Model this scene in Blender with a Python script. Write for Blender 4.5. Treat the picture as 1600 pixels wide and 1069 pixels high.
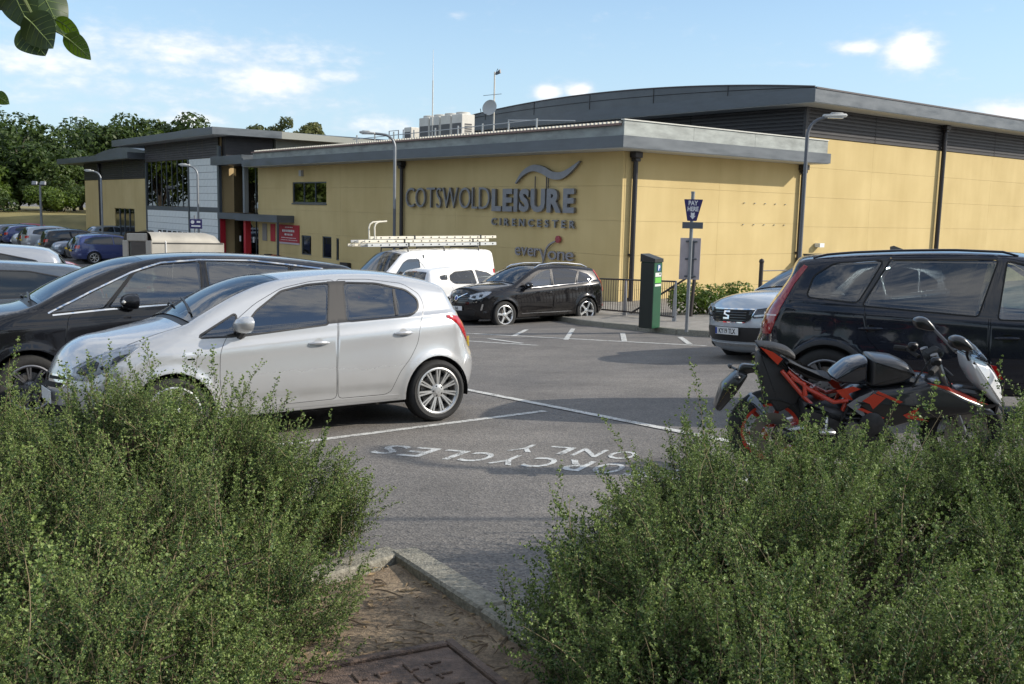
import bpy, math, random
import numpy as np
from mathutils import Vector, Matrix, Euler
from mathutils.geometry import delaunay_2d_cdt
from mathutils.bvhtree import BVHTree
R = math.radians
random.seed(7); RNG = np.random.default_rng(7)
S = bpy.context.scene
COL = S.collection
for _o in list(bpy.data.objects): bpy.data.objects.remove(_o)

# ------------------------------------------------------------------ camera
cam = bpy.data.cameras.new('camera'); co = bpy.data.objects.new('camera', cam); COL.objects.link(co)
cam.sensor_width = 36.0; cam.lens = 36.0 * 1525.0 / 1600.0
cam.clip_start = 0.05; cam.clip_end = 3000
_p, _r = R(7.7), R(1.35)
_f = Vector((0, math.cos(_p), -math.sin(_p))); _u0 = Vector((0, math.sin(_p), math.cos(_p))); _r0 = Vector((1, 0, 0))
_rt = _r0 * math.cos(_r) + _u0 * math.sin(_r); _up = -_r0 * math.sin(_r) + _u0 * math.cos(_r)
co.matrix_world = Matrix(((_rt.x, _up.x, -_f.x, 0), (_rt.y, _up.y, -_f.y, 0), (_rt.z, _up.z, -_f.z, 1.5), (0, 0, 0, 1)))
cam.dof.use_dof = False
S.camera = co

# ------------------------------------------------------------------ world and sun
SUN_AZ = R(88.0)      # from straight behind the camera towards its right
SUN_EL = R(28.0)
sdir = Vector((math.sin(SUN_AZ) * math.cos(SUN_EL), -math.cos(SUN_AZ) * math.cos(SUN_EL), math.sin(SUN_EL)))   # towards the sun
S.view_settings.view_transform = 'Standard'; S.view_settings.look = 'None'
S.view_settings.exposure = 1.36; S.view_settings.gamma = 1.0
w = bpy.data.worlds.new('World'); S.world = w; w.use_nodes = True
nt = w.node_tree; nt.nodes.clear()
def wn(t, **k):
    n = nt.nodes.new(t)
    for a, b in k.items(): setattr(n, a, b)
    return n
sky = wn('ShaderNodeTexSky', sky_type='NISHITA', sun_disc=False)
sky.sun_elevation = SUN_EL
sky.sun_rotation = math.atan2(sdir.x, sdir.y)
sky.altitude = 100; sky.air_density = 1.0; sky.dust_density = 0.35; sky.ozone_density = 1.4
bg = wn('ShaderNodeBackground'); bg.inputs['Strength'].default_value = 0.0755
out = wn('ShaderNodeOutputWorld')
tc = wn('ShaderNodeTexCoord'); CLOUD_B = 5.4; SKY_SAT = 1.10
# clouds: fair-weather cumulus at their own bearings, ragged by 3D noise on the view direction; denser unseen cloud added everywhere else
def mth(op, *a, clamp=False):
    n = wn('ShaderNodeMath', operation=op, use_clamp=clamp)
    for i, v in enumerate(a):
        if isinstance(v, (int, float)): n.inputs[i].default_value = v
        else: nt.links.new(v, n.inputs[i])
    return n.outputs[0]
sp = wn('ShaderNodeSeparateXYZ'); nt.links.new(tc.outputs['Generated'], sp.inputs[0])
az = mth('ARCTAN2', sp.outputs[0], sp.outputs[1])              # radians, to the right of straight ahead
el = mth('ARCSINE', sp.outputs[2])
cx_ = wn('ShaderNodeCombineXYZ'); nt.links.new(az, cx_.inputs[0]); nt.links.new(mth('MULTIPLY', el, 2.2), cx_.inputs[1])
def noise(scale, detail, off=0.0, rough=.55):
    mp = wn('ShaderNodeMapping'); mp.inputs['Location'].default_value = (off, off * .7, off * 1.3); nt.links.new(cx_.outputs[0], mp.inputs['Vector'])
    n = wn('ShaderNodeTexNoise'); n.inputs['Scale'].default_value = scale; n.inputs['Detail'].default_value = detail; n.inputs['Roughness'].default_value = rough
    nt.links.new(mp.outputs[0], n.inputs['Vector']); return n.outputs['Fac']
n1 = noise(14, 7, 3.1); n2 = noise(4.5, 5, 9.7); n3 = noise(60, 5, 1.7)
# (bearing, elevation, half width, half height, weight) in degrees
CL = [(-18.3, 8.12, 7.61, 1.13, 0.87), (-14.0, 6.7, 2.94, 1.13, 1.2), (-12.8, 6.77, 1.32, 0.95, 1.2), (-10.5, 7.15, 2.54, 0.47, 0.69), (-25.6, 7.01, 5.58, 1.03, 0.87), (-23.5, 5.89, 6.09, 0.95, 0.64), (-16.7, 5.64, 10.14, 1.03, 0.57), (-20.6, 8.54, 6.09, 0.95, 0.55), (-12.2, 7.92, 4.56, 0.61, 0.46), (-18.1, 4.55, 2.28, 0.69, 0.92), (-8.0, 4.63, 3.04, 0.69, 0.74), (-17.0, 7.14, 6.59, 0.95, 0.69), (-25.6, 5.26, 6.09, 0.61, 0.46), (-21.3, 4.88, 5.08, 0.69, 0.55), (21.2, 8.77, 1.35, 1.01, 1.5), (18.7, 9.04, 1.43, 0.45, 1.05), (1.7, 6.63, 0.98, 0.56, 1.3), (3.5, 6.8, 0.9, 0.56, 1.3), (26.4, 5.48, 2.63, 0.68, 1.1), (-3.5, 10.72, 0.98, 0.38, 0.42), (16.3, 8.18, 1.5, 0.26, 0.35), (-14.0, 5.26, 7.61, 0.61, 0.46)]
acc = None
for a0, e0, wa, we, k in CL:
    u = mth('DIVIDE', mth('SUBTRACT', az, R(a0)), R(wa)); v = mth('DIVIDE', mth('SUBTRACT', el, R(e0)), R(we))
    g = mth('MULTIPLY', mth('EXPONENT', mth('MULTIPLY', mth('ADD', mth('MULTIPLY', u, u), mth('MULTIPLY', v, v)), -1.0)), k)
    acc = g if acc is None else mth('MAXIMUM', acc, g)
# away from those bearings unseen cloud is thickened to brighten shaded walls (beyond 40 degrees from straight ahead, and overhead)
far_ = mth('MAXIMUM', mth('MULTIPLY', mth('SUBTRACT', mth('ABSOLUTE', az), R(36)), 6.0, clamp=True), mth('MULTIPLY', mth('SUBTRACT', el, R(15)), 6.0, clamp=True), clamp=True)
gen = mth('MULTIPLY', mth('MULTIPLY', mth('SUBTRACT', n2, .38), 5.0, clamp=True), far_)
acc = mth('MAXIMUM', acc, gen)
dens = mth('ADD', acc, mth('ADD', mth('MULTIPLY', mth('SUBTRACT', n1, .5), .9), mth('MULTIPLY', mth('SUBTRACT', n3, .5), .95)))
mr = wn('ShaderNodeMapRange', interpolation_type='SMOOTHSTEP'); nt.links.new(dens, mr.inputs[0]); mr.inputs[1].default_value = .10; mr.inputs[2].default_value = 1.15; mr.inputs[3].default_value = 0; mr.inputs[4].default_value = .93
up_ = mth('MULTIPLY', sp.outputs[2], 60.0, clamp=True)
msk = mth('MULTIPLY', mr.outputs[0], up_)
shade = wn('ShaderNodeMapRange'); nt.links.new(mth('ADD', dens, mth('MULTIPLY', mth('SUBTRACT', n1, .5), .8)), shade.inputs[0]); shade.inputs[1].default_value = .35; shade.inputs[2].default_value = 1.1
ccol = wn('ShaderNodeMix', data_type='RGBA'); nt.links.new(shade.outputs[0], ccol.inputs['Factor'])
ccol.inputs['A'].default_value = (CLOUD_B * .80, CLOUD_B * .86, CLOUD_B * .95, 1); ccol.inputs['B'].default_value = (CLOUD_B * 1.12, CLOUD_B * 1.12, CLOUD_B * 1.12, 1)
hsv = wn('ShaderNodeHueSaturation'); hsv.inputs['Saturation'].default_value = SKY_SAT; hsv.inputs['Value'].default_value = 1.0; nt.links.new(sky.outputs[0], hsv.inputs['Color'])
hz = wn('ShaderNodeMapRange', interpolation_type='SMOOTHSTEP'); nt.links.new(el, hz.inputs[0]); hz.inputs[1].default_value = R(-2); hz.inputs[2].default_value = R(19); hz.inputs[3].default_value = .85; hz.inputs[4].default_value = .1
hzc = wn('ShaderNodeMix', data_type='RGBA'); nt.links.new(hz.outputs[0], hzc.inputs['Factor']); nt.links.new(hsv.outputs[0], hzc.inputs['A']); hzc.inputs['B'].default_value = (2.7, 3.72, 4.75, 1)
mixc = wn('ShaderNodeMix', data_type='RGBA'); nt.links.new(msk, mixc.inputs['Factor']); nt.links.new(hzc.outputs['Result'], mixc.inputs['A']); nt.links.new(ccol.outputs['Result'], mixc.inputs['B'])
nt.links.new(mixc.outputs['Result'], bg.inputs['Color'])

nt.links.new(bg.outputs[0], out.inputs[0])
sun = bpy.data.lights.new('sun', 'SUN'); sun.energy = 2.0; sun.angle = R(0.55); sun.color = (1.0, 0.92, 0.80)
so = bpy.data.objects.new('sun', sun); COL.objects.link(so)
so.rotation_euler = (-sdir).to_track_quat('-Z', 'Y').to_euler()

# ------------------------------------------------------------------ materials
MATS = {}
def _nm(name):
    m = bpy.data.materials.new(name); m.use_nodes = True
    t = m.node_tree; b = t.nodes.get('Principled BSDF')
    return m, t, b
def lin(r, g, b):
    f = lambda c: (c / 255 / 12.92) if c / 255 <= 0.04045 else ((c / 255 + 0.055) / 1.055) ** 2.4
    return (f(r), f(g), f(b), 1)
def mat(name, col, rough=0.5, metal=0.0, spec=0.5, noise=0.0, scale=8.0, bump=0.0, bscale=None, coat=0.0, col2=None, emit=None, detail=4, stretch=None, rvar=0.0, coord='Object'):
    """principled with optional procedural mottling (noise: share of brightness that varies) and fine bump"""
    if name in MATS: return MATS[name]
    m, t, b = _nm(name)
    if len(col) == 3: col = (*col, 1)
    b.inputs['Base Color'].default_value = col
    b.inputs['Roughness'].default_value = rough; b.inputs['Metallic'].default_value = metal
    b.inputs['Specular IOR Level'].default_value = spec
    b.inputs['Coat Weight'].default_value = coat; b.inputs['Coat Roughness'].default_value = 0.03
    if emit: b.inputs['Emission Color'].default_value = (*emit[:3], 1); b.inputs['Emission Strength'].default_value = emit[3]
    if noise or bump or rvar:
        c = t.nodes.new('ShaderNodeTexCoord'); v = c.outputs[coord]
        if stretch:
            mp = t.nodes.new('ShaderNodeMapping'); mp.inputs['Scale'].default_value = stretch
            t.links.new(v, mp.inputs['Vector']); v = mp.outputs[0]
        n = t.nodes.new('ShaderNodeTexNoise'); n.inputs['Scale'].default_value = scale; n.inputs['Detail'].default_value = detail
        n.inputs['Roughness'].default_value = 0.6
        t.links.new(v, n.inputs['Vector'])
        if noise:
            r = t.nodes.new('ShaderNodeValToRGB'); e = r.color_ramp.elements
            a = tuple(x * (1 - noise) for x in col[:3]); z = col2[:3] if col2 else tuple(min(1, x * (1 + noise)) for x in col[:3])
            e[0].position = 0.3; e[0].color = (*a, 1); e[1].position = 0.7; e[1].color = (*z, 1)
            t.links.new(n.outputs['Fac'], r.inputs[0]); t.links.new(r.outputs[0], b.inputs['Base Color'])
        if rvar:
            mr = t.nodes.new('ShaderNodeMapRange'); mr.inputs[1].default_value = .3; mr.inputs[2].default_value = .7
            mr.inputs[3].default_value = max(0, rough - rvar); mr.inputs[4].default_value = min(1, rough + rvar)
            t.links.new(n.outputs['Fac'], mr.inputs[0]); t.links.new(mr.outputs[0], b.inputs['Roughness'])
        if bump:
            n2 = n
            if bscale:
                n2 = t.nodes.new('ShaderNodeTexNoise'); n2.inputs['Scale'].default_value = bscale; n2.inputs['Detail'].default_value = 3
                t.links.new(v, n2.inputs['Vector'])
            bp = t.nodes.new('ShaderNodeBump'); bp.inputs['Strength'].default_value = bump; bp.inputs['Distance'].default_value = 0.02
            t.links.new(n2.outputs['Fac'], bp.inputs['Height']); t.links.new(bp.outputs[0], b.inputs['Normal'])
    MATS[name] = m
    return m
def paint(name, col, flake=0.0, rough=0.28, dirt=0.25):
    """car paint: coloured base, clear coat, a film of road dust thickest towards the sills"""
    if name in MATS: return MATS[name]
    m, t, b = _nm(name)
    if len(col) == 3: col = (*col, 1)
    L = t.links.new; N = t.nodes.new
    c = N('ShaderNodeTexCoord'); sx = N('ShaderNodeSeparateXYZ'); L(c.outputs['Object'], sx.inputs[0])
    mr = N('ShaderNodeMapRange'); mr.inputs[1].default_value = 0.65; mr.inputs[2].default_value = 0.2; mr.inputs[3].default_value = 0.02; mr.inputs[4].default_value = dirt
    L(sx.outputs[2], mr.inputs[0])
    n = N('ShaderNodeTexNoise'); n.inputs['Scale'].default_value = 5; n.inputs['Detail'].default_value = 6; L(c.outputs['Object'], n.inputs['Vector'])
    mu = N('ShaderNodeMath'); mu.operation = 'MULTIPLY'; L(mr.outputs[0], mu.inputs[0]); L(n.outputs['Fac'], mu.inputs[1])
    mu2 = N('ShaderNodeMath'); mu2.operation = 'MULTIPLY'; mu2.inputs[1].default_value = 1.7; L(mu.outputs[0], mu2.inputs[0])
    mx = N('ShaderNodeMix'); mx.data_type = 'RGBA'; L(mu2.outputs[0], mx.inputs['Factor'])
    mx.inputs['A'].default_value = col; mx.inputs['B'].default_value = (0.20, 0.17, 0.135, 1)
    L(mx.outputs['Result'], b.inputs['Base Color'])
    ad = N('ShaderNodeMath'); ad.operation = 'MULTIPLY_ADD'; ad.inputs[1].default_value = 0.6; ad.inputs[2].default_value = rough
    L(mu2.outputs[0], ad.inputs[0]); L(ad.outputs[0], b.inputs['Roughness'])
    b.inputs['Metallic'].default_value = flake; b.inputs['Specular IOR Level'].default_value = .5 if max(col[:3]) > .1 else .08
    b.inputs['Coat Weight'].default_value = 0.9; b.inputs['Coat Roughness'].default_value = 0.035
    cr = N('ShaderNodeMath'); cr.operation = 'MULTIPLY_ADD'; cr.inputs[1].default_value = 0.5; cr.inputs[2].default_value = 0.03
    L(mu2.outputs[0], cr.inputs[0]); L(cr.outputs[0], b.inputs['Coat Roughness'])
    MATS[name] = m
    return m
def glass(name, tint, refl=1.5, rough=0.0):
    """thin car or window glass: tinted see-through with a Fresnel reflection"""
    if name in MATS: return MATS[name]
    m, t, b = _nm(name); t.nodes.remove(b)
    N = t.nodes.new; L = t.links.new
    o = t.nodes['Material Output']
    tr = N('ShaderNodeBsdfTransparent'); tr.inputs[0].default_value = (*tint, 1)
    gl = N('ShaderNodeBsdfGlossy'); gl.inputs['Roughness'].default_value = rough; gl.inputs[0].default_value = (.95, .97, 1, 1)
    fr = N('ShaderNodeFresnel'); fr.inputs['IOR'].default_value = refl
    mx = N('ShaderNodeMixShader'); L(fr.outputs[0], mx.inputs[0]); L(tr.outputs[0], mx.inputs[1]); L(gl.outputs[0], mx.inputs[2])
    L(mx.outputs[0], o.inputs[0])
    MATS[name] = m
    return m

# ------------------------------------------------------------------ mesh helpers
def tag(o, label=None, cat=None, group=None, kind=None):
    if label: o['label'] = label
    if cat: o['category'] = cat
    if group: o['group'] = group
    if kind: o['kind'] = kind
    return o
def empty(name, loc=(0, 0, 0), rz=0.0, label=None, cat=None, group=None, parent=None):
    o = bpy.data.objects.new(name, None); COL.objects.link(o); o.location = loc; o.rotation_euler = (0, 0, rz)
    o.empty_display_size = 0.2
    if parent: o.parent = parent
    return tag(o, label, cat, group)
def link(name, me, m=None, parent=None):
    o = bpy.data.objects.new(name, me); COL.objects.link(o)
    if m is not None and not me.materials: me.materials.append(m)
    if parent is not None: o.parent = parent
    return o
def np_mesh(name, V, F, smooth=False):
    """V (n,3), F list or (m,3)/(m,4) array"""
    me = bpy.data.meshes.new(name)
    V = np.asarray(V, dtype=np.float32)
    if isinstance(F, np.ndarray):
        k = F.shape[1]; m = len(F)
        me.vertices.add(len(V)); me.vertices.foreach_set('co', V.ravel())
        me.loops.add(m * k); me.loops.foreach_set('vertex_index', F.astype(np.int32).ravel())
        me.polygons.add(m); me.polygons.foreach_set('loop_start', np.arange(0, m * k, k, dtype=np.int32))
        try: me.polygons.foreach_set('loop_total', np.full(m, k, dtype=np.int32))
        except Exception: pass
        me.update(calc_edges=True)
    else:
        me.from_pydata([tuple(map(float, v)) for v in V], [], F); me.update()
    if smooth:
        me.polygons.foreach_set('use_smooth', np.ones(len(me.polygons), dtype=bool))
    return me
class MB:
    def __init__(s): s.v = []; s.f = []
    def add(s, V, F):
        k = len(s.v); s.v += [tuple(map(float, p)) for p in V]; s.f += [tuple(i + k for i in f) for f in F]; return s
    def box(s, c, d, rot=None, taper=1.0):
        x, y, z = d[0] / 2, d[1] / 2, d[2] / 2
        P = [Vector((a * x * (taper if k > 0 else 1), b * y * (taper if k > 0 else 1), k * z)) for k in (-1, 1) for a, b in ((-1, -1), (1, -1), (1, 1), (-1, 1))]
        if rot is not None:
            M = rot if isinstance(rot, Matrix) else Euler(rot).to_matrix()
            P = [M @ p for p in P]
        c = Vector(c)
        return s.add([p + c for p in P], [(3, 2, 1, 0), (4, 5, 6, 7), (0, 1, 5, 4), (1, 2, 6, 5), (2, 3, 7, 6), (3, 0, 4, 7)])
    def rbox(s, c, d, b=0.02, rot=None):
        """box with chamfered edges"""
        x, y, z = [q / 2 for q in d]; b = min(b, x * .9, y * .9, z * .9)
        V = []; 
        for sx in (-1, 1):
            for sy in (-1, 1):
                for sz in (-1, 1):
                    V += [(sx * x, sy * (y - b), sz * (z - b)), (sx * (x - b), sy * y, sz * (z - b)), (sx * (x - b), sy * (y - b), sz * z)]
        ix = lambda sx, sy, sz, k: (((sx > 0) * 2 + (sy > 0)) * 2 + (sz > 0)) * 3 + k
        F = []
        for sg in (-1, 1):
            q = [(-1, -1), (1, -1), (1, 1), (-1, 1)]
            F.append([ix(sg, a, e, 0) for a, e in (q if sg > 0 else q[::-1])])
            F.append([ix(a, sg, e, 1) for a, e in (q[::-1] if sg > 0 else q)])
            F.append([ix(a, e, sg, 2) for a, e in (q if sg > 0 else q[::-1])])
        for a in (-1, 1):
            for e in (-1, 1):
                F.append([ix(a, e, -1, 0), ix(a, e, 1, 0), ix(a, e, 1, 1), ix(a, e, -1, 1)][::(1 if a * e < 0 else -1)])
                F.append([ix(a, -1, e, 0), ix(a, -1, e, 2), ix(a, 1, e, 2), ix(a, 1, e, 0)][::(1 if a * e < 0 else -1)])
                F.append([ix(-1, a, e, 1), ix(1, a, e, 1), ix(1, a, e, 2), ix(-1, a, e, 2)][::(1 if a * e < 0 else -1)])
                for g in (-1, 1):
                    F.append([ix(a, e, g, 0), ix(a, e, g, 1), ix(a, e, g, 2)][::(1 if a * e * g > 0 else -1)])
        P = [Vector(p) for p in V]
        if rot is not None:
            M = rot if isinstance(rot, Matrix) else Euler(rot).to_matrix()
            P = [M @ p for p in P]
        c = Vector(c)
        return s.add([p + c for p in P], F)
    def tube(s, pts, r, n=8, caps=True):
        pts = [Vector(p) for p in pts]; m = len(pts)
        rs = r if hasattr(r, '__len__') else [r] * m
        V = []; F = []; up = None
        for i, p in enumerate(pts):
            d = (pts[min(i + 1, m - 1)] - pts[max(i - 1, 0)]).normalized()
            if up is None: up = Vector((0, 0, 1)) if abs(d.z) < .9 else Vector((1, 0, 0))
            a = d.cross(up)
            if a.length < 1e-5: a = d.orthogonal()
            a.normalize(); b = a.cross(d).normalized(); up = b
            for k in range(n):
                t = 2 * math.pi * k / n
                V.append(p + (a * math.cos(t) + b * math.sin(t)) * rs[i])
        for i in range(m - 1):
            for k in range(n):
                j = (k + 1) % n
                F.append((i * n + k, i * n + j, (i + 1) * n + j, (i + 1) * n + k))
        if caps: F.append(tuple(range(n))[::-1]); F.append(tuple((m - 1) * n + k for k in range(n)))
        return s.add(V, F)
    def lathe(s, prof, n=24, M=None):
        """prof [(r, h)] spun about +Z, then matrix M"""
        V = []; F = []
        for r, h in prof:
            for k in range(n):
                t = 2 * math.pi * k / n; V.append(Vector((r * math.cos(t), r * math.sin(t), h)))
        for i in range(len(prof) - 1):
            for k in range(n):
                j = (k + 1) % n; F.append((i * n + k, i * n + j, (i + 1) * n + j, (i + 1) * n + k))
        if M is not None: V = [M @ v for v in V]
        return s.add(V, F)
    def prism(s, poly, h0, h1, M=None):
        """poly [(x,y)] counter-clockwise extruded along z from h0 to h1"""
        n = len(poly)
        V = [Vector((x, y, h0)) for x, y in poly] + [Vector((x, y, h1)) for x, y in poly]
        if M is not None: V = [M @ v for v in V]
        F = [tuple(range(n))[::-1], tuple(range(n, 2 * n))] + [(i, (i + 1) % n, n + (i + 1) % n, n + i) for i in range(n)]
        return s.add(V, F)
    def build(s, name, m, parent=None, smooth=False, auto=None):
        me = bpy.data.meshes.new(name); me.from_pydata(s.v, [], s.f); me.update()
        if smooth:
            me.polygons.foreach_set('use_smooth', np.ones(len(me.polygons), dtype=bool))
            try: me.set_sharp_from_angle(angle=R(auto or 40))
            except Exception: pass
        return link(name, me, m, parent)
def catmull(P, step):
    """dense centripetal spline through rows of P (any number of columns; the first two are the plane)"""
    P = np.asarray(P, float); out = []
    Q = np.vstack([2 * P[0] - P[1], P, 2 * P[-1] - P[-2]])
    for i in range(1, len(Q) - 2):
        p0, p1, p2, p3 = Q[i - 1:i + 3]
        t = [0]
        for a, b in ((p0, p1), (p1, p2), (p2, p3)): t.append(t[-1] + max(1e-4, np.linalg.norm((b - a)[:2])) ** .5)
        n = max(1, int(round(np.linalg.norm((p2 - p1)[:2]) / step)))
        for k in range(n):
            u = t[1] + (t[2] - t[1]) * k / n
            A1 = (t[1] - u) / (t[1] - t[0]) * p0 + (u - t[0]) / (t[1] - t[0]) * p1
            A2 = (t[2] - u) / (t[2] - t[1]) * p1 + (u - t[1]) / (t[2] - t[1]) * p2
            A3 = (t[3] - u) / (t[3] - t[2]) * p2 + (u - t[2]) / (t[3] - t[2]) * p3
            B1 = (t[2] - u) / (t[2] - t[0]) * A1 + (u - t[0]) / (t[2] - t[0]) * A2
            B2 = (t[3] - u) / (t[3] - t[1]) * A2 + (u - t[1]) / (t[3] - t[1]) * A3
            out.append((t[2] - u) / (t[2] - t[1]) * B1 + (u - t[1]) / (t[2] - t[1]) * B2)
    out.append(P[-1])
    return np.array(out)
def inside(P, poly):
    """even-odd test, P (n,2)"""
    P = np.asarray(P); poly = np.asarray(poly, float); x, y = P[:, 0], P[:, 1]
    r = np.zeros(len(P), bool); n = len(poly)
    for i in range(n):
        x1, y1 = poly[i]; x2, y2 = poly[(i + 1) % n]
        if y1 == y2: continue
        c = ((y1 > y) != (y2 > y)) & (x < (x2 - x1) * (y - y1) / (y2 - y1) + x1)
        r ^= c
    return r
def area2(poly):
    p = np.asarray(poly); return float(np.sum(p[:, 0] * np.roll(p[:, 1], -1) - np.roll(p[:, 0], -1) * p[:, 1]) / 2)
def inset(poly, d):
    """offset a closed polygon inwards by d"""
    p = np.asarray(poly, float)
    if area2(p) < 0: p = p[::-1]
    a = np.roll(p, 1, 0); b = np.roll(p, -1, 0)
    e1 = p - a; e1 /= np.linalg.norm(e1, axis=1)[:, None] + 1e-9
    e2 = b - p; e2 /= np.linalg.norm(e2, axis=1)[:, None] + 1e-9
    n1 = np.stack([-e1[:, 1], e1[:, 0]], 1); n2 = np.stack([-e2[:, 1], e2[:, 0]], 1)
    m = n1 + n2; m /= np.linalg.norm(m, axis=1)[:, None] + 1e-9
    k = np.clip(np.sum(m * n1, 1), .35, 1)
    return p + m * (d / k)[:, None]
def rounded(poly, r, n=4):
    """round the corners of a polygon"""
    p = [Vector(q) for q in poly]; out = []; m = len(p)
    for i in range(m):
        a, b, c = p[i - 1], p[i], p[(i + 1) % m]
        d1 = (a - b); d2 = (c - b); q = min(r, d1.length * .45, d2.length * .45)
        s, e = b + d1.normalized() * q, b + d2.normalized() * q
        for k in range(n + 1):
            t = k / n; out.append(tuple(s * (1 - t) ** 2 + b * 2 * t * (1 - t) + e * t * t))
    return out
def cdt(points, loops):
    """constrained triangulation of the hull of points with closed loops as constraints -> (V (n,2), T (m,3))"""
    P = [Vector((float(x), float(y))) for x, y in points]; E = []
    for lp in loops:
        k = len(P); n = len(lp)
        P += [Vector((float(x), float(y))) for x, y in lp]
        E += [(k + i, k + (i + 1) % n) for i in range(n)]
    v, e, f, *_ = delaunay_2d_cdt(P, E, [], 0, 1e-5, False)
    V = np.array([(q.x, q.y) for q in v]); T = np.array([t for t in f if len(t) == 3], dtype=np.int64)
    return V, T
def fill(poly, step=None):
    """triangulate the inside of one polygon, with inner grid points when step is given"""
    p = np.asarray(poly, float); pts = np.zeros((0, 2))
    if step:
        lo, hi = p.min(0), p.max(0)
        gx, gy = np.meshgrid(np.arange(lo[0], hi[0], step), np.arange(lo[1], hi[1], step))
        g = np.stack([gx.ravel(), gy.ravel()], 1); g = g[inside(g, inset(p, step * .4))] if len(g) else g
        pts = g
        q = []
        for i in range(len(p)):
            a, b = p[i], p[(i + 1) % len(p)]; k = max(1, int(np.linalg.norm(b - a) / step))
            q += [a + (b - a) * j / k for j in range(k)]
        p = np.array(q)
    V, T = cdt(pts, [p])
    c = V[T].mean(1); T = T[inside(c, p)]
    d = V[T]; s = (d[:, 1, 0] - d[:, 0, 0]) * (d[:, 2, 1] - d[:, 0, 1]) - (d[:, 1, 1] - d[:, 0, 1]) * (d[:, 2, 0] - d[:, 0, 0])
    T[s < 0] = T[s < 0][:, ::-1]
    return V, T

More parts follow.
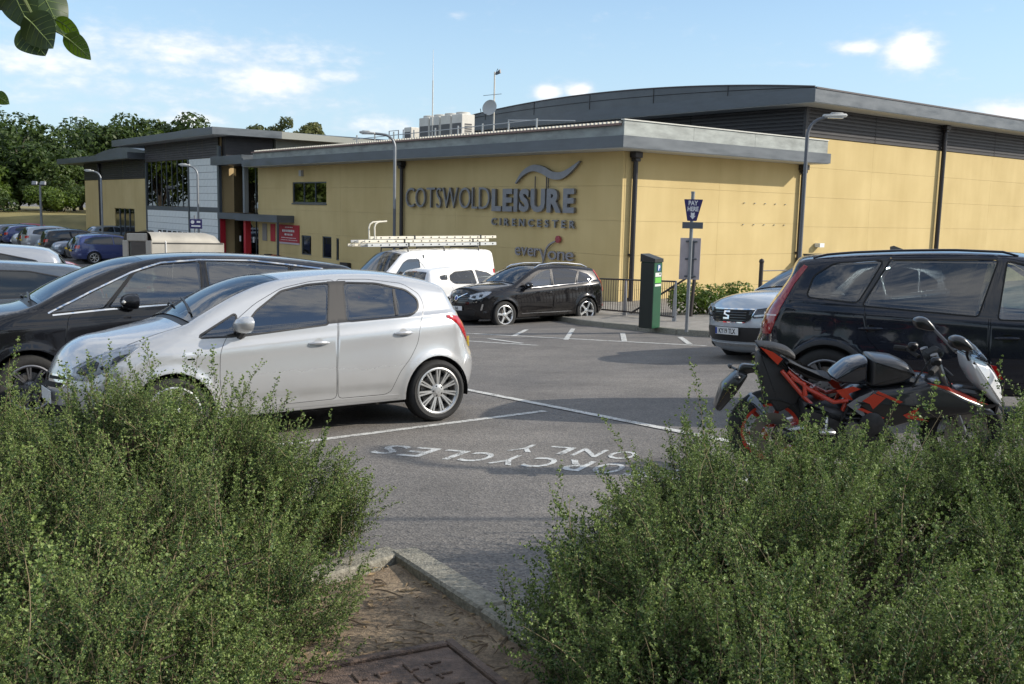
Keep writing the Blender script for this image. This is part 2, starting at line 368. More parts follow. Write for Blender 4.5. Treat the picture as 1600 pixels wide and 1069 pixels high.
# ------------------------------------------------------------------ vehicle bodies
def circle(cx, cz, r, n=40): return [(cx + r * math.cos(2 * math.pi * i / n), cz + r * math.sin(2 * math.pi * i / n)) for i in range(n)]
class Body:
    """A car body. The side is a sheet y = S(x, z) over its side outline, cut along doors, windows and arches by a constrained
    triangulation; bonnet, windscreen, roof and tail are one loft across, welded to both sides. Normals come from the welded whole."""
    def __init__(s, W, outline, wheels, ra, rw, belt, roofz, tumble=.2, step=.045, sill=.22, tf=.05, tr=.04, xa=.7, xr=-.9, flare=.015, mid=.62, crease=None, nt=None):
        s.W = W; s.wheels = wheels; s.ra = ra; s.rw = rw; s.belt = belt; s.roofz = roofz; s.tum = tumble; s.step = step
        s.tf, s.tr, s.xa, s.xr, s.flare, s.mid, s.sill = tf, tr, xa, xr, flare, mid, sill
        s.crease = crease or []
        s.ctrl = np.asarray(outline, float)          # x, z, edge radius, bulge
        s.O = catmull(s.ctrl, step)
        s.O[:, 2] = np.maximum(s.O[:, 2], .02); s.O[:, 3] = np.maximum(s.O[:, 3], 0)
        t = np.gradient(s.O[:, :2], axis=0); t /= np.linalg.norm(t, axis=1)[:, None]
        s.n = np.stack([t[:, 1], -t[:, 0]], 1)       # outward when the outline runs front-bottom, over the top, to rear-bottom
        c = s.O[:, :2].mean(0)
        if np.sum((s.O[:, :2] - c) * s.n) < 0: s.n = -s.n
        base = s.raw(s.O[:, 0], s.O[:, 1]); r, bul = s.O[:, 2], s.O[:, 3]
        k2 = np.full(len(r), .95)
        for _ in range(4):
            e = base - r * (1 - np.sqrt(1 - k2)); m = e / (2 * np.maximum(bul, 1e-3))
            k2 = np.clip((-m * m + m * np.sqrt(m * m + 4)) / 2, 0, .9999)
        s.k2 = k2
        s.e = base - r * (1 - np.sqrt(1 - k2))
    def raw(s, x, z):
        x = np.asarray(x, float); z = np.asarray(z, float)
        y = np.full(x.shape, s.W / 2)
        y -= s.tf * np.clip((x - s.xa) / .9, 0, 2) ** 2
        y -= s.tr * np.clip((s.xr - x) / .9, 0, 2) ** 2
        zb = s.belt(x)
        lo = np.clip((s.mid - z) / max(.1, s.mid - s.sill), 0, 1.3); y -= .055 * lo ** 2
        hi = np.clip((z - s.mid) / np.maximum(.1, zb - s.mid), 0, 1); y -= .028 * hi ** 2
        up = np.clip((z - zb) / np.maximum(.1, s.roofz - zb), 0, 1.2)
        y -= np.where(z > zb, .018 * np.clip((z - zb) / .03, 0, 1) + s.tum * up ** 1.12, 0)
        for fx in s.crease:                          # (function z(x), height, width, x0, x1)
            f, hgt, wd, x0, x1 = fx
            env = np.clip((x - x0) / .25, 0, 1) * np.clip((x1 - x) / .25, 0, 1)
            q = (z - f(x)) / wd; y += env * hgt * np.where(q > 0, np.exp(-q * q * 4), np.exp(-q * q))
        for wx in s.wheels:
            rho = np.hypot(x - wx, z - s.rw); q = (rho - s.ra) / .05
            outer = math.copysign(1, wx) * (x - wx); y += s.flare * np.where(q < 0, 1, np.exp(-q * q)) * np.clip((s.ra + .06 - outer) / .25, 0, 1)
        return y
    def side(s, P):
        P = np.asarray(P, float)
        y = s.raw(P[:, 0], P[:, 1])
        A = s.O[:-1, :2]; B = s.O[1:, :2]; AB = B - A; L2 = np.sum(AB * AB, 1)
        best = np.full(len(P), 9.); r = np.zeros(len(P)); k2 = np.zeros(len(P))
        for i in range(len(A)):
            t = np.clip(((P - A[i]) @ AB[i]) / L2[i], 0, 1); d = np.linalg.norm(P - A[i] - t[:, None] * AB[i], axis=1)
            m = d < best
            best = np.where(m, d, best); r = np.where(m, s.O[i, 2] * (1 - t) + s.O[i + 1, 2] * t, r); k2 = np.where(m, s.k2[i] * (1 - t) + s.k2[i + 1] * t, k2)
        q = np.clip(1 - best / r, 0, 1)
        return y - r * (1 - np.sqrt(np.maximum(0, 1 - k2 * q * q)))
    def make(s, cuts, rows, tcols=(), nt=12):
        """cuts: [(class, polygon)] later ones on top; rows: [(class, u0, u1, tmax, t2)] over outline fractions at control-point numbers.
        Fills s.V, s.N and s.F = {class: [(i,j,k)..]} for left side, right side (class suffix @R) and the loft."""
        O = s.O; lo = s.sill
        outl = [tuple(p) for p in O[:, :2]]
        arches = [circle(wx, s.rw, s.ra) for wx in s.wheels]
        pts = []
        mn, mx = O[:, :2].min(0), O[:, :2].max(0)
        gx, gz = np.meshgrid(np.arange(mn[0], mx[0], s.step), np.arange(mn[1], mx[1], s.step)); g = np.stack([gx.ravel(), gz.ravel()], 1)
        g = g + RNG.uniform(-.12, .12, g.shape) * s.step
        g = g[inside(g, outl)]
        for fr in (.04, .15, .35, .65, 1.0):
            q = O[:, :2] - s.n * (O[:, 2] * fr)[:, None]; q = q[inside(q, outl)]; pts.append(q)
        for wx in s.wheels:
            for dr in (.02, .045, .08): pts.append(np.array([p for p in circle(wx, s.rw, s.ra + dr, 44)]))
        xr_ = np.arange(mn[0], mx[0], s.step * .8)
        for dz in (-.012, .0, .012, .03, .05): pts.append(np.stack([xr_, s.belt(xr_) + dz], 1))
        for f, hgt, wd, x0, x1 in s.crease:
            for k in (-.8, -.4, 0, .3, .6): pts.append(np.stack([xr_, f(xr_) + k * wd], 1))
        g = g[np.abs(g[:, 1] - s.belt(g[:, 0]) - .02) > .04]
        pts.append(g); pts = np.vstack(pts); pts = pts[inside(pts, outl)]
        # keep grid points clear of the outline and of the cut lines
        loops = [outl] + arches + [list(map(tuple, c[1])) for c in cuts]
        keep = np.ones(len(pts), bool)
        for lp in loops:
            q = np.asarray(lp); 
            for i in range(len(q)):
                a, b = q[i], q[(i + 1) % len(q)]; ab = b - a; l2 = ab @ ab + 1e-12
                t = np.clip((pts - a) @ ab / l2, 0, 1); d = np.linalg.norm(pts - a - t[:, None] * ab, axis=1); keep &= d > .003
        pts = pts[keep]
        V2, T = cdt(pts, loops)
        c = V2[T].mean(1)
        ok = inside(c, outl)
        for a in arches: ok &= ~inside(c, a)
        T = T[ok]; c = c[ok]
        d = V2[T]; sg = (d[:, 1, 0] - d[:, 0, 0]) * (d[:, 2, 1] - d[:, 0, 1]) - (d[:, 1, 1] - d[:, 0, 1]) * (d[:, 2, 0] - d[:, 0, 0])
        T = T[np.abs(sg) > 1e-9]; c = c[np.abs(sg) > 1e-9]; sg = sg[np.abs(sg) > 1e-9]
        T[sg > 0] = T[sg > 0][:, ::-1]               # left side faces +y: clockwise in (x, z)
        cls = np.array(['body'] * len(T), dtype=object)
        for name, poly in cuts: cls[inside(c, poly)] = name
        y = s.side(V2)
        nL = len(V2)
        VL = np.stack([V2[:, 0], y, V2[:, 1]], 1); VR = VL * (1, -1, 1)
        V = [VL, VR]; F = {}
        for k in set(cls):
            t = T[cls == k]; F.setdefault(k, []).append(t); F.setdefault(k + '@R', []).append(t[:, ::-1] + nL)
        # loft
        ts = sorted(set([round(v, 4) for v in np.linspace(-1, 1, nt + 1)] + [q for t in tcols for q in (t, -t)]))
        ts = np.array(ts); nu = len(O)
        P = np.zeros((nu, len(ts), 3))
        off = (1 - ts ** 2)
        P[:, :, 0] = O[:, None, 0] + s.n[:, None, 0] * O[:, None, 3] * off[None]
        P[:, :, 2] = O[:, None, 1] + s.n[:, None, 1] * O[:, None, 3] * off[None]
        P[:, :, 1] = s.e[:, None] * ts[None]
        k0 = 2 * nL; V.append(P.reshape(-1, 3))
        ctrl_u = [int(np.argmin(np.linalg.norm(O[:, :2] - q, axis=1))) for q in s.ctrl[:, :2]]
        s.ctrl_u = ctrl_u
        U = lambda f: ctrl_u[int(f)] + (f - int(f)) * ((ctrl_u[int(f) + 1] if int(f) + 1 < len(ctrl_u) else ctrl_u[-1]) - ctrl_u[int(f)])
        m = len(ts)
        lf = {}
        rr = [(nm, U(a), U(b), tm, t0) for nm, a, b, tm, t0 in rows]
        for i in range(nu - 1):
            for j in range(m - 1):
                tc_, uc = (ts[j] + ts[j + 1]) / 2, i + .5; name = 'body'
                for nm, a, b, tm, t0 in rr:
                    if a <= uc <= b and t0 <= abs(tc_) <= tm: name = nm
                a, b, c_, d_ = k0 + i * m + j, k0 + i * m + j + 1, k0 + (i + 1) * m + j + 1, k0 + (i + 1) * m + j
                lf.setdefault(name, []).extend([(a, b, c_), (a, c_, d_)])
        V = np.vstack(V)
        for k, t in lf.items():
            t = np.array(t)
            q = V[t]; nn = np.cross(q[:, 1] - q[:, 0], q[:, 2] - q[:, 0]).mean(0)
            F.setdefault(k, []).append(t)
        # orientation of the loft: outward
        t = np.array(lf.get('body', next(iter(lf.values())))); q = V[t]; nn = np.cross(q[:, 1] - q[:, 0], q[:, 2] - q[:, 0]); ctr = np.array([0, 0, .6])
        if np.sum((q.mean(1) - ctr) * nn) < 0:
            for k in lf: F[k][-1] = F[k][-1][:, ::-1]
        s.V = V; s.F = {k: np.vstack(t) for k, t in F.items()}
        # welded normals
        key = np.round(V, 4); _, inv = np.unique(key, axis=0, return_inverse=True); inv = inv.ravel()
        N = np.zeros((inv.max() + 1, 3))
        for t in s.F.values():
            q = V[t]; fn = np.cross(q[:, 1] - q[:, 0], q[:, 2] - q[:, 0])
            for a in range(3): np.add.at(N, inv[t[:, a]], fn)
        N /= np.linalg.norm(N, axis=1)[:, None] + 1e-12
        s.N = N[inv]
        h = .004; n0 = 2 * nL                          # exact normals of the side sheet, away from its welded rim
        x_, z_ = V2[:, 0], V2[:, 1]
        dx = (s.side(np.stack([x_ + h, z_], 1)) - s.side(np.stack([x_ - h, z_], 1))) / (2 * h); dz = (s.side(np.stack([x_, z_ + h], 1)) - s.side(np.stack([x_, z_ - h], 1))) / (2 * h)
        q = np.stack([-dx, np.ones_like(dx), -dz], 1); q /= np.linalg.norm(q, axis=1)[:, None]
        best = np.full(nL, 9.)
        for i in range(len(O) - 1):
            ab = O[i + 1, :2] - O[i, :2]; t = np.clip(((V2 - O[i, :2]) @ ab) / (ab @ ab), 0, 1); best = np.minimum(best, np.linalg.norm(V2 - O[i, :2] - t[:, None] * ab, axis=1))
        ok_ = best > .02
        s.N[:nL][ok_] = q[ok_]; s.N[nL:n0][ok_] = (q * (1, -1, 1))[ok_]
        allT = np.vstack(list(s.F.values()))
        s.bvh = BVHTree.FromPolygons([Vector(v) for v in V], [tuple(int(q) for q in t) for t in allT])
        return s
    def part(s, name, m, parent, classes, push=0.0, sides='LR'):
        fs = []
        for c in classes:
            for suf in ('', '@R'):
                if (suf == '' and 'L' in sides or suf and 'R' in sides) and c + suf in s.F: fs.append(s.F[c + suf])
        if not fs: return None
        T = np.vstack(fs); u, inv = np.unique(T, return_inverse=True); T = inv.reshape(-1, 3)
        V = s.V[u] + s.N[u] * push; N = s.N[u]
        me = np_mesh(name, V, T, True)
        me.normals_split_custom_set_from_vertices([tuple(n) for n in N])
        return link(name, me, m, parent)
    def patch(s, name, m, parent, poly, o, ax, ay, push=.004, step=.03, skirt=.012, mirror=False, dome=0.0, smooth=True):
        """a piece laid on the body: polygon in the plane (o, ax, ay) projected against the plane's normal on to the body"""
        o, ax, ay = Vector(o), Vector(ax).normalized(), Vector(ay).normalized(); d = ax.cross(ay).normalized()
        V2, T = fill(poly, step)
        cen = V2.mean(0)
        P = []; ok = []; NN = []
        for x, y in V2:
            st = o + ax * x + ay * y + d * 2
            h, n, i, dist = s.bvh.ray_cast(st, -d, 4)
            if h is None: P.append((0, 0, 0)); ok.append(False); NN.append((0, 0, 1)); continue
            if n.dot(d) < 0: n = -n
            P.append(h); ok.append(True); NN.append(n)
        ok = np.array(ok); P = np.array([tuple(p) for p in P]); NN = np.array([tuple(n) for n in NN])
        T = T[ok[T].all(1)]
        if not len(T): return None
        # smooth the normals
        nb = NN.copy()
        for _ in range(3):
            acc = nb.copy()
            for a in range(3): 
                np.add.at(acc, T[:, a], nb[T[:, (a + 1) % 3]]); np.add.at(acc, T[:, a], nb[T[:, (a + 2) % 3]])
            nb = acc / (np.linalg.norm(acc, axis=1)[:, None] + 1e-9)
        # distance from border for a domed piece
        E = {}
        for t in T:
            for a in range(3):
                e = (int(t[a]), int(t[(a + 1) % 3])); k = tuple(sorted(e)); E[k] = None if k in E else e
        bd = [e for e in E.values() if e]
        Q = P + nb * push
        if dome:
            bv = sorted({i for e in bd for i in e}); dist = np.min(np.linalg.norm(V2[:, None] - V2[bv][None], axis=2), axis=1)
            q = np.clip(dist / (dist.max() + 1e-9), 0, 1); Q = Q + nb * (dome * (1 - (1 - q) ** 2))[:, None]
        n0 = len(Q); V = [Q]; F = [tuple(t) for t in T]
        Bv = sorted({i for e in bd for i in e}); mp = {v: n0 + i for i, v in enumerate(Bv)}
        V.append(P[Bv] - nb[Bv] * skirt)
        for a, b in bd: F.append((b, a, mp[a], mp[b]))
        V = np.vstack(V); outs = []
        for sgn in ((1, -1) if mirror else (1,)):
            VV = V * (1, sgn, 1); FF = F if sgn > 0 else [f[::-1] for f in F]
            me = np_mesh(name, VV, [tuple(int(q) for q in f) for f in FF], smooth)
            try: me.set_sharp_from_angle(angle=R(50))
            except Exception: pass
            outs.append(link(name, me, m, parent))
        return outs[0] if len(outs) == 1 else outs
def gap_ring(poly, g=.005): return [('gap', poly), None, inset(poly, g)]

def wheel_meshes(r, w, rim_r, style, spokes):
    """meshes of one wheel, axle along +Y (outer face +Y), centred: tyre, rim, disc"""
    k = (r, w, rim_r, style, spokes)
    if k in WHEELS: return WHEELS[k]
    M = Matrix.Rotation(R(-90), 4, 'X')             # lathe axis Z -> +Y
    h = w / 2
    ty = MB()
    prof = [(rim_r - .012, -h * .8), (rim_r + .004, -h * .93), (rim_r + .02, -h * .98), ((rim_r + r) / 2, -h * 1.04), (r - .022, -h * .93), (r - .006, -h * .8), (r, -h * .55)]
    for q in (-.38, -.13, .13, .38):                # tread with grooves
        prof += [(r, h * (q - .045)), (r - .007, h * (q - .04)), (r - .007, h * (q + .04)), (r, h * (q + .045))]
    prof += [(r, h * .55), (r - .006, h * .8), (r - .022, h * .93), (r - .035, h * .985), (r - .038, h * .99), ((rim_r + r) / 2, h * 1.04), (rim_r + .024, h * .99), (rim_r + .018, h * .955), (rim_r + .004, h * .93), (rim_r - .012, h * .8)]
    ty.lathe(prof, 40, M)
    rm = MB()
    rm.lathe([(rim_r - .03, -h * .8), (rim_r - .03, h * .35), (rim_r - .022, h * .7), (rim_r - .012, h * .86), (rim_r + .006, h * .93), (rim_r + .008, h * .97), (rim_r - .004, h * 1.0), (rim_r - .016, h * .93)], 40, M)
    def spoke(a0, wi, wo, ri, ro, hi, ho, th=.022):
        c, s_ = math.cos(a0), math.sin(a0)
        P = []
        for rr, ww, hh in ((ri, wi, hi), (ro, wo, ho)):
            for sg, dz, sh in ((-1, -th, 1.0), (1, -th, 1.0), (1, 0, .72), (-1, 0, .72)):
                P.append(Vector((rr * c - sg * ww * sh * s_, hh + dz, rr * s_ + sg * ww * sh * c)))
        rm.add(P, [(0, 1, 2, 3), (7, 6, 5, 4), (0, 4, 5, 1), (1, 5, 6, 2), (2, 6, 7, 3), (3, 7, 4, 0)])
    hub = .062
    dark = MB()
    if style == 'multi':                              # pairs of thin spokes
        for i in range(spokes):
            a = 2 * math.pi * i / spokes
            for q in (-.075, .075): spoke(a + q, .0105, .0115, hub * .8, rim_r - .012, h * .82, h * .90)
    elif style == 'five':
        for i in range(spokes):
            a = 2 * math.pi * i / spokes + math.pi / 2
            spoke(a, .030, .040, hub * .5, rim_r - .012, h * .86, h * .88, .03)
            for q in (-.30, .30):
                aa = a + q
                c, s_ = math.cos(aa), math.sin(aa)
                dark.tube([(hub * math.cos(a + q * .5), h * .74, hub * math.sin(a + q * .5)), ((rim_r - .02) * c, h * .78, (rim_r - .02) * s_)], .012, 5)
    else:
        for i in range(spokes):
            a = 2 * math.pi * i / spokes + math.pi / 2
            spoke(a, .022, .030, hub * .6, rim_r - .012, h * .80, h * .88)
    rm.lathe([(hub + .012, h * .72), (hub, h * .86), (.035, h * .90), (.033, h * .93), (0.0005, h * .94)], 20, M)
    for i in range(5):
        a = 2 * math.pi * i / 5 + .3
        dark.tube([(.048 * math.cos(a), h * .84, .048 * math.sin(a)), (.048 * math.cos(a), h * .895, .048 * math.sin(a))], .009, 6)
    di = MB(); di.lathe([(.0005, h * .1), (rim_r * .68, h * .1), (rim_r * .68, h * .18), (.06, h * .18), (.06, h * .3), (.0005, h * .3)], 28, M)
    back = MB(); back.lathe([(.0005, -h * .1), (rim_r - .028, -h * .1)], 28, M)
    res = []
    for nm, mb in (('tyre', ty), ('rim', rm), ('brake_disc', di), ('wheel_back', back), ('wheel_bolt', dark)):
        me = bpy.data.meshes.new(nm); me.from_pydata(mb.v, [], mb.f); me.update()
        me.polygons.foreach_set('use_smooth', np.ones(len(me.polygons), dtype=bool)); me.set_sharp_from_angle(angle=R(38))
        res.append(me)
    WHEELS[k] = res
    return res
WHEELS = {}
def wheels(root, wx, track, r, w, rim_r, style, spokes, rim_m, steer=0.0, lo=False, dark_m=None):
    ty, rm, di, bk, bo = wheel_meshes(r, w, rim_r, style, spokes)
    for x in wx:
        for sg in (1, -1):
            wl = link('wheel', ty, M_RUBBER, root); wl.location = (x, sg * track, r)
            wl.rotation_euler = (0, random.uniform(0, 6.28), (0 if sg > 0 else math.pi) + (steer if x == max(wx) else 0))
            link('rim', rm, rim_m, wl)
            if not lo:
                link('brake_disc', di, M_DISC, wl); link('wheel_back', bk, M_BLACK, wl); link('wheel_bolt', bo, dark_m or M_DARKMETAL, wl)
def wells(root, body, wx, r, ra, W):
    """black wheel-arch liners and the underside"""
    for x in wx:
        for sg in (1, -1):
            mb = MB(); y0, y1 = W / 2 - .03, W / 2 - .36; n = 20
            V = []; F = []
            rr = ra + .004
            for k in range(n + 1):
                t = math.pi * (1.12 * k / n - .06)
                V += [(x + rr * math.cos(t), sg * y0, r + rr * math.sin(t)), (x + rr * math.cos(t), sg * y1, r + rr * math.sin(t))]
            for k in range(n): F.append((2 * k, 2 * k + 1, 2 * k + 3, 2 * k + 2))
            F.append(tuple(2 * k + 1 for k in range(n + 1)))
            mb.add(V, F); mb.build('wheel_arch_liner', M_BLACK, root)
def interior(root, x0, x1, W, belt, floor, seats, wheel=None, headz=None, rear=True, col=None):
    """tub, dashboard, seats with head restraints, steering wheel"""
    m = MB(); wi = W - .22
    m.box(((x0 + x1) / 2, 0, floor - .01), (x1 - x0, wi, .03))
    for sg in (1, -1): m.box(((x0 + x1) / 2, sg * (wi / 2 - .02), (floor + belt) / 2 - .03), (x1 - x0, .03, belt - floor - .06))
    m.box((x1 - .02, 0, (floor + belt) / 2 - .04), (.03, wi - .07, belt - floor - .1))
    m.box((x0 + .02, 0, (floor + belt) / 2 - .04), (.03, wi - .07, belt - floor - .1))
    m.rbox((x1 - .25, 0, belt - .06), (.42, wi - .08, .12), .04)
    m.build('cabin', M_CABIN, root)
    for x, y, wd, bk in seats:
        q = MB(); q.rbox((x + .12, y, floor + .26), (.5, wd, .16), .05)
        q.rbox((x - .17, y, floor + .55), (.15, wd, .60), .06, rot=(0, -.28, 0))
        n = max(1, int(wd / .45))
        for i in range(n):
            yy = y + (i - (n - 1) / 2) * .46
            q.tube([(x - .26, yy, floor + .8), (x - .29, yy, floor + .95)], .012, 5); q.rbox((x - .285, yy, floor + .94), (.10, .25, .17), .045, rot=(0, -.2, 0))
        q.build('seat', col or M_SEAT, root, True)
    if wheel:
        q = MB(); x, y, z = wheel; C_ = Matrix.Translation((x, y, z)) @ Matrix.Rotation(R(-65), 4, 'Y')
        n = 20; q.tube([C_ @ Vector((.18 * math.cos(2 * math.pi * i / n), .18 * math.sin(2 * math.pi * i / n), 0)) for i in range(n + 1)], .014, 6)
        for a in (0, 2.1, 4.2): q.tube([C_ @ Vector((0, 0, -.02)), C_ @ Vector((.17 * math.cos(a), .17 * math.sin(a), 0))], .016, 5)
        q.build('steering_wheel', M_CABIN, root, True)
def plate(root, text, loc, rz, col, wd=.52, hg=.111, tilt=0.0):
    """number plate facing local +x rotated by rz about z"""
    b = MB(); b.rbox((0, 0, 0), (.008, wd, hg), .003); p = b.build('number_plate', col, root)
    p.location = loc; p.rotation_euler = (0, tilt, rz)
    if text:
        t = text_mesh('plate_text', text, hg * .98, .0012, M_PLATE_INK, squeeze=.80, bold=.0022)
        t.parent = p; t.location = (.0046, .012, 0); t.rotation_euler = (R(90), 0, R(90))
        q = MB(); q.box((.0045, -wd / 2 + .024, 0), (.001, .042, hg * .9)); q.build('plate_band', M_PLATE_BLUE, p)
    return p
def text_mesh(name, s, size, ext, m, squeeze=1.0, bold=0.0, align='CENTER', space=1.0):
    """lettering as a mesh, centred on its own middle, reading along +x, facing +z"""
    cu = bpy.data.curves.new(name, 'FONT'); cu.body = s; cu.size = size; cu.extrude = ext; cu.offset = bold; cu.align_x = align; cu.space_character = space
    cu.resolution_u = 3
    o = bpy.data.objects.new(name, cu); COL.objects.link(o)
    dg = bpy.context.evaluated_depsgraph_get(); dg.update()
    me = bpy.data.meshes.new_from_object(o.evaluated_get(dg)); bpy.data.objects.remove(o)
    n = len(me.vertices); v = np.zeros(n * 3, np.float32); me.vertices.foreach_get('co', v); v = v.reshape(-1, 3)
    v[:, 0] *= squeeze
    lo, hi = v.min(0), v.max(0)
    if align == 'CENTER': v[:, 0] -= (lo[0] + hi[0]) / 2
    v[:, 1] -= (lo[1] + hi[1]) / 2
    me.vertices.foreach_set('co', v.ravel()); me.materials.clear(); me.update()
    return link(name, me, m)
M_RUBBER = mat('tyre_rubber', (.018, .018, .018), .82, noise=.25, scale=30)
M_BLACK = mat('matt_black', (.008, .008, .008), .8)
M_TRIM = mat('black_plastic_trim', (.018, .018, .019), .45, noise=.15, scale=60)
M_GLOSSBLACK = mat('gloss_black', (.006, .006, .007), .12, coat=.5)
M_DISC = mat('brake_disc_steel', (.25, .24, .23), .4, 1.0)
M_DARKMETAL = mat('dark_alloy', (.03, .03, .032), .4, .6)
M_ALLOY = mat('silver_alloy', (.58, .58, .57), .32, .85, noise=.12, scale=20)
M_ALLOYDARK = mat('grey_alloy', (.22, .22, .23), .35, .8)
M_CHROME = mat('chrome', (.75, .76, .77), .08, 1.0)
M_CABIN = mat('cabin_plastic', (.02, .02, .022), .7)
M_SEAT = mat('seat_cloth', (.028, .029, .033), .9, noise=.2, scale=50)
M_PLATE_W = mat('plate_white', (.72, .73, .72), .35)
M_PLATE_Y = mat('plate_yellow', (.62, .42, .03), .35)
M_PLATE_INK = mat('plate_black_ink', (.01, .01, .01), .5)
M_PLATE_BLUE = mat('plate_blue_band', (.015, .05, .28), .4)
M_REDLAMP = mat('red_lamp', (.42, .008, .012), .1, coat=1.0)
M_REDDARK = mat('dark_red_lamp', (.16, .004, .006), .12, coat=1.0)
M_AMBER = mat('amber_lamp', (.55, .18, .02), .12, coat=1.0)
M_LAMPCLEAR = glass('clear_lamp_cover', (.95, .96, .97), 1.5)
M_REFLECTOR = mat('lamp_reflector', (.66, .68, .70), .2, .45, noise=.25, scale=14)
M_LAMPDARK = mat('dark_lamp_bowl', (.05, .052, .056), .22, .5)
M_GLASS = glass('car_side_glass', (.42, .50, .48), 2.3)
M_GLASSD = glass('privacy_glass', (.10, .11, .115), 1.95)
M_SCREEN = glass('windscreen_glass', (.62, .70, .68), 1.9)
M_FARGLASS = mat('far_car_glass', (.012, .016, .020), .05, spec=.8)

# ------------------------------------------------------------------ the lie of the land
def gz(x, y):
    """height of the car park: it falls away from the camera and to the left, then levels out towards the building"""
    ye = y if y < 24 else 24 + 10 * (1 - math.exp(-(y - 24) / 10.0))
    xe = x if abs(x) < 6 else math.copysign(6 + 3 * (1 - math.exp(-(abs(x) - 6) / 3.0)), x)
    z = .035 * xe - .058 * max(ye, -6)
    if y > 42: z += .012 * (min(y, 75) - 42)
    return z
def place(o, x, y, yaw, dz=0.0, roll=0.0):
    """stand a thing on the sloping ground, its +x axis turned to yaw degrees"""
    e = .4; gx = (gz(x + e, y) - gz(x - e, y)) / (2 * e); gy = (gz(x, y + e) - gz(x, y - e)) / (2 * e)
    n = Vector((-gx, -gy, 1)).normalized(); f = Vector((math.cos(R(yaw)), math.sin(R(yaw)), 0)); f.z = gx * f.x + gy * f.y; f.normalize()
    l = n.cross(f)
    M = Matrix(((f.x, l.x, n.x, x), (f.y, l.y, n.y, y), (f.z, l.z, n.z, gz(x, y) + dz), (0, 0, 0, 1)))
    if roll: M = M @ Matrix.Rotation(R(roll), 4, 'X')
    o.matrix_world = M
    return o

# ------------------------------------------------------------------ ground
def asphalt_mat():
    m, t, b = _nm('asphalt'); N = t.nodes.new; L = t.links.new
    c = N('ShaderNodeTexCoord')
    def nz(s, d=4, r=.6):
        n = N('ShaderNodeTexNoise'); n.inputs['Scale'].default_value = s; n.inputs['Detail'].default_value = d; n.inputs['Roughness'].default_value = r; L(c.outputs['Object'], n.inputs['Vector']); return n.outputs['Fac']
    big, mid, fine = nz(.22, 5), nz(1.6, 6, .7), nz(190, 2)
    v = N('ShaderNodeTexVoronoi'); v.inputs['Scale'].default_value = 75; L(c.outputs['Object'], v.inputs['Vector'])
    r = N('ShaderNodeValToRGB'); e = r.color_ramp.elements; e[0].position = .30; e[0].color = (.124, .119, .112, 1); e[1].position = .72; e[1].color = (.178, .170, .160, 1); L(mid, r.inputs[0])
    r2 = N('ShaderNodeValToRGB'); e = r2.color_ramp.elements; e[0].position = .38; e[0].color = (.80, .80, .81, 1); e[1].position = .62; e[1].color = (1.12, 1.10, 1.07, 1); L(big, r2.inputs[0])
    mx = N('ShaderNodeMix'); mx.data_type = 'RGBA'; mx.blend_type = 'MULTIPLY'; mx.inputs['Factor'].default_value = 1; L(r.outputs[0], mx.inputs['A']); L(r2.outputs[0], mx.inputs['B'])
    r3 = N('ShaderNodeValToRGB'); e = r3.color_ramp.elements; e[0].position = .0; e[0].color = (.48, .47, .48, 1); e[1].position = .9; e[1].color = (1.65, 1.60, 1.54, 1)
    L(v.outputs['Color'], r3.inputs[0])
    mx2 = N('ShaderNodeMix'); mx2.data_type = 'RGBA'; mx2.blend_type = 'MULTIPLY'; mx2.inputs['Factor'].default_value = .8; L(mx.outputs['Result'], mx2.inputs['A']); L(r3.outputs[0], mx2.inputs['B'])
    st_ = N('ShaderNodeTexNoise'); st_.inputs['Scale'].default_value = .75; st_.inputs['Detail'].default_value = 3; L(c.outputs['Object'], st_.inputs['Vector'])
    r4 = N('ShaderNodeValToRGB'); e = r4.color_ramp.elements; e[0].position = .62; e[0].color = (1, 1, 1, 1); e[1].position = .74; e[1].color = (.66, .65, .65, 1); L(st_.outputs['Fac'], r4.inputs[0])
    mx3 = N('ShaderNodeMix'); mx3.data_type = 'RGBA'; mx3.blend_type = 'MULTIPLY'; mx3.inputs['Factor'].default_value = .8; L(mx2.outputs['Result'], mx3.inputs['A']); L(r4.outputs[0], mx3.inputs['B'])
    L(mx3.outputs['Result'], b.inputs['Base Color'])
    b.inputs['Roughness'].default_value = .78; b.inputs['Specular IOR Level'].default_value = .4
    bp = N('ShaderNodeBump'); bp.inputs['Strength'].default_value = .55; bp.inputs['Distance'].default_value = .006
    L(v.outputs['Distance'], bp.inputs['Height']); L(bp.outputs[0], b.inputs['Normal'])
    return m
M_ASPHALT = asphalt_mat()
def worn_paint(name, col, wear=.5):
    """road marking paint, worn through to the stone in specks"""
    m, t, b = _nm(name); N = t.nodes.new; L = t.links.new
    c = N('ShaderNodeTexCoord')
    n = N('ShaderNodeTexNoise'); n.inputs['Scale'].default_value = 9; n.inputs['Detail'].default_value = 8; n.inputs['Roughness'].default_value = .75; L(c.outputs['Object'], n.inputs['Vector'])
    v = N('ShaderNodeTexVoronoi'); v.inputs['Scale'].default_value = 80; L(c.outputs['Object'], v.inputs['Vector'])
    a = N('ShaderNodeMath'); a.operation = 'MULTIPLY_ADD'; a.inputs[1].default_value = .35; L(v.outputs['Distance'], a.inputs[0]); L(n.outputs['Fac'], a.inputs[2])
    r = N('ShaderNodeValToRGB'); e = r.color_ramp.elements; e[0].position = .62 + (1 - wear) * .1; e[0].color = (*col, 1); e[1].position = .78 + (1 - wear) * .1; e[1].color = (.14, .135, .125, 1); L(a.outputs[0], r.inputs[0])
    L(r.outputs[0], b.inputs['Base Color']); b.inputs['Roughness'].default_value = .7
    return m
M_LINE = worn_paint('worn_white_line', (.60, .60, .57), .55)
M_WORDS = worn_paint('worn_white_words', (.60, .61, .59), .72)
M_KERB = mat('kerb_concrete', (.25, .235, .19), .9, noise=.4, scale=38, bump=.5, bscale=90)
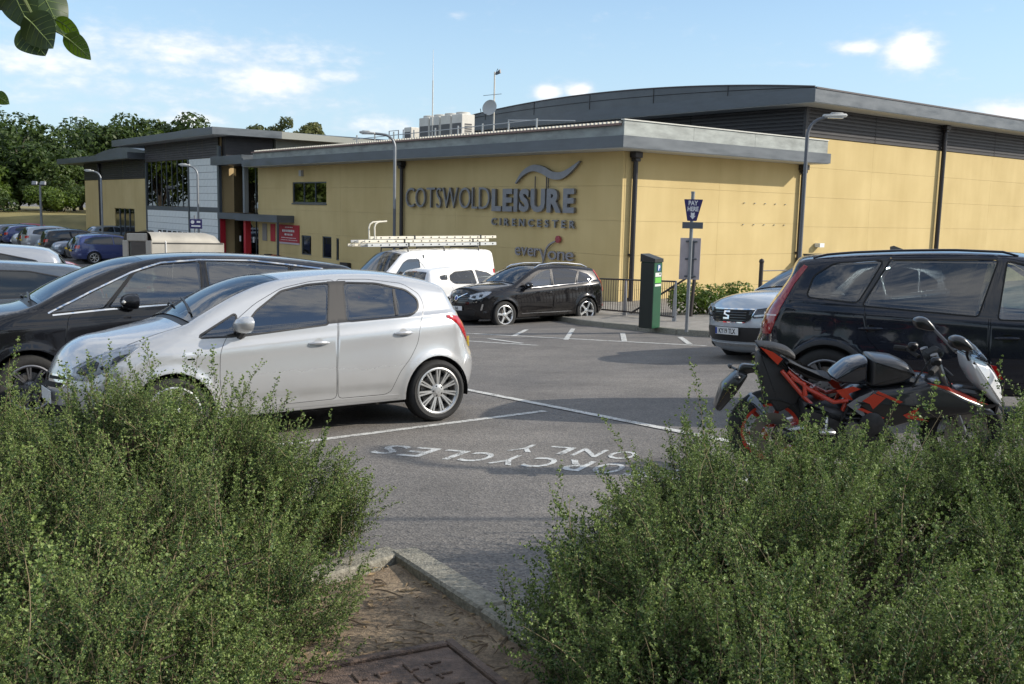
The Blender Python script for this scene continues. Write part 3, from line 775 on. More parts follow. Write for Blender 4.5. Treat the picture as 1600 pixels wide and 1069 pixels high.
M_PAVE = mat('pavement_asphalt', (.27, .25, .22), .85, noise=.25, scale=3, bump=.4, bscale=120)
def soil_mat():
    m, t, b = _nm('bare_soil'); N = t.nodes.new; L = t.links.new
    c = N('ShaderNodeTexCoord')
    def nz(s, d=6, r=.65):
        n = N('ShaderNodeTexNoise'); n.inputs['Scale'].default_value = s; n.inputs['Detail'].default_value = d; n.inputs['Roughness'].default_value = r; L(c.outputs['Object'], n.inputs['Vector']); return n.outputs['Fac']
    a = nz(5); f = nz(70, 5, .75)
    r = N('ShaderNodeValToRGB'); e = r.color_ramp.elements; e[0].position = .3; e[0].color = (.14, .105, .073, 1); e[1].position = .72; e[1].color = (.40, .315, .22, 1)
    e2 = e.new(.5); e2.color = (.26, .20, .14, 1); L(a, r.inputs[0])
    r2 = N('ShaderNodeValToRGB'); e = r2.color_ramp.elements; e[0].position = .3; e[0].color = (.45, .45, .45, 1); e[1].position = .7; e[1].color = (1.5, 1.45, 1.35, 1); L(f, r2.inputs[0])
    mx = N('ShaderNodeMix'); mx.data_type = 'RGBA'; mx.blend_type = 'MULTIPLY'; mx.inputs['Factor'].default_value = 1; L(r.outputs[0], mx.inputs['A']); L(r2.outputs[0], mx.inputs['B'])
    L(mx.outputs['Result'], b.inputs['Base Color']); b.inputs['Roughness'].default_value = .95
    bp = N('ShaderNodeBump'); bp.inputs['Strength'].default_value = .8; bp.inputs['Distance'].default_value = .02; L(f, bp.inputs['Height']); L(bp.outputs[0], b.inputs['Normal'])
    return m
M_SOIL = soil_mat()
def structure(o, label): o['kind'] = 'structure'; o['label'] = label; return o
def sheet(name, xs, ys, m, dz=0.0, keep=None):
    nx, ny = len(xs), len(ys)
    V = np.array([(x, y, gz(x, y) + dz) for y in ys for x in xs])
    F = [(j * nx + i, j * nx + i + 1, (j + 1) * nx + i + 1, (j + 1) * nx + i) for j in range(ny - 1) for i in range(nx - 1)]
    return link(name, np_mesh(name, V, F, True), m)
_xs = np.concatenate([[-700, -400, -250, -160, -110, -80], np.arange(-60, -12, 4), np.arange(-12, 16, .8), np.arange(16, 60, 4), [60, 90, 140, 250, 400, 700]])
_ys = np.concatenate([[-200, -120, -70, -40, -25, -15], np.arange(-10, 48, .8), np.arange(48, 90, 3), [95, 110, 140, 200, 300, 500, 900, 1500]])
structure(sheet('ground', _xs, _ys, M_ASPHALT), 'grey asphalt of the sloping car park')
def on_ground(name, poly, m, dz=.004, step=.5):
    """a flat marking or surface laid on the ground: polygon in world x, y"""
    V2, T = fill(poly, step)
    V = np.array([(x, y, gz(x, y) + dz) for x, y in V2])
    return link(name, np_mesh(name, V, np.asarray(T, dtype=np.int32)), m)
def gline(p, q, wd, name='bay_line', m=None, dz=.004):
    p, q = np.array(p, float), np.array(q, float); d = (q - p) / np.linalg.norm(q - p); n = np.array([-d[1], d[0]]) * wd / 2
    return structure(on_ground(name, [tuple(p - n), tuple(q - n), tuple(q + n), tuple(p + n)], m or M_LINE, dz), 'white painted line on the asphalt')
# parking lines: bay divider, aisle line, far bays by the pavement, arrow in the aisle
gline((.36, 9.97), (-2.5, 7.75), .10)
gline((-.6, 11.88), (2.6, 6.95), .10, dz=.008)
gline((-1.06, 22.17), (3.6, 17.95), .11)
for p, q in (((.02, 20.95), (.34, 23.2)), ((1.1, 19.8), (1.47, 23.4)), ((2.22, 19.1), (2.46, 21.6)), ((3.37, 18.35), (3.5, 20.2))): gline(p, q, .11, dz=.008)
gline((-.95, 19.84), (.49, 18.5), .10); gline((-.5, 20.35), (.2, 19.0), .10, dz=.008); gline((-1.6, 23.0), (-3.6, 24.6), .11)
gline((-2.9, 12.9), (-5.4, 10.9), .10)
# MOTORCYCLES ONLY, facing drivers in the aisle (upside down from here)
def road_word(s, centre, ang, ln, ht):
    """letters painted on the road one by one"""
    chars = list(s); ws = {'I': .35, 'M': 1.15}; gap = .22
    tot = sum(ws.get(c, .8) for c in chars) + gap * (len(chars) - 1); k = ln / tot; x = -ln / 2
    ca, sa = math.cos(R(ang)), math.sin(R(ang))
    for c in chars:
        wd = ws.get(c, .8) * k
        o = text_mesh('road_letter', c, 1.0, 0, M_WORDS, bold=.012)
        n = len(o.data.vertices); v = np.zeros(n * 3, np.float32); o.data.vertices.foreach_get('co', v); v = v.reshape(-1, 3)
        lo, hi = v.min(0), v.max(0); sc = hi - lo
        u = (v[:, 0] - lo[0]) / sc[0] * wd + x; q = ((v[:, 1] - lo[1]) / sc[1] - .5) * ht
        X = centre[0] + u * ca - q * sa; Y = centre[1] + u * sa + q * ca
        v[:, 0], v[:, 1] = X, Y; v[:, 2] = [gz(a, b_) + .0035 for a, b_ in zip(X, Y)]
        o.data.vertices.foreach_set('co', v.ravel()); o.data.update(); structure(o, 'white letter %s painted on the asphalt' % c)
        x += wd + gap * k
road_word('MOTORCYCLES', (.29, 7.27), 154, 3.05, .38)
road_word('ONLY', (.52, 7.72), 155, 1.05, .32)
# pavement in front of the building, with its kerb stones
KERB = [(1.2, 27.2), (1.5, 26.1), (1.75, 25.1), (2.3, 23.85), (2.95, 22.4), (3.6, 21.0), (4.15, 20.15), (4.9, 19.95), (6.2, 20.6), (8.5, 22.3), (12, 25), (18, 29.6), (26, 35.8)]
pv = [(x, y) for x, y in KERB] + [(24, 46), (3.4, 36.5), (-4, 40), (-4.2, 36.2), (-.3, 31.2), (.9, 28.6)]
pm = MB()
V2, T = fill(pv, .8); nV = len(V2)
pm.add([(x, y, gz(x, y) + .11) for x, y in V2], [tuple(map(int, t)) for t in T])
structure(pm.build('pavement', M_PAVE), 'grey pavement along the foot of the building')
def kerb_run(pts, wd, h, ln, label):
    """single kerb stones end to end along a line"""
    pts = [np.array(p, float) for p in pts]; acc = []
    root = empty('kerb', (0, 0, 0)); root['kind'] = 'structure'; root['label'] = label
    for p, q in zip(pts[:-1], pts[1:]):
        d = q - p; L_ = np.linalg.norm(d); k = max(1, int(round(L_ / ln))); d = d / L_
        for i in range(k):
            a = p + d * (L_ * i / k + .004); b_ = p + d * (L_ * (i + 1) / k - .004); c = (a + b_) / 2
            za, zb = gz(*a), gz(*b_)
            M = Matrix.Rotation(math.atan2(d[1], d[0]), 3, 'Z') @ Matrix.Rotation(-math.atan2(zb - za, np.linalg.norm(b_ - a)), 3, 'Y')
            q_ = MB(); q_.rbox((c[0], c[1], (za + zb) / 2 + h / 2 - .08 + RNG.uniform(-.003, .003)), (np.linalg.norm(b_ - a), wd, h + .16), .012, rot=M); q_.build('kerb_stone', M_KERB, root)
    return root
kerb_run(KERB, .125, .125, .9, 'concrete kerb stones edging the far pavement')
# planted bed in the foreground: bare soil between the shrubs, edged with kerb stones
bed = [(.86, 2.33), (-.50, 4.70), (-.86, 4.34), (-1.15, 5.9), (-6, 6.7), (-9, 5.6), (-9, -4), (9, -4), (9, 5.3), (.75, 5.75), (1.15, 2.2)]
V2, T = fill(bed, .12)
def bed_z(x, y):
    n = math.sin(x * 5.1 + y * 3.3) * .008 + math.sin(x * 11.7 - y * 9.1) * .006 + math.sin(x * 23 + 1) * math.sin(y * 27) * .004
    return gz(x, y) + .026 + n
structure(link('soil', np_mesh('soil', [(x, y, bed_z(x, y)) for x, y in V2], np.asarray(T, dtype=np.int32), True), M_SOIL), 'brown bare soil of the planted bed')
kerb_run([(.92, 2.25), (-.53, 4.80)], .145, .070, .92, 'lichened kerb stones edging the bare soil')
kerb_run([(-.565, 4.80), (-.98, 4.36)], .145, .070, .6, 'short return of kerb stones under the left shrub')
# litter on the soil: sticks, dead grass, dry leaves
st = MB(); r_ = random.Random(3)
for _ in range(420):
    x, y = r_.uniform(-1.2, .7), r_.uniform(2.3, 4.7)
    if y > 4.62 - (x + .5) * 1.75 or (x + .62) * .68 + (y - 4.36) * -.73 < -.9: continue
    a, l = r_.uniform(0, 6.28), r_.choice((.03, .04, .05, .07, .10, .16)) * r_.uniform(.7, 1.2); z = bed_z(x, y) + .004
    p = [(x, y, z), (x + math.cos(a) * l * .5 + r_.uniform(-.006, .006), y + math.sin(a) * l * .5, z + r_.uniform(0, .012)), (x + math.cos(a) * l, y + math.sin(a) * l, z + r_.uniform(-.004, .006))]
    st.tube(p, [.0028 * r_.uniform(.5, 1.3) * (1 + l * 4), .0025 * (1 + l * 4), .0012], 4, False)
tag(st.build('twig_litter', mat('dead_twig', (.16, .115, .075), .9, noise=.4, scale=40)), 'dead twigs scattered over the bare soil', kind='stuff')
dl = MB()
for _ in range(900):
    x, y = r_.uniform(-1.2, .75), r_.uniform(2.3, 4.75)
    if y > 4.62 - (x + .5) * 1.75: continue
    a = r_.uniform(0, 6.28); l = r_.uniform(.008, .028); z = bed_z(x, y) + .006
    c, s_ = math.cos(a), math.sin(a); w_ = l * r_.uniform(.15, .45)
    dl.add([(x - c * l, y - s_ * l, z), (x - s_ * w_, y + c * w_, z + r_.uniform(0, .008)), (x + c * l, y + s_ * l, z), (x + s_ * w_, y - c * w_, z + r_.uniform(0, .006))], [(0, 3, 2, 1)])
tag(dl.build('leaf_litter', mat('dry_leaf', (.24, .17, .09), .9, noise=.5, scale=30)), 'dry leaf litter on the bare soil', kind='stuff')
# iron inspection cover
mh = empty('manhole_cover', (0, 0, 0)); tag(mh, 'rusty square iron inspection cover with raised bars, set in the soil', 'manhole cover')
M_IRON = mat('rusty_iron', (.12, .085, .068), .72, .2, noise=.4, scale=18, bump=.5, bscale=140, col2=(.21, .145, .11))
K = np.array([-.20, 3.60]); e1 = np.array([.49, -.87]); e2 = np.array([-.87, -.49]); L_ = .72
cz = gz(-.45, 3.05) + .045; ang = math.atan2(e1[1], e1[0]); cc = K + (e1 + e2) * L_ / 2
slope = Matrix.Rotation(math.atan(-.058), 3, 'X') @ Matrix.Rotation(ang, 3, 'Z')
def mp_(u, v, h=0): q = slope @ Vector((u, v, h)); return Vector((cc[0], cc[1], cz)) + q
fr_ = MB()
for c, d in (((0, L_ / 2 - .02, 0), (L_, .04, .05)), ((0, -L_ / 2 + .02, 0), (L_, .04, .05)), ((L_ / 2 - .02, 0, 0), (.04, L_ - .08, .05)), ((-L_ / 2 + .02, 0, 0), (.04, L_ - .08, .05))): fr_.rbox(mp_(*c), d, .006, rot=slope)
fr_.build('cover_frame', M_IRON, mh)
for sg in (1, -1):
    h = L_ / 2 - .045; tri_ = [(h, h - .008), (-h + .008, -h), (h, -h)] if sg > 0 else [(h - .008, h), (-h, h), (-h, -h + .008)]
    q = MB(); q.prism(tri_, -.03, .012, Matrix.Translation(mp_(0, 0)) @ slope.to_4x4()); lid = q.build('cover_plate', M_IRON, mh)
    bars = MB()
    for i in range(-3, 4):
        for j in range(-3, 4):
            u, v = i * .098, j * .098
            if (u - v) * sg < .045 or max(abs(u), abs(v)) > h - .03: continue
            k = (i * 2 + j) % 4
            for du, dv, lu, lv in (((0, 0, .076, .013), (.02, .017, .011, .034)) if k % 2 else ((0, 0, .011, .066), (.017, -.02, .034, .011))): bars.rbox(mp_(u + du, v + dv, .015), (lu, lv, .010), .003, rot=slope)
    bars.build('tread_bars', M_IRON, lid)['kind'] = 'stuff'
# grass bank beyond the far car rows
def bank_z(x, y):
    t = min(1, max(0, (y - 79 - .12 * (x + 36)) / 15)); return gz(x, y) + .05 + 2.1 * t * t * (3 - 2 * t)
V2, T = fill([(-30.5, 79.5), (-34, 79), (-60, 76), (-140, 70), (-200, 140), (-20, 170), (-24, 100)], 5)
M_LAWN = mat('dry_grass', (.22, .19, .07), .95, noise=.3, scale=.35, bump=.6, bscale=4, col2=(.30, .25, .10))
structure(link('grass_bank', np_mesh('grass_bank', [(x, y, bank_z(x, y)) for x, y in V2], np.asarray(T, dtype=np.int32), True), M_LAWN), 'dry yellowing grass bank beyond the far cars')

# ------------------------------------------------------------------ the leisure centre
BC = Vector((3.565, 33.0, 0)); BA = R(38)          # its near corner; local x runs along the sunny wall, local y along the lettered wall
def wall_mat(name, col):
    m, t, b = _nm(name); N = t.nodes.new; L = t.links.new
    c = N('ShaderNodeTexCoord'); 
    n = N('ShaderNodeTexNoise'); n.inputs['Scale'].default_value = .45; n.inputs['Detail'].default_value = 6; L(c.outputs['Object'], n.inputs['Vector'])
    mp = N('ShaderNodeMapping'); mp.inputs['Scale'].default_value = (1.6, 1.6, .25); L(c.outputs['Object'], mp.inputs['Vector'])
    s_ = N('ShaderNodeTexNoise'); s_.inputs['Scale'].default_value = 1.0; s_.inputs['Detail'].default_value = 5; L(mp.outputs[0], s_.inputs['Vector'])
    a = N('ShaderNodeMath'); a.operation = 'MULTIPLY_ADD'; a.inputs[1].default_value = .6; L(s_.outputs['Fac'], a.inputs[0]); L(n.outputs['Fac'], a.inputs[2])
    r = N('ShaderNodeValToRGB'); e = r.color_ramp.elements; e[0].position = .55; e[0].color = (col[0] * .90, col[1] * .88, col[2] * .85, 1); e[1].position = 1.0; e[1].color = (col[0] * 1.05, col[1] * 1.05, col[2] * 1.07, 1)
    L(a.outputs[0], r.inputs[0]); L(r.outputs[0], b.inputs['Base Color']); b.inputs['Roughness'].default_value = .9; b.inputs['Specular IOR Level'].default_value = .2
    f = N('ShaderNodeTexNoise'); f.inputs['Scale'].default_value = 60; L(c.outputs['Object'], f.inputs['Vector'])
    bp = N('ShaderNodeBump'); bp.inputs['Strength'].default_value = .25; bp.inputs['Distance'].default_value = .01; L(f.outputs['Fac'], bp.inputs['Height']); L(bp.outputs[0], b.inputs['Normal'])
    return m
M_WALL = wall_mat('yellow_render', (.56, .442, .216))
M_JOINT = mat('joint_backing', (.50, .37, .19), .9)  # backing tone seen in the open joints between panels
M_FASCIA = mat('blue_grey_fascia', (.098, .113, .128), .45, .2, noise=.22, scale=1.6, stretch=(.5, .5, 2), rvar=.12)
M_FASCIA2 = mat('weathered_grey_fascia', (.27, .29, .275), .5, .15, noise=.3, scale=1.3, stretch=(1, 1, 3))
M_SOFFIT = mat('grey_soffit', (.42, .43, .41), .7)
M_CLAD = mat('dark_grey_cladding', (.036, .034, .036), .5, .2, noise=.2, scale=1.5, stretch=(1, 1, 6))
M_ROOF = mat('grey_roof_sheet', (.10, .112, .122), .45, .3, noise=.15, scale=.8)
M_PIPE = mat('dark_downpipe', (.028, .026, .03), .4, .2)
M_FRAME = mat('window_frame_grey', (.085, .10, .115), .4, .3)
M_TILE = mat('pale_tile', (.74, .77, .76), .35, noise=.06, scale=2)
M_BGLASS = glass('building_glass', (.16, .20, .19), 1.9)
M_LETTER = mat('brushed_grey_letter', (.21, .215, .235), .42, .55, noise=.1, scale=5)
M_LETTERD = mat('grey_letter_return', (.10, .10, .11), .5, .4)
bld = empty('leisure_centre', tuple(BC), BA); tag(bld, 'long yellow rendered leisure centre with grey overhanging roofs', 'building')
HL = 1.17                                           # course height of the panels
def panels(axis, xs, zs, holes=(), face=0.0, th=.10, m=None, name='wall_panel', sgn=1, gap=.003):
    """rendered panels; axis 'a' = lettered wall (faces -x), 'b' = sunny wall (faces -y); each panel one piece, openings cut out"""
    for i in range(len(xs) - 1):
        for j in range(len(zs) - 1):
            x0, x1, z0, z1 = xs[i] + gap, xs[i + 1] - gap, zs[j] + gap, zs[j + 1] - gap
            hx = [h for h in holes if h[0] < x1 and h[1] > x0 and h[2] < z1 and h[3] > z0]
            cx = sorted({x0, x1} | {min(max(v, x0), x1) for h in hx for v in h[:2]}); cz_ = sorted({z0, z1} | {min(max(v, z0), z1) for h in hx for v in h[2:]})
            q = MB(); n = 0
            for a0, a1 in zip(cx[:-1], cx[1:]):
                for b0, b1 in zip(cz_[:-1], cz_[1:]):
                    mx_, mz = (a0 + a1) / 2, (b0 + b1) / 2
                    if any(h[0] < mx_ < h[1] and h[2] < mz < h[3] for h in hx): continue
                    n += 1
                    if axis == 'a': q.box((face + th / 2, mx_, mz), (th, a1 - a0, b1 - b0))
                    else: q.box((mx_, face + th / 2, mz), (a1 - a0, th, b1 - b0))
            if n: q.build(name, m or M_WALL, bld)
def bbox(name, x0, x1, y0, y1, z0, z1, m, parent=None):
    q = MB(); q.box(((x0 + x1) / 2, (y0 + y1) / 2, (z0 + z1) / 2), (x1 - x0, y1 - y0, z1 - z0)); return q.build(name, m, parent or bld)
ZS = [-2.6, -2.29, -1.12, .05, 1.22, 2.39, 3.56]
win_a = [(21.28, 25.19, 1.60, 2.70), (23.0, 24.15, -1.10, -.08), (20.75, 21.75, -1.15, -.05), (19.95, 20.25, -1.20, -.10)]
XA = [.0, 7.16, 9.79, 13.85, 19.79, 24.7, 29.7]
panels('a', XA, ZS, win_a)
panels('b', [.11, 4.9, 9.85], ZS)
XB = [9.87, 14.66, 20.06, 24.95, 30.1, 35, 40, 46]
panels('b', XB, [-2.6, -2.4, -1.23, -.06, 1.11, 2.28, 3.45, 4.62], face=.03)
bbox('wall_core', .085, 9.8, .085, 29.6, -2.6, 3.54, M_JOINT); bbox('wall_core', 9.9, 46, .115, 23, -2.6, 4.62, M_JOINT)
# windows in the lettered wall
def window(x, y0, y1, z0, z1, n=2, parts=M_BGLASS, deep=.07):
    q = MB(); fw = .06
    for c, d in (((x, (y0 + y1) / 2, z0 + fw / 2), (.07, y1 - y0, fw)), ((x, (y0 + y1) / 2, z1 - fw / 2), (.07, y1 - y0, fw)), ((x, y0 + fw / 2, (z0 + z1) / 2), (.07, fw, z1 - z0 - 2 * fw)), ((x, y1 - fw / 2, (z0 + z1) / 2), (.07, fw, z1 - z0 - 2 * fw))): q.box(c, d)
    for i in range(1, n): q.box((x, y0 + (y1 - y0) * i / n, (z0 + z1) / 2), (.07, fw * .8, z1 - z0 - 2 * fw))
    f = q.build('window', M_FRAME, bld)
    for i in range(n):
        a, b_ = y0 + (y1 - y0) * i / n + fw * (.5 if i else 1), y0 + (y1 - y0) * (i + 1) / n - fw * (.5 if i < n - 1 else 1)
        bbox('pane', x + .005, x + .017, a, b_, z0 + fw, z1 - fw, parts, f)
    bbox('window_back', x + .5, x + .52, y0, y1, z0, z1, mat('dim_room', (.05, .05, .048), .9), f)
    return f
for i, h in enumerate(win_a):
    window(.07, *h, n=3 if i == 0 else 1)
    if i == 0:
        bl = MB()
        for k in range(9): bl.box((.30, h[0] + .5 + k * .33, (h[2] + h[3]) / 2 - .05), (.02, .16, .95))
        bl.build('blind', mat('pale_blind', (.45, .45, .40), .8), bld)['kind'] = 'stuff'
        bbox('window_sill', -.05, .06, h[0] - .03, h[1] + .03, h[2] - .07, h[2] - .004, M_FRAME)
# eaves of the low block: lower fascia, set-back upper fascia, soffit
bbox('fascia', -1.12, 9.98, -1.12, 29.3, 3.56, 3.93, M_FASCIA)
bbox('soffit', -1.09, -.01, -1.09, 29.2, 3.535, 3.558, M_SOFFIT); bbox('soffit', -.008, 9.9, -1.09, -.01, 3.535, 3.558, M_SOFFIT)
for x0, x1 in ((-.62, 2.7), (2.71, 6.0), (6.01, 10.46)): bbox('parapet_panel', x0, x1, -.62, -.55, 3.934, 4.46, M_FASCIA2)
for y0, y1 in ((-.548, 5), (5.01, 10), (10.01, 15), (15.01, 20), (20.01, 25), (25.01, 28.9)): bbox('parapet_panel', -.62, -.55, y0, y1, 3.934, 4.36, M_FASCIA2)
bbox('parapet_coping', -.66, 10.47, -.66, -.50, 4.462, 4.50, mat('pale_coping', (.55, .55, .50), .6))
bbox('flat_roof', -.54, 9.6, -.54, 28.8, 3.94, 4.15, M_ROOF)
bbox('gutter', -.74, -.625, -.5, 28.9, 4.30, 4.37, mat('red_brown_gutter', (.20, .12, .10), .5))
rb = MB()
for i in range(146): rb.box((-.60, -.45 + i * .2, 4.405), (.16, .085, .07))
rb.build('roof_sheet_ends', mat('pale_sheet', (.62, .60, .52), .6), bld)['kind'] = 'stuff'
# sports hall above: dark ribbed cladding, fascia, shallow barrel roof
def ribbed(name, p0, p1, z0, z1, out, m=M_CLAD, pitch=.14):
    """horizontally ribbed cladding panel between plan points p0 and p1"""
    p0, p1, o = Vector((*p0, 0)), Vector((*p1, 0)), Vector((*out, 0)); n = int((z1 - z0) / pitch); pr = []
    for i in range(n):
        z = z0 + (z1 - z0) * i / n; h = (z1 - z0) / n
        pr += [(0, z), (.035, z + h * .15), (.035, z + h * .7), (0, z + h * .85)]
    pr.append((0, z1)); V = []; F = []
    for d, z in pr: V += [p0 + o * d + Vector((0, 0, z)), p1 + o * d + Vector((0, 0, z))]
    for i in range(len(pr) - 1): F.append((2 * i, 2 * i + 1, 2 * i + 3, 2 * i + 2))
    q = MB(); q.add(V, F); return q.build(name, m, bld)
for i in range(len(XB) - 1): ribbed('cladding_panel', (XB[i] + (.12 if i == 0 else .02), .02), (XB[i + 1] - .02, .02), 4.63, 5.80, (0, -1))
for y0, y1 in ((.12, 6), (6.04, 12), (12.04, 18), (18.04, 23)): ribbed('cladding_panel', (9.87, y1), (9.87, y0), 4.0, 5.80, (-1, 0))
bbox('corner_post', 9.80, 9.98, -.02, .11, 4.5, 5.8, M_CLAD)
bbox('cladding_core', 9.92, 46, .08, 23, 4.0, 5.8, M_BLACK)
bbox('fascia', 8.76, 47, -1.1, 24.1, 5.80, 6.30, M_FASCIA)
bbox('soffit', 8.79, 46.9, -1.07, -.03, 5.775, 5.797, M_SOFFIT); bbox('soffit', 8.79, 9.82, -.028, 24, 5.775, 5.797, M_SOFFIT)
n = 36; arc = [(-1.05 + 25.1 * i / n, 6.34 + .68 * (1 - ((i / n - .5) * 2) ** 2)) for i in range(n + 1)]
q = MB(); V = []; F = []
for x in (8.80, 46.9):
    V += [(x, y, 6.301) for y, z in arc]; V += [(x, y, z) for y, z in arc]
m_ = n + 1
for i in range(n):
    F += [(i, i + 1, m_ + i + 1, m_ + i), (2 * m_ + i + 1, 2 * m_ + i, 3 * m_ + i, 3 * m_ + i + 1), (m_ + i, m_ + i + 1, 3 * m_ + i + 1, 3 * m_ + i)]
q.add(V, F); q.build('barrel_roof', M_ROOF, bld)
seam = MB()
for i in range(0, n + 1, 6):
    y, z = arc[i]
    if 0 < i < n: seam.box((8.79, y, (6.31 + z) / 2), (.02, .03, max(.02, z - 6.33)))
for i in range(n):
    (y0, z0), (y1, z1) = arc[i], arc[i + 1]
    k0, k1 = 6.31 + (z0 - 6.31) * .52, 6.31 + (z1 - 6.31) * .52
    seam.tube([(8.785, y0, k0), (8.785, y1, k1)], .012, 4, False)
seam.build('roof_seams', M_CLAD, bld)['kind'] = 'stuff'
cp = MB(); cp.tube([(8.79, y, z + .02) for y, z in arc], .035, 5); cp.build('roof_edge_trim', mat('dark_roof_trim', (.06, .05, .055), .5), bld)
cp = MB(); cp.box((27.8, -1.105, 6.32), (38, .05, .06)); cp.build('roof_edge_trim', MATS['dark_roof_trim'], bld)
# downpipes with hopper heads
def downpipe(x, y, z0, z1, out, r=.085):
    q = MB(); ox, oy = out
    q.tube([(x + ox * .13, y + oy * .13, z0), (x + ox * .13, y + oy * .13, z1 - .30)], r, 10)
    q.rbox((x + ox * .15, y + oy * .15, z1 - .11), (.36 if oy else .28, .28 if oy else .36, .20), .02); q.rbox((x + ox * .14, y + oy * .14, z1 - .27), (.24, .24, .12), .02)
    for z in (z0 + .9, z0 + 2.4): q.box((x + ox * .08, y + oy * .08, z), (.22 if oy else .12, .12 if oy else .22, .05))
    q.build('downpipe', M_PIPE, bld, True)
downpipe(0, 13.85, -2.3, 3.53, (-1, 0)); downpipe(.45, 0, -2.3, 3.53, (0, -1)); downpipe(9.68, 0, -2.3, 3.53, (0, -1)); downpipe(20.06, 0, -2.4, 5.77, (0, -1), .10); downpipe(35.0, 0, -2.4, 5.77, (0, -1), .10); downpipe(-.6, 59.0, -1.8, 4.4, (-1, 0))
for z in (1.95, 1.15):
    for k in range(5): bbox('wall_bolt', 6.3 + k * .62, 6.34 + k * .62, -.05, -.002, z, z + .03, M_FASCIA2)
# tall entrance block: glazing, pale tiles, dark band, own roof
X0 = -.6
bbox('wall_core', X0 + .12, 12, 34.1, 47.7, -2, 5.4, M_JOINT)
for y0, y1 in ((34.0, 36.6), (36.62, 39.2), (39.22, 43.3), (43.32, 47.8)): ribbed('cladding_panel', (X0, y1), (X0, y0), 4.24, 5.44, (-1, 0), mat('grey_clad_band', (.062, .058, .064), .5, .1, noise=.2, scale=2))
bbox('mullion', X0 - .05, X0 + .12, 47.55, 47.8, -2, 4.23, M_FRAME); bbox('mullion', X0 - .05, X0 + .12, 39.02, 39.26, -2, 4.23, M_FRAME); bbox('mullion', X0 - .05, X0 + .12, 33.9, 34.2, -2, 4.9, M_FRAME)
bbox('spandrel', X0 - .02, X0 + .12, 39.26, 47.55, .95, 1.20, M_FASCIA); bbox('spandrel', X0 - .02, X0 + .12, 34.2, 39.02, .95, 1.20, M_FASCIA)
n = 8
for i in range(n):
    y0 = 39.26 + 8.29 * i / n; bbox('pane', X0 + .03, X0 + .05, y0 + .04, y0 + 8.29 / n - .04, 1.22, 4.22, M_BGLASS)
    bbox('mullion', X0, X0 + .1, y0 - .035, y0 + .035, 1.205, 4.225, M_FRAME)
tile_me = {}
def tiles(y0, y1, z0, z1, ny, nz):
    dy, dz = (y1 - y0) / ny, (z1 - z0) / nz; k = (round(dy, 3), round(dz, 3))
    if k not in tile_me:
        q = MB(); q.rbox((0, 0, 0), (.04, dy - .022, dz - .022), .008); me = bpy.data.meshes.new('tile'); me.from_pydata(q.v, [], q.f); me.update(); me.materials.append(M_TILE); tile_me[k] = me
    for i in range(ny):
        for j in range(nz):
            o = link('tile', tile_me[k], None, bld); o.location = (X0 + RNG.uniform(-.003, .003), y0 + dy * (i + .5), z0 + dz * (j + .5))
tiles(34.22, 39.0, 1.22, 4.22, 8, 7); tiles(39.28, 47.53, -1.6, .93, 13, 6); tiles(34.22, 39.0, -1.6, .93, 8, 6)
bbox('tile_backing', X0 + .02, X0 + .11, 34.1, 47.7, -1.8, .94, mat('tile_joint', (.20, .22, .22), .8)); bbox('tile_backing', X0 + .02, X0 + .11, 34.1, 39.1, 1.2, 4.22, MATS['tile_joint'])
for i in range(8): bbox('low_window', X0 - .03, X0 - .022, 44.6 - i * 1.0, 45.3 - i * 1.0, -.78, -.42, M_FARGLASS)
bbox('fascia', -1.7, 2.6, 32.1, 51.9, 5.44, 5.86, M_FASCIA)
bbox('soffit', -1.67, -.62, 32.2, 51.8, 5.415, 5.437, M_SOFFIT)
n = 24; arc = [(33.0 + 18.6 * i / n, 5.865 + .5 * (1 - ((i / n - .5) * 2) ** 2)) for i in range(n + 1)]
q = MB(); V = []; F = []; m_ = n + 1
for x in (.6, 14): V += [(x, y, 5.85) for y, z in arc] + [(x, y, z) for y, z in arc]
for i in range(n): F += [(i, i + 1, m_ + i + 1, m_ + i), (2 * m_ + i + 1, 2 * m_ + i, 3 * m_ + i, 3 * m_ + i + 1), (m_ + i, m_ + i + 1, 3 * m_ + i + 1, 3 * m_ + i)]
q.add(V, F); q.build('barrel_roof', M_ROOF, bld)
bbox('upper_wall', 2.7, 14, 33.2, 51, 4.2, 5.45, mat('olive_grey_panel', (.22, .23, .20), .6)); bbox('upper_wall', -.4, 2.6, 33.4, 34.0, 4.2, 5.43, M_CLAD)
q = MB(); q.prism([(2.61, 5.44), (16, 5.44), (16, 5.62), (2.61, 5.86)], 32.2, 34.5, Matrix(((1, 0, 0, 0), (0, 0, 1, 0), (0, 1, 0, 0), (0, 0, 0, 1)))); q.build('upper_roof', mat('olive_roof', (.27, .28, .25), .6), bld)
# recessed entrance bay under a canopy
bbox('entrance_back', 1.6, 1.7, 29.75, 34.1, -2, 4.2, mat('entrance_dark', (.05, .05, .045), .8))
bbox('entrance_side', .12, 1.6, 29.62, 29.7, -2, 4.0, M_WALL)
for y0, y1 in ((29.75, 30.6), (30.66, 33.9)):
    bbox('pane', .28, .30, y0, y1, .98, 4.1, M_BGLASS)
    bbox('pane', .28, .30, y0, y1, -1.9, .5, M_BGLASS)
bbox('entrance_frame', .25, .33, 30.6, 30.66, -1.9, 4.1, M_FRAME)
bbox('column', -.62, -.38, 30.15, 30.40, .98, 4.2, mat('column_grey', (.20, .225, .25), .4, .3))
bbox('canopy', -1.0, .2, 25.0, 30.6, .55, .92, M_FASCIA); bbox('canopy', -.75, .2, 30.605, 34.0, .58, .94, M_FASCIA)
bbox('eave_end', -1.12, .3, 29.305, 34, 3.72, 4.22, M_FASCIA)
M_REDF = mat('red_door_frame', (.42, .012, .025), .45)
for y in (30.05, 33.85): bbox('door_frame', -.62, -.30, y, y + .30, -1.95, .545, M_REDF)
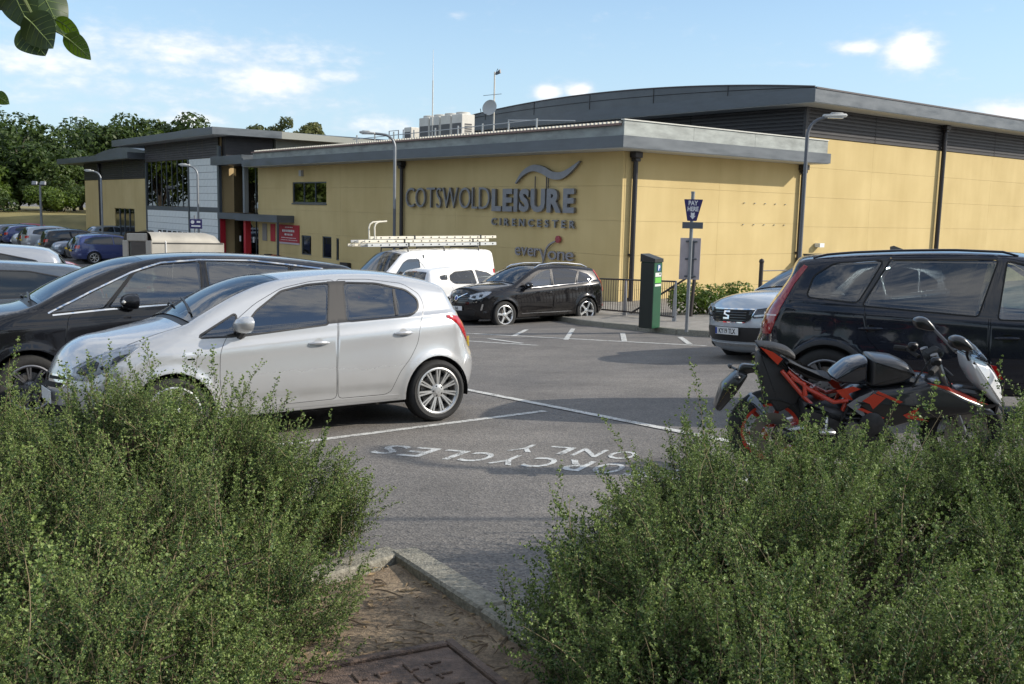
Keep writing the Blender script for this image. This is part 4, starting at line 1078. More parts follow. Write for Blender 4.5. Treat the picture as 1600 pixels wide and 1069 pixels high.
bbox('canopy_post', -.95, -.85, 25.05, 25.15, -1.95, .545, M_FRAME)
for y in (30.9, 31.9, 32.9): bbox('door_notice', .262, .268, y, y + .22, -.75, -.42, mat('notice_white', (.6, .6, .58), .7))
for k in range(3): bbox('poster_case', -.03, -.004, 26.3 + k * 1.1, 26.9 + k * 1.1, -.55, .42, (M_REDF if k == 1 else mat('poster_dim', (.24, .22, .20), .6)))
for k in range(2): bbox('bin', -.5, -.15, 26.5 + k * 1.0, 26.85 + k * 1.0, -1.9, -1.25, M_REDF if k == 0 else M_PIPE)
bbox('floodlight', -.16, -.01, 23.85, 24.1, 3.0, 3.3, mat('lamp_grey', (.4, .4, .4), .4)); bbox('vent_box', -.2, -.01, 18.7, 19.5, -1.5, -1.25, M_PIPE)
# far low block
bbox('wall_core', X0 + .1, 12, 48.0, 63.7, -2, 4.4, M_JOINT)
panels('a', [47.85, 50.55, 55.55, 58.9, 63.8], [-2, 3.10], [(50.57, 55.5, -1.9, .94)], face=X0)
panels('b', [X0 + .1, 6], [-2, 3.1], face=63.8, th=.05)
for y0, y1 in ((48, 53), (53.04, 58.9), (58.94, 63.8)): ribbed('cladding_panel', (X0, y1), (X0, y0), 3.12, 4.47, (-1, 0))
for i in range(4):
    y0 = 50.6 + 4.9 * i / 4; bbox('pane', X0 + .05, X0 + .07, y0 + .05, y0 + 4.9 / 4 - .05, -1.9, .9, M_BGLASS); bbox('mullion', X0, X0 + .1, y0 - .05, y0 + .05, -1.9, .93, M_FRAME)
bbox('fascia', -1.7, 12, 48.2, 68.2, 4.48, 4.92, M_FASCIA)
n = 24; arc = [(49.5 + 17.6 * i / n, 4.93 + .75 * (1 - ((i / n - .5) * 2) ** 2)) for i in range(n + 1)]
q = MB(); V = []; F = []; m_ = n + 1
for x in (.5, 12): V += [(x, y, 4.91) for y, z in arc] + [(x, y, z) for y, z in arc]
for i in range(n): F += [(i, i + 1, m_ + i + 1, m_ + i), (2 * m_ + i + 1, 2 * m_ + i, 3 * m_ + i, 3 * m_ + i + 1), (m_ + i, m_ + i + 1, 3 * m_ + i + 1, 3 * m_ + i)]
q.add(V, F); q.build('barrel_roof', M_ROOF, bld)
for k, (y, r, h) in enumerate(((55.2, .42, 1.0), (56.6, .22, .7), (54.0, .2, .6))):
    q = MB(); q.lathe([(r, 0), (r, h), (r * 1.1, h), (r * 1.1, h + .12), (.001, h + .14)], 16, Matrix.Translation((3, y, 5.45))); q.build('roof_vent', mat('vent_metal', (.62, .60, .55), .35, .4), bld, True)
# --- lettering on the wall: a sign of single fixed letters
Mx = Matrix(((0, 0, -1, 0), (-1, 0, 0, 0), (0, 1, 0, 0), (0, 0, 0, 1)))      # text x -> -y (reads away from the corner), text y -> z, out of the wall -> -x
Mb = Matrix.Translation(BC) @ Matrix.Rotation(BA, 4, 'Z')
def wall_text(root, s, y0, y1, z0, z1, bold, depth=.10, stand=.06, gap=.16, m=None, wmap={}, pieces='letter', ht={}):
    """single letters filling y0 (left) to y1 (right) along the lettered wall"""
    obs = []
    for c in s:
        o = text_mesh(pieces, c, 1.0, depth / 2, m or M_LETTER, bold=bold); v = np.zeros(len(o.data.vertices) * 3, np.float32); o.data.vertices.foreach_get('co', v); v = v.reshape(-1, 3); obs.append((o, v))
    wid = [(v[:, 0].max() - v[:, 0].min()) * wmap.get(c, 1) for (o, v), c in zip(obs, s)]
    tot = sum(wid) + gap * (len(s) - 1) * np.mean(wid); k = (y0 - y1) / tot; x = 0
    zh = z1 - z0
    for (o, v), wd, c in zip(obs, wid, s):
        lo, hi = v.min(0), v.max(0); b0, b1 = ht.get(c, (0, 1))
        u = (v[:, 0] - lo[0]) / (hi[0] - lo[0]) * wd * k; q = (v[:, 1] - lo[1]) / (hi[1] - lo[1]) * (b1 - b0) * zh + b0 * zh
        v[:, 0] = u + x; v[:, 1] = q; v[:, 2] += stand + depth / 2
        o.data.vertices.foreach_set('co', v.ravel()); o.data.update(); o.parent = root; x += (wd + gap * np.mean(wid)) * k
        o.matrix_local = Matrix.Translation((0, y0, z0)) @ Mx
sg_ = empty('wall_sign', tuple(BC), BA); tag(sg_, 'grey raised letters COTSWOLD LEISURE CIRENCESTER under a wave emblem on the yellow wall', 'sign')
wall_text(sg_, 'COTSWOLD', 13.46, 7.24, 1.52, 2.36, -.012, wmap={'W': .95, 'O': .95, 'S': .85, 'L': .85}, gap=.14)
wall_text(sg_, 'LEISURE', 7.10, 2.24, 1.44, 2.30, .045, gap=.16, wmap={'I': 1.0})
wall_text(sg_, 'CIRENCESTER', 7.14, 2.20, .90, 1.18, .022, depth=.07, gap=.80)
def ribbon(pts, ws, d0=.06, d1=.16, name='wave_emblem', root=sg_, m=None):
    P = catmull(np.array([(y, z, w_) for (y, z), w_ in zip(pts, ws)]), .12); t = np.gradient(P[:, :2], axis=0); t /= np.linalg.norm(t, axis=1)[:, None]; nn = np.stack([-t[:, 1], t[:, 0]], 1)
    a = P[:, :2] + nn * P[:, 2:3] / 2; b_ = P[:, :2] - nn * P[:, 2:3] / 2; n = len(P); q = MB()
    V = [(-d1, *p) for p in a] + [(-d1, *p) for p in b_] + [(-d0, *p) for p in a] + [(-d0, *p) for p in b_]
    F = []
    for i in range(n - 1): F += [(i, i + 1, n + i + 1, n + i), (2 * n + i, 3 * n + i, 3 * n + i + 1, 2 * n + i + 1), (i, 2 * n + i, 2 * n + i + 1, i + 1), (n + i, n + i + 1, 3 * n + i + 1, 3 * n + i)]
    F += [(0, n, 3 * n, 2 * n), (n - 1, 3 * n - 1, 4 * n - 1, 2 * n - 1)]
    q.add(V, F); return q.build(name, m or M_LETTER, root)
ribbon([(5.62, 2.50), (5.2, 2.86), (4.62, 3.05), (4.05, 2.97), (3.52, 2.78), (3.0, 2.76), (2.5, 2.95), (2.02, 3.24)], [.05, .16, .23, .27, .27, .25, .17, .04])
for y in (3.75, 3.85, 4.5): q = MB(); q.box((-.10, y, 2.5), (.03, .03, .5)); q.build('emblem_strut', M_LETTERD, sg_)
ev = empty('wall_logo', tuple(BC), BA); tag(ev, 'small grey lower-case word everyone with a red dot, below the big lettering', 'sign')
M_EV = mat('pale_grey_letter', (.27, .26, .28), .45, .4)
wall_text(ev, 'ever', 5.60, 4.18, -.20, .12, .004, depth=.06, gap=.12, m=M_EV)
wall_text(ev, 'one', 3.66, 2.24, -.26, .06, .004, depth=.06, gap=.12, m=M_EV)
ribbon([(4.12, .10), (3.98, -.12), (3.90, -.34)], [.07, .07, .05], .06, .12, 'letter', ev, M_EV)
ribbon([(3.94, -.42), (3.84, -.1), (3.74, .14), (3.52, .32), (3.25, .42)], [.05, .07, .06, .06, .04], .06, .12, 'letter', ev, M_EV)
q = MB(); q.lathe([(.001, 0), (.13, 0), (.13, .08), (.001, .09)], 20, Matrix.Translation((-.06, 3.10, .49)) @ Matrix.Rotation(R(-90), 4, 'Y')); q.build('red_dot', mat('dull_red', (.30, .05, .06), .5), ev, True)
# red board beside the entrance: small print that cannot be read from here, kept as broken white lines
rbd = empty('notice_board', tuple(BC), BA); tag(rbd, 'red notice board with white print on the yellow wall beside the entrance', 'sign')
bbox('board', -.05, -.004, 24.35, 26.95, -.52, .42, mat('red_board', (.38, .018, .03), .5), rbd); bbox('board_edge', -.048, -.003, 24.35, 26.95, -.62, -.523, mat('board_foot', (.5, .42, .45), .5), rbd)
pr = MB(); r_ = random.Random(5)
for z, hgt, y0, y1 in ((.29, .05, 26.0, 25.2), (.10, .12, 26.4, 24.9), (-.10, .10, 26.1, 25.1), (-.28, .04, 26.5, 24.7), (-.40, .03, 26.6, 24.6)):
    y = y0
    while y > y1:
        l = r_.uniform(.05, .16) * (1.3 if hgt > .08 else .8); pr.box((-.052, y - l / 2, z), (.004, l, hgt)); y -= l + r_.uniform(.03, .07)
pr.build('print', mat('white_print', (.7, .7, .68), .6), rbd)['kind'] = 'stuff'
# --- on the roof
def on_roof(name, label, cat, group=None): o = empty(name, tuple(BC), BA); tag(o, label, cat, group); return o
M_UNIT = mat('unit_cream', (.62, .60, .54), .5, noise=.1, scale=2)
M_GRILLE = mat('unit_grille', (.10, .10, .10), .6)
xr = 5.0
which = ['leftmost large', 'second large', 'third large', 'rightmost large, end-on louvred']
for i, y in enumerate((20.1, 19.1, 18.1, 17.1)):
    u = on_roof('air_conditioning_unit', '%s cream air conditioning unit in the row on the flat roof' % which[i], 'air conditioner', 'large air conditioning units on the roof')
    q = MB(); q.rbox((xr + .4, y, 5.28), (.8, .92, 1.75), .03); q.build('casing', M_UNIT, u)
    bbox('grille', xr - .012, xr - .002, y - .42, y + .36, 4.45, 5.72, M_GRILLE, u)
    if i == 3:
        lv = MB()
        for k in range(7): lv.box((xr + .4, y - .468, 5.0 + k * .11), (.42, .016, .07))
        lv.build('louvre', M_GRILLE, u)
    q = MB(); q.lathe([(.36, 0), (.36, .10), (.30, .12), (.001, .12)], 18, Matrix.Translation((xr + .4, y, 6.155))); q.build('fan_cowl', M_UNIT, u, True)
u = on_roof('air_conditioning_unit', 'smaller separate cream unit left of the row of large roof units', 'air conditioner'); q = MB(); q.rbox((xr + .4, 21.7, 5.0), (.8, .7, 1.5), .03); q.build('casing', M_UNIT, u); bbox('grille', xr - .012, xr - .002, 21.4, 21.98, 4.4, 5.5, M_GRILLE, u)
u = on_roof('air_conditioning_unit', 'low pale box in front of the row of roof units', 'air conditioner'); q = MB(); q.rbox((3.8, 16.2, 4.5), (.6, 1.3, .7), .03); q.build('casing', mat('pale_box', (.5, .5, .5), .5), u)
d = on_roof('satellite_dish', 'grey round satellite dish on the roof mast', 'satellite dish')
q = MB(); q.lathe([(.001, 0), (.15, .015), (.28, .06), (.36, .12), (.37, .13), (.36, .135), (.2, .045), (.001, .02)], 22, Matrix.Translation((4.15, 13.1, 6.1)) @ Matrix.Rotation(R(-75), 4, 'Y') @ Matrix.Rotation(R(25), 4, 'X')); q.build('reflector', mat('dish_grey', (.42, .43, .42), .5), d, True)
q = MB(); q.tube([(4.1, 13.1, 5.8), (3.65, 13.15, 5.85), (3.6, 13.15, 6.05)], .02, 6); q.build('feed_arm', M_FRAME, d)
d = on_roof('aerial_mast', 'thin roof mast carrying the satellite dish and a small aerial', 'mast')
q = MB(); q.tube([(4.3, 13.05, 4.15), (4.3, 13.05, 7.75)], .035, 8); q.build('pole', M_UNIT, d)
q = MB(); q.tube([(4.3, 13.05, 7.6), (4.25, 12.75, 7.85)], .015, 5); q.prism([(0, 0), (.35, .05), (.30, .22), (.05, .1)], -.03, .03, Matrix.Translation((4.3, 12.95, 7.6)) @ Matrix.Rotation(R(-90), 4, 'Z') @ Matrix.Rotation(R(90), 4, 'X')); q.tube([(4.3, 13.9, 6.75), (4.3, 12.5, 6.72)], .012, 5); q.build('aerial', M_LETTERD, d)
d = on_roof('whip_aerial', 'tall thin white whip aerial on the roof', 'aerial'); q = MB(); q.tube([(4.3, 18.2, 4.15), (4.3, 18.2, 7.8)], .03, 6); q.build('pole', M_UNIT, d); q = MB(); q.tube([(4.3, 18.2, 7.8), (4.3, 18.2, 9.3)], [.022, .01], 6); q.build('whip', mat('whip_white', (.75, .75, .75), .4), d)
d = on_roof('roof_ladder', 'galvanised hoop-topped ladder at the roof edge', 'ladder')
for k, y in enumerate((24.6, 23.1)):
    q = MB(); q.tube([(5.6, y, 4.2), (5.6, y, 5.72), (5.6, y - 1.0, 5.72), (5.6, y - 1.0, 4.2)], .03, 6); q.tube([(5.6, y, 5.0), (5.6, y - 1.0, 5.0)], .025, 6); q.build('hoop', M_LETTER, d)
q = MB(); q.tube([(5.6, 22.1, 5.7), (4.9, 21.9, 4.2)], .03, 6); q.build('handrail', M_LETTER, d)
d = on_roof('roof_guardrail', 'low galvanised guardrail on the edge of the flat roof', 'railing'); M_GALV = mat('galvanised', (.48, .49, .48), .4, .6)
q = MB(); q.tube([(.8, 20.0, 4.78), (.8, 12, 4.85), (.8, 5.6, 4.92)], .02, 6); q.build('rail', M_GALV, d)
for k in range(9): q = MB(); q.tube([(.8, 19.6 - k * 1.75, 4.1), (.8, 19.6 - k * 1.75, 4.97)], .035, 6); q.build('post', M_GALV, d)
q = MB(); q.tube([(.8, 7.4, 5.0), (2.2, 5.0, 4.95)], .03, 6); q.build('brace', M_GALV, d)
sd_ = on_roof('meter_box', 'pale lamp and small cabinet on the hall wall behind the ball-topped post', 'cabinet')
bbox('cabinet', 9.95, 12.4, -1.2, -.2, -1.9, -.02, mat('cabinet_blue_grey', (.25, .30, .34), .5), sd_); bbox('cabinet_top', 9.9, 12.45, -1.25, -.19, -.018, .05, M_FASCIA, sd_); bbox('lamp', 10.9, 11.2, -.25, -.0, .30, .46, M_TILE, sd_)

# ------------------------------------------------------------------ street furniture
M_POLE = mat('grey_pole', (.22, .235, .25), .45, .5, noise=.12, scale=3)
M_POLED = mat('dark_grey_pole', (.11, .12, .135), .5, .3)
def lamp_post(x, y, z_top, reach, yaw, label, r=.06, z0=None, group='street lamps with curved arms', m=None, two_tone=None):
    o = empty('street_lamp', (x, y, gz(x, y) if z0 is None else z0), R(yaw)); tag(o, label, 'street lamp', group)
    h = z_top - o.location.z; rad = .45
    q = MB()
    q.tube([(0, 0, 0), (0, 0, 1.2)], r * 1.5, 10); q.build('base', M_POLED if two_tone else (m or M_POLE), o, True)
    zz = two_tone or 1.2
    if two_tone: q = MB(); q.tube([(0, 0, 1.2), (0, 0, two_tone)], r, 10); q.build('lower_pole', M_POLED, o, True)
    q = MB(); pts = [(0, 0, zz), (0, 0, h - rad)] + [(rad - rad * math.cos(a), 0, h - rad + rad * math.sin(a)) for a in np.linspace(.2, math.pi / 2, 7)] + [(reach - .35, 0, h + .03)]
    q.tube(pts, [r] * 2 + [r * .85] * (len(pts) - 2), 10); q.build('pole', m or M_POLE, o, True)
    q = MB(); q.rbox((reach - .1, 0, h + .05), (.58, .16, .085), .03, rot=(0, -.05, 0)); q.rbox((reach - .05, 0, h + .1), (.3, .12, .05), .02); hd = q.build('lamp_head', mat('lamp_head_pale', (.42, .43, .42), .4), o, True)
    q = MB(); q.box((reach - .1, 0, h + .0), (.4, .11, .02)); q.build('lens', mat('lamp_lens', (.6, .62, .6), .2), hd)
    return o
lamp_post(7.0, 24.0, 3.88, .75, 5, 'lamp post in front of the sunny wall beside the ball-topped post', .045, m=M_POLED)
lamp_post(-4.41, 36.0, 4.1, 1.1, 180, 'lamp post standing before the lettered wall, left of the word COTSWOLD', .055, two_tone=3.4)
lamp_post(-16.1, 50.0, 3.32, .75, 180, 'lamp post before the pale tiled front of the entrance block', .055)
lamp_post(-25.2, 60.0, 3.22, .8, 180, 'lamp post at the far end of the building, by the far low block', .06)
lamp_post(10.2, 6.72, 5.4, .8, 90, 'lamp post to the right of the view whose thin shadow crosses the road words', .05, group=None)
o = empty('sign_post', (9.4, 5.3, gz(9.4, 5.3)), 0); tag(o, 'bare thin grey post to the right of the view, its shadow crossing the near asphalt', 'post')
q = MB(); q.tube([(0, 0, 0), (0, 0, 5.2)], .034, 8); q.build('pole', M_POLE, o, True); q = MB(); q.lathe([(.036, 5.2), (.04, 5.22), (.001, 5.25)], 8); q.build('cap', M_POLED, o)
# floodlight column on the grass
o = empty('floodlight_post', (-36.15, 75, gz(-36.15, 75)), 0); tag(o, 'grey post with a pair of floodlights by the dry grass', 'floodlight')
q = MB(); q.tube([(0, 0, 0), (0, 0, 4.6)], [.11, .08], 8); q.build('pole', M_POLE, o, True)
for sx in (-.32, .32): q = MB(); q.rbox((sx, -.15, 4.55), (.42, .22, .30), .04, rot=(-.3, 0, 0)); q.build('floodlight', M_POLE, o)
# PAY HERE sign
px_, py_ = 3.64, 20.25; pz = gz(px_, py_) + .11
o = empty('pay_sign', (px_, py_, pz), R(-8)); tag(o, 'blue tapering PAY HERE sign with an arrow on a leaning grey post', 'sign')
q = MB(); q.tube([(0, 0, 0), (.0, 0, 2.86)], .038, 10); q.tube([(0, 0, 2.86), (0, 0, 2.90)], .042, 10); q.build('pole', M_POLE, o, True)
M_NAVY = mat('navy_sign', (.028, .022, .115), .45); M_WHITE = mat('white_vinyl', (.70, .71, .72), .5)
q = MB(); pl = rounded([(-.095, 2.30), (.095, 2.30), (.205, 2.74), (-.175, 2.74)], .012, 2); q.prism([(x, z) for x, z in pl], 0, .012, Matrix(((1, 0, 0, 0), (0, 0, -1, -.045), (0, 1, 0, 0), (0, 0, 0, 1)))); bd = q.build('sign_board', M_NAVY, o)
for s_, z, w_ in (('PAY', 2.665, 1.0), ('HERE', 2.545, .92)):
    t = text_mesh('sign_text', s_, .128, .0015, M_WHITE, squeeze=.82 * w_, bold=.004); t.parent = bd; t.location = (.012, -.061, z); t.rotation_euler = (R(90), 0, 0)
q = MB(); q.prism([(0, 2.335), (.062, 2.41), (.034, 2.40), (.040, 2.475), (0, 2.462), (-.040, 2.475), (-.034, 2.40), (-.062, 2.41)], 0, .003, Matrix(((1, 0, 0, .01), (0, 0, -1, -.058), (0, 1, 0, 0), (0, 0, 0, 1)))); q.build('arrow', M_WHITE, bd)
q = MB(); q.rbox((.02, -.048, 2.21), (.42, .012, .13), .004); q.build('small_plate', M_POLED, o)
q = MB(); q.rbox((.0, .055, 1.52), (.42, .008, .86), .004); pn = q.build('blank_panel', mat('bare_aluminium', (.52, .46, .47), .38, .35, noise=.18, scale=2.5), o)
q = MB(); q.box((.06, .045, 1.50), (.045, .03, .76)); q.build('rail', M_POLED, pn)
for z in (1.16, 1.52, 1.88): q = MB(); q.rbox((.02, .035, z), (.24, .05, .035), .006); q.build('bracket', M_POLED, pn)
# ticket machine
mx_, my_ = 3.05, 21.62
o = empty('ticket_machine', (mx_, my_, gz(mx_, my_) + .10), R(52)); tag(o, 'dark green pay and display ticket machine on the pavement', 'ticket machine')
M_GREEN = mat('dark_green_steel', (.012, .075, .035), .38, .1, noise=.12, scale=4)
M_GREENB = mat('black_green_lid', (.018, .02, .018), .4)
q = MB(); q.rbox((0, 0, .75), (.36, .34, 1.46), .012); cb = q.build('cabinet', M_GREEN, o)
q = MB(); q.box((-.183, 0, .75), (.006, .33, 1.44)); q.build('side_shade', mat('shaded_green_side', (.006, .012, .009), .45), o)  # thin near-black sheet paints the shade of the unlit side
q = MB(); q.prism([(-.185, 1.482), (.185, 1.482), (.185, 1.66), (-.185, 1.56)], -.187, .187, Matrix(((0, 0, 1, 0), (1, 0, 0, 0), (0, 1, 0, 0), (0, 0, 0, 1)))); q.build('lid', M_GREENB, o)
for z, hgt, cm, nm in ((1.36, .14, mat('sign_blue', (.02, .09, .30), .4), 'p_plate'), (1.21, .09, mat('label_white', (.6, .62, .6), .5), 'instruction_label'), (1.09, .12, mat('label_green', (.12, .45, .06), .5), 'screen_label'), (.98, .05, MATS['label_white'], 'instruction_label')):
    q = MB(); q.box((0 if nm != 'p_plate' else .02, -.174, z), (.26 if nm != 'p_plate' else .13, .006, hgt)); pp = q.build(nm, cm, cb)
    if nm == 'p_plate': t = text_mesh('p_letter', 'P', .15, .001, M_WHITE, bold=.006); t.parent = pp; t.location = (.02, -.179, z); t.rotation_euler = (R(90), 0, 0)
q = MB(); q.box((.07, -.174, 1.22), (.06, .008, .035)); q.build('coin_slot', M_GREENB, cb)
# railings along the ramp in front of the corner
M_RAILB = mat('black_brown_rail', (.03, .022, .02), .5)
M_POSTG = mat('pale_flat_post', (.36, .36, .36), .5, .3)
def railing(name, pts, h, label, pitch=.115, low=.12, zoff=0.10, posts=True, slope=0.0):
    o = empty(name, (0, 0, 0)); tag(o, label, 'railing')
    P = [Vector((x, y, gz(x, y) + zoff)) for x, y in pts]; k = 0
    for a, b_ in zip(P[:-1], P[1:]):
        L_ = (b_ - a).length; n = int(L_ / pitch)
        for zz in (low, h): q = MB(); q.tube([a + Vector((0, 0, zz)), b_ + Vector((0, 0, zz))], .024, 6); q.build('rail', M_RAILB, o)
        for i in range(1, n):
            c = a.lerp(b_, i / n); q = MB(); q.tube([c + Vector((0, 0, low)), c + Vector((0, 0, h))], .0085, 5, False); q.build('baluster', M_RAILB, o)
    for i, a in enumerate(P):
        d = (P[min(i + 1, len(P) - 1)] - P[max(i - 1, 0)]).normalized(); q = MB()
        M = Matrix.Rotation(math.atan2(d.y, d.x), 3, 'Z'); q.add([a + M @ Vector(v) for v in ((-.10, -.012, -.05), (.10, -.012, -.05), (.035, -.012, h + .02), (-.035, -.012, h + .02), (-.10, .012, -.05), (.10, .012, -.05), (.035, .012, h + .02), (-.035, .012, h + .02))], [(0, 1, 2, 3), (7, 6, 5, 4), (0, 4, 5, 1), (1, 5, 6, 2), (2, 6, 7, 3), (3, 7, 4, 0)]); q.build('post', M_POSTG, o)
    return o
railing('railing', [(1.55, 29.6), (3.10, 26.9), (4.02, 24.15)], 1.0, 'black railing with thin balusters in front of the wall corner', .115)
o = empty('handrail', (0, 0, 0)); tag(o, 'dark sloping handrail of the ramp behind the ticket machine', 'railing')
a, b_ = Vector((3.25, 27.9, -1.45)), Vector((4.75, 25.6, -.02)); q = MB(); q.tube([a, b_], .028, 6); q.build('rail', M_RAILB, o)
q = MB(); q.tube([b_, b_ + Vector((-.06, 0, -1.15))], .05, 6); q.build('post', M_RAILB, o)
# ball-topped post with three rails
o = empty('ball_top_fence', (6.58, 26.0, gz(6.58, 26) + .1), R(34)); tag(o, 'black ball-topped post with three thin rails beside the navy SUV', 'fence')
q = MB(); q.tube([(0, 0, -.1), (0, 0, 1.42)], .055, 10); q.lathe([(.001, 1.55), (.055, 1.52), (.072, 1.47), (.055, 1.42), (.03, 1.40)], 12); q.build('post', M_RAILB, o, True)
for z in (1.22, .95, .65, .3): q = MB(); q.tube([(0, 0, z), (2.0, 0, z)], .016, 6); q.build('rail', M_RAILB, o)
q = MB(); q.tube([(2.0, 0, -.1), (2.0, 0, 1.42)], .055, 10); q.lathe([(.001, 1.55), (.055, 1.52), (.072, 1.47), (.055, 1.42), (.03, 1.40)], 12, Matrix.Translation((2.0, 0, 0))); q.build('post', M_RAILB, o, True)
# small navy information sign on a pole
sx_, sy_ = -10.75, 33.0; sz = gz(sx_, sy_)
o = empty('information_sign', (sx_, sy_, sz), 0); tag(o, 'small navy sign with a white disc on a thin pole by the grey trailer', 'sign')
q = MB(); q.tube([(0, 0, 0), (0, 0, 3.1)], .03, 8); q.build('pole', M_POLE, o)
q = MB(); q.rbox((.05, -.04, 2.82), (.42, .012, .32), .01); bd = q.build('sign_board', M_NAVY, o)
q = MB(); q.lathe([(.001, .008), (.06, .008), (.06, 0)], 14, Matrix.Translation((-.06, -.046, 2.88)) @ Matrix.Rotation(R(90), 4, 'X')); q.box((.14, -.048, 2.89), (.12, .004, .06)); q.box((.05, -.048, 2.75), (.30, .004, .05)); q.build('print', M_WHITE, bd)
# ------------------------------------------------------------------ livestock trailer: pale rounded box with an open window end
def trailer():
    o = empty('box_trailer'); tag(o, 'dusty beige grey box trailer with rounded roof and open end window', 'trailer')
    M_T = mat('dusty_beige_panel', (.30, .285, .25), .6, .1, noise=.18, scale=1.6); M_T2 = mat('dusty_beige_frame', (.36, .33, .28), .6, noise=.12, scale=2)
    W, z0, z1, r = 1.8, .75, 2.42, .30; L0, L1 = -1.3, 1.0
    pr = [(-W / 2, z0), (-W / 2, z1 - r)] + [(-W / 2 + r - r * math.cos(t), z1 - r + r * math.sin(t)) for t in np.linspace(.25, math.pi / 2, 5)] + [(W / 2 - r + r * math.sin(t), z1 - r + r * math.cos(t)) for t in np.linspace(0, math.pi / 2 - .25, 5)] + [(W / 2, z1 - r), (W / 2, z0)]
    q = MB(); xs = [(L0, 0), (L1 - .5, 0), (L1 - .2, -.07), (L1, -.3)]; n = len(pr); V = []; F = []
    for x, dz in xs: V += [(x, y, z + (dz if z > z1 - r else 0)) for y, z in pr]
    for i in range(len(xs) - 1):
        for k in range(n - 1): F.append((i * n + k, i * n + k + 1, (i + 1) * n + k + 1, (i + 1) * n + k))
    F.append(tuple((len(xs) - 1) * n + k for k in range(n)))
    q.add(V, F); q.build('shell', M_T, o, True, 30)
    q = MB()
    for sg in (1, -1): q.rbox((L0, sg * (W / 2 - .17), 1.42), (.06, .34, 1.5), .02)
    q.rbox((L0, 0, 2.26), (.06, 1.25, .24), .03); q.build('end_frame', M_T2, o)
    q = MB(); q.rbox((L0 - .005, 0, 1.02), (.05, 1.05, .5), .02); q.build('tail_board', M_T, o)
    q = MB(); q.rbox((L1 - .05, 0, 1.5), (.04, 1.2, 1.2), .02); q.build('front_board', M_T, o)
    bbx = MB(); bbx.box((L0 + .02, 0, 1.70), (.01, 1.05, .86)); bbx.build('end_window', M_SCREEN, o)
    q = MB(); q.tube([(L0 + .42, -W / 2 - .01, z0), (L0 + .42, -W / 2 - .01, z1 - r), (L0 + .40, -W / 2 + .13, z1 - .11), (L0 + .38, -W / 2 + r, z1 + .005)], .022, 6); q.build('strap', mat('pale_strap', (.6, .6, .58), .5), o)
    for sg in (1, -1): q = MB(); q.box((-.15, sg * (W / 2 + .008), z1 - r - .02), (2.25, .02, .03)); q.build('side_moulding', M_TRIM, o)
    q = MB(); q.box((-.15, 0, .66), (2.3, 1.7, .16)); q.build('chassis', M_BLACK, o)
    wheels(o, (.25, -.45), .78, .30, .18, .19, 'plain', 6, M_ALLOYDARK)
    q = MB(); q.tube([(1.3, .5, .62), (2.5, 0, .55), (1.3, -.5, .62)], .05, 6); q.tube([(2.4, 0, .55), (2.4, 0, .0)], .035, 6); q.build('drawbar', M_DARKMETAL, o)
    lm = MB()
    for sg in (1, -1): lm.rbox((L0 - .03, sg * .72, .82), (.04, .18, .1), .01)
    lm.build('tail_light', M_REDLAMP, o)
    return o

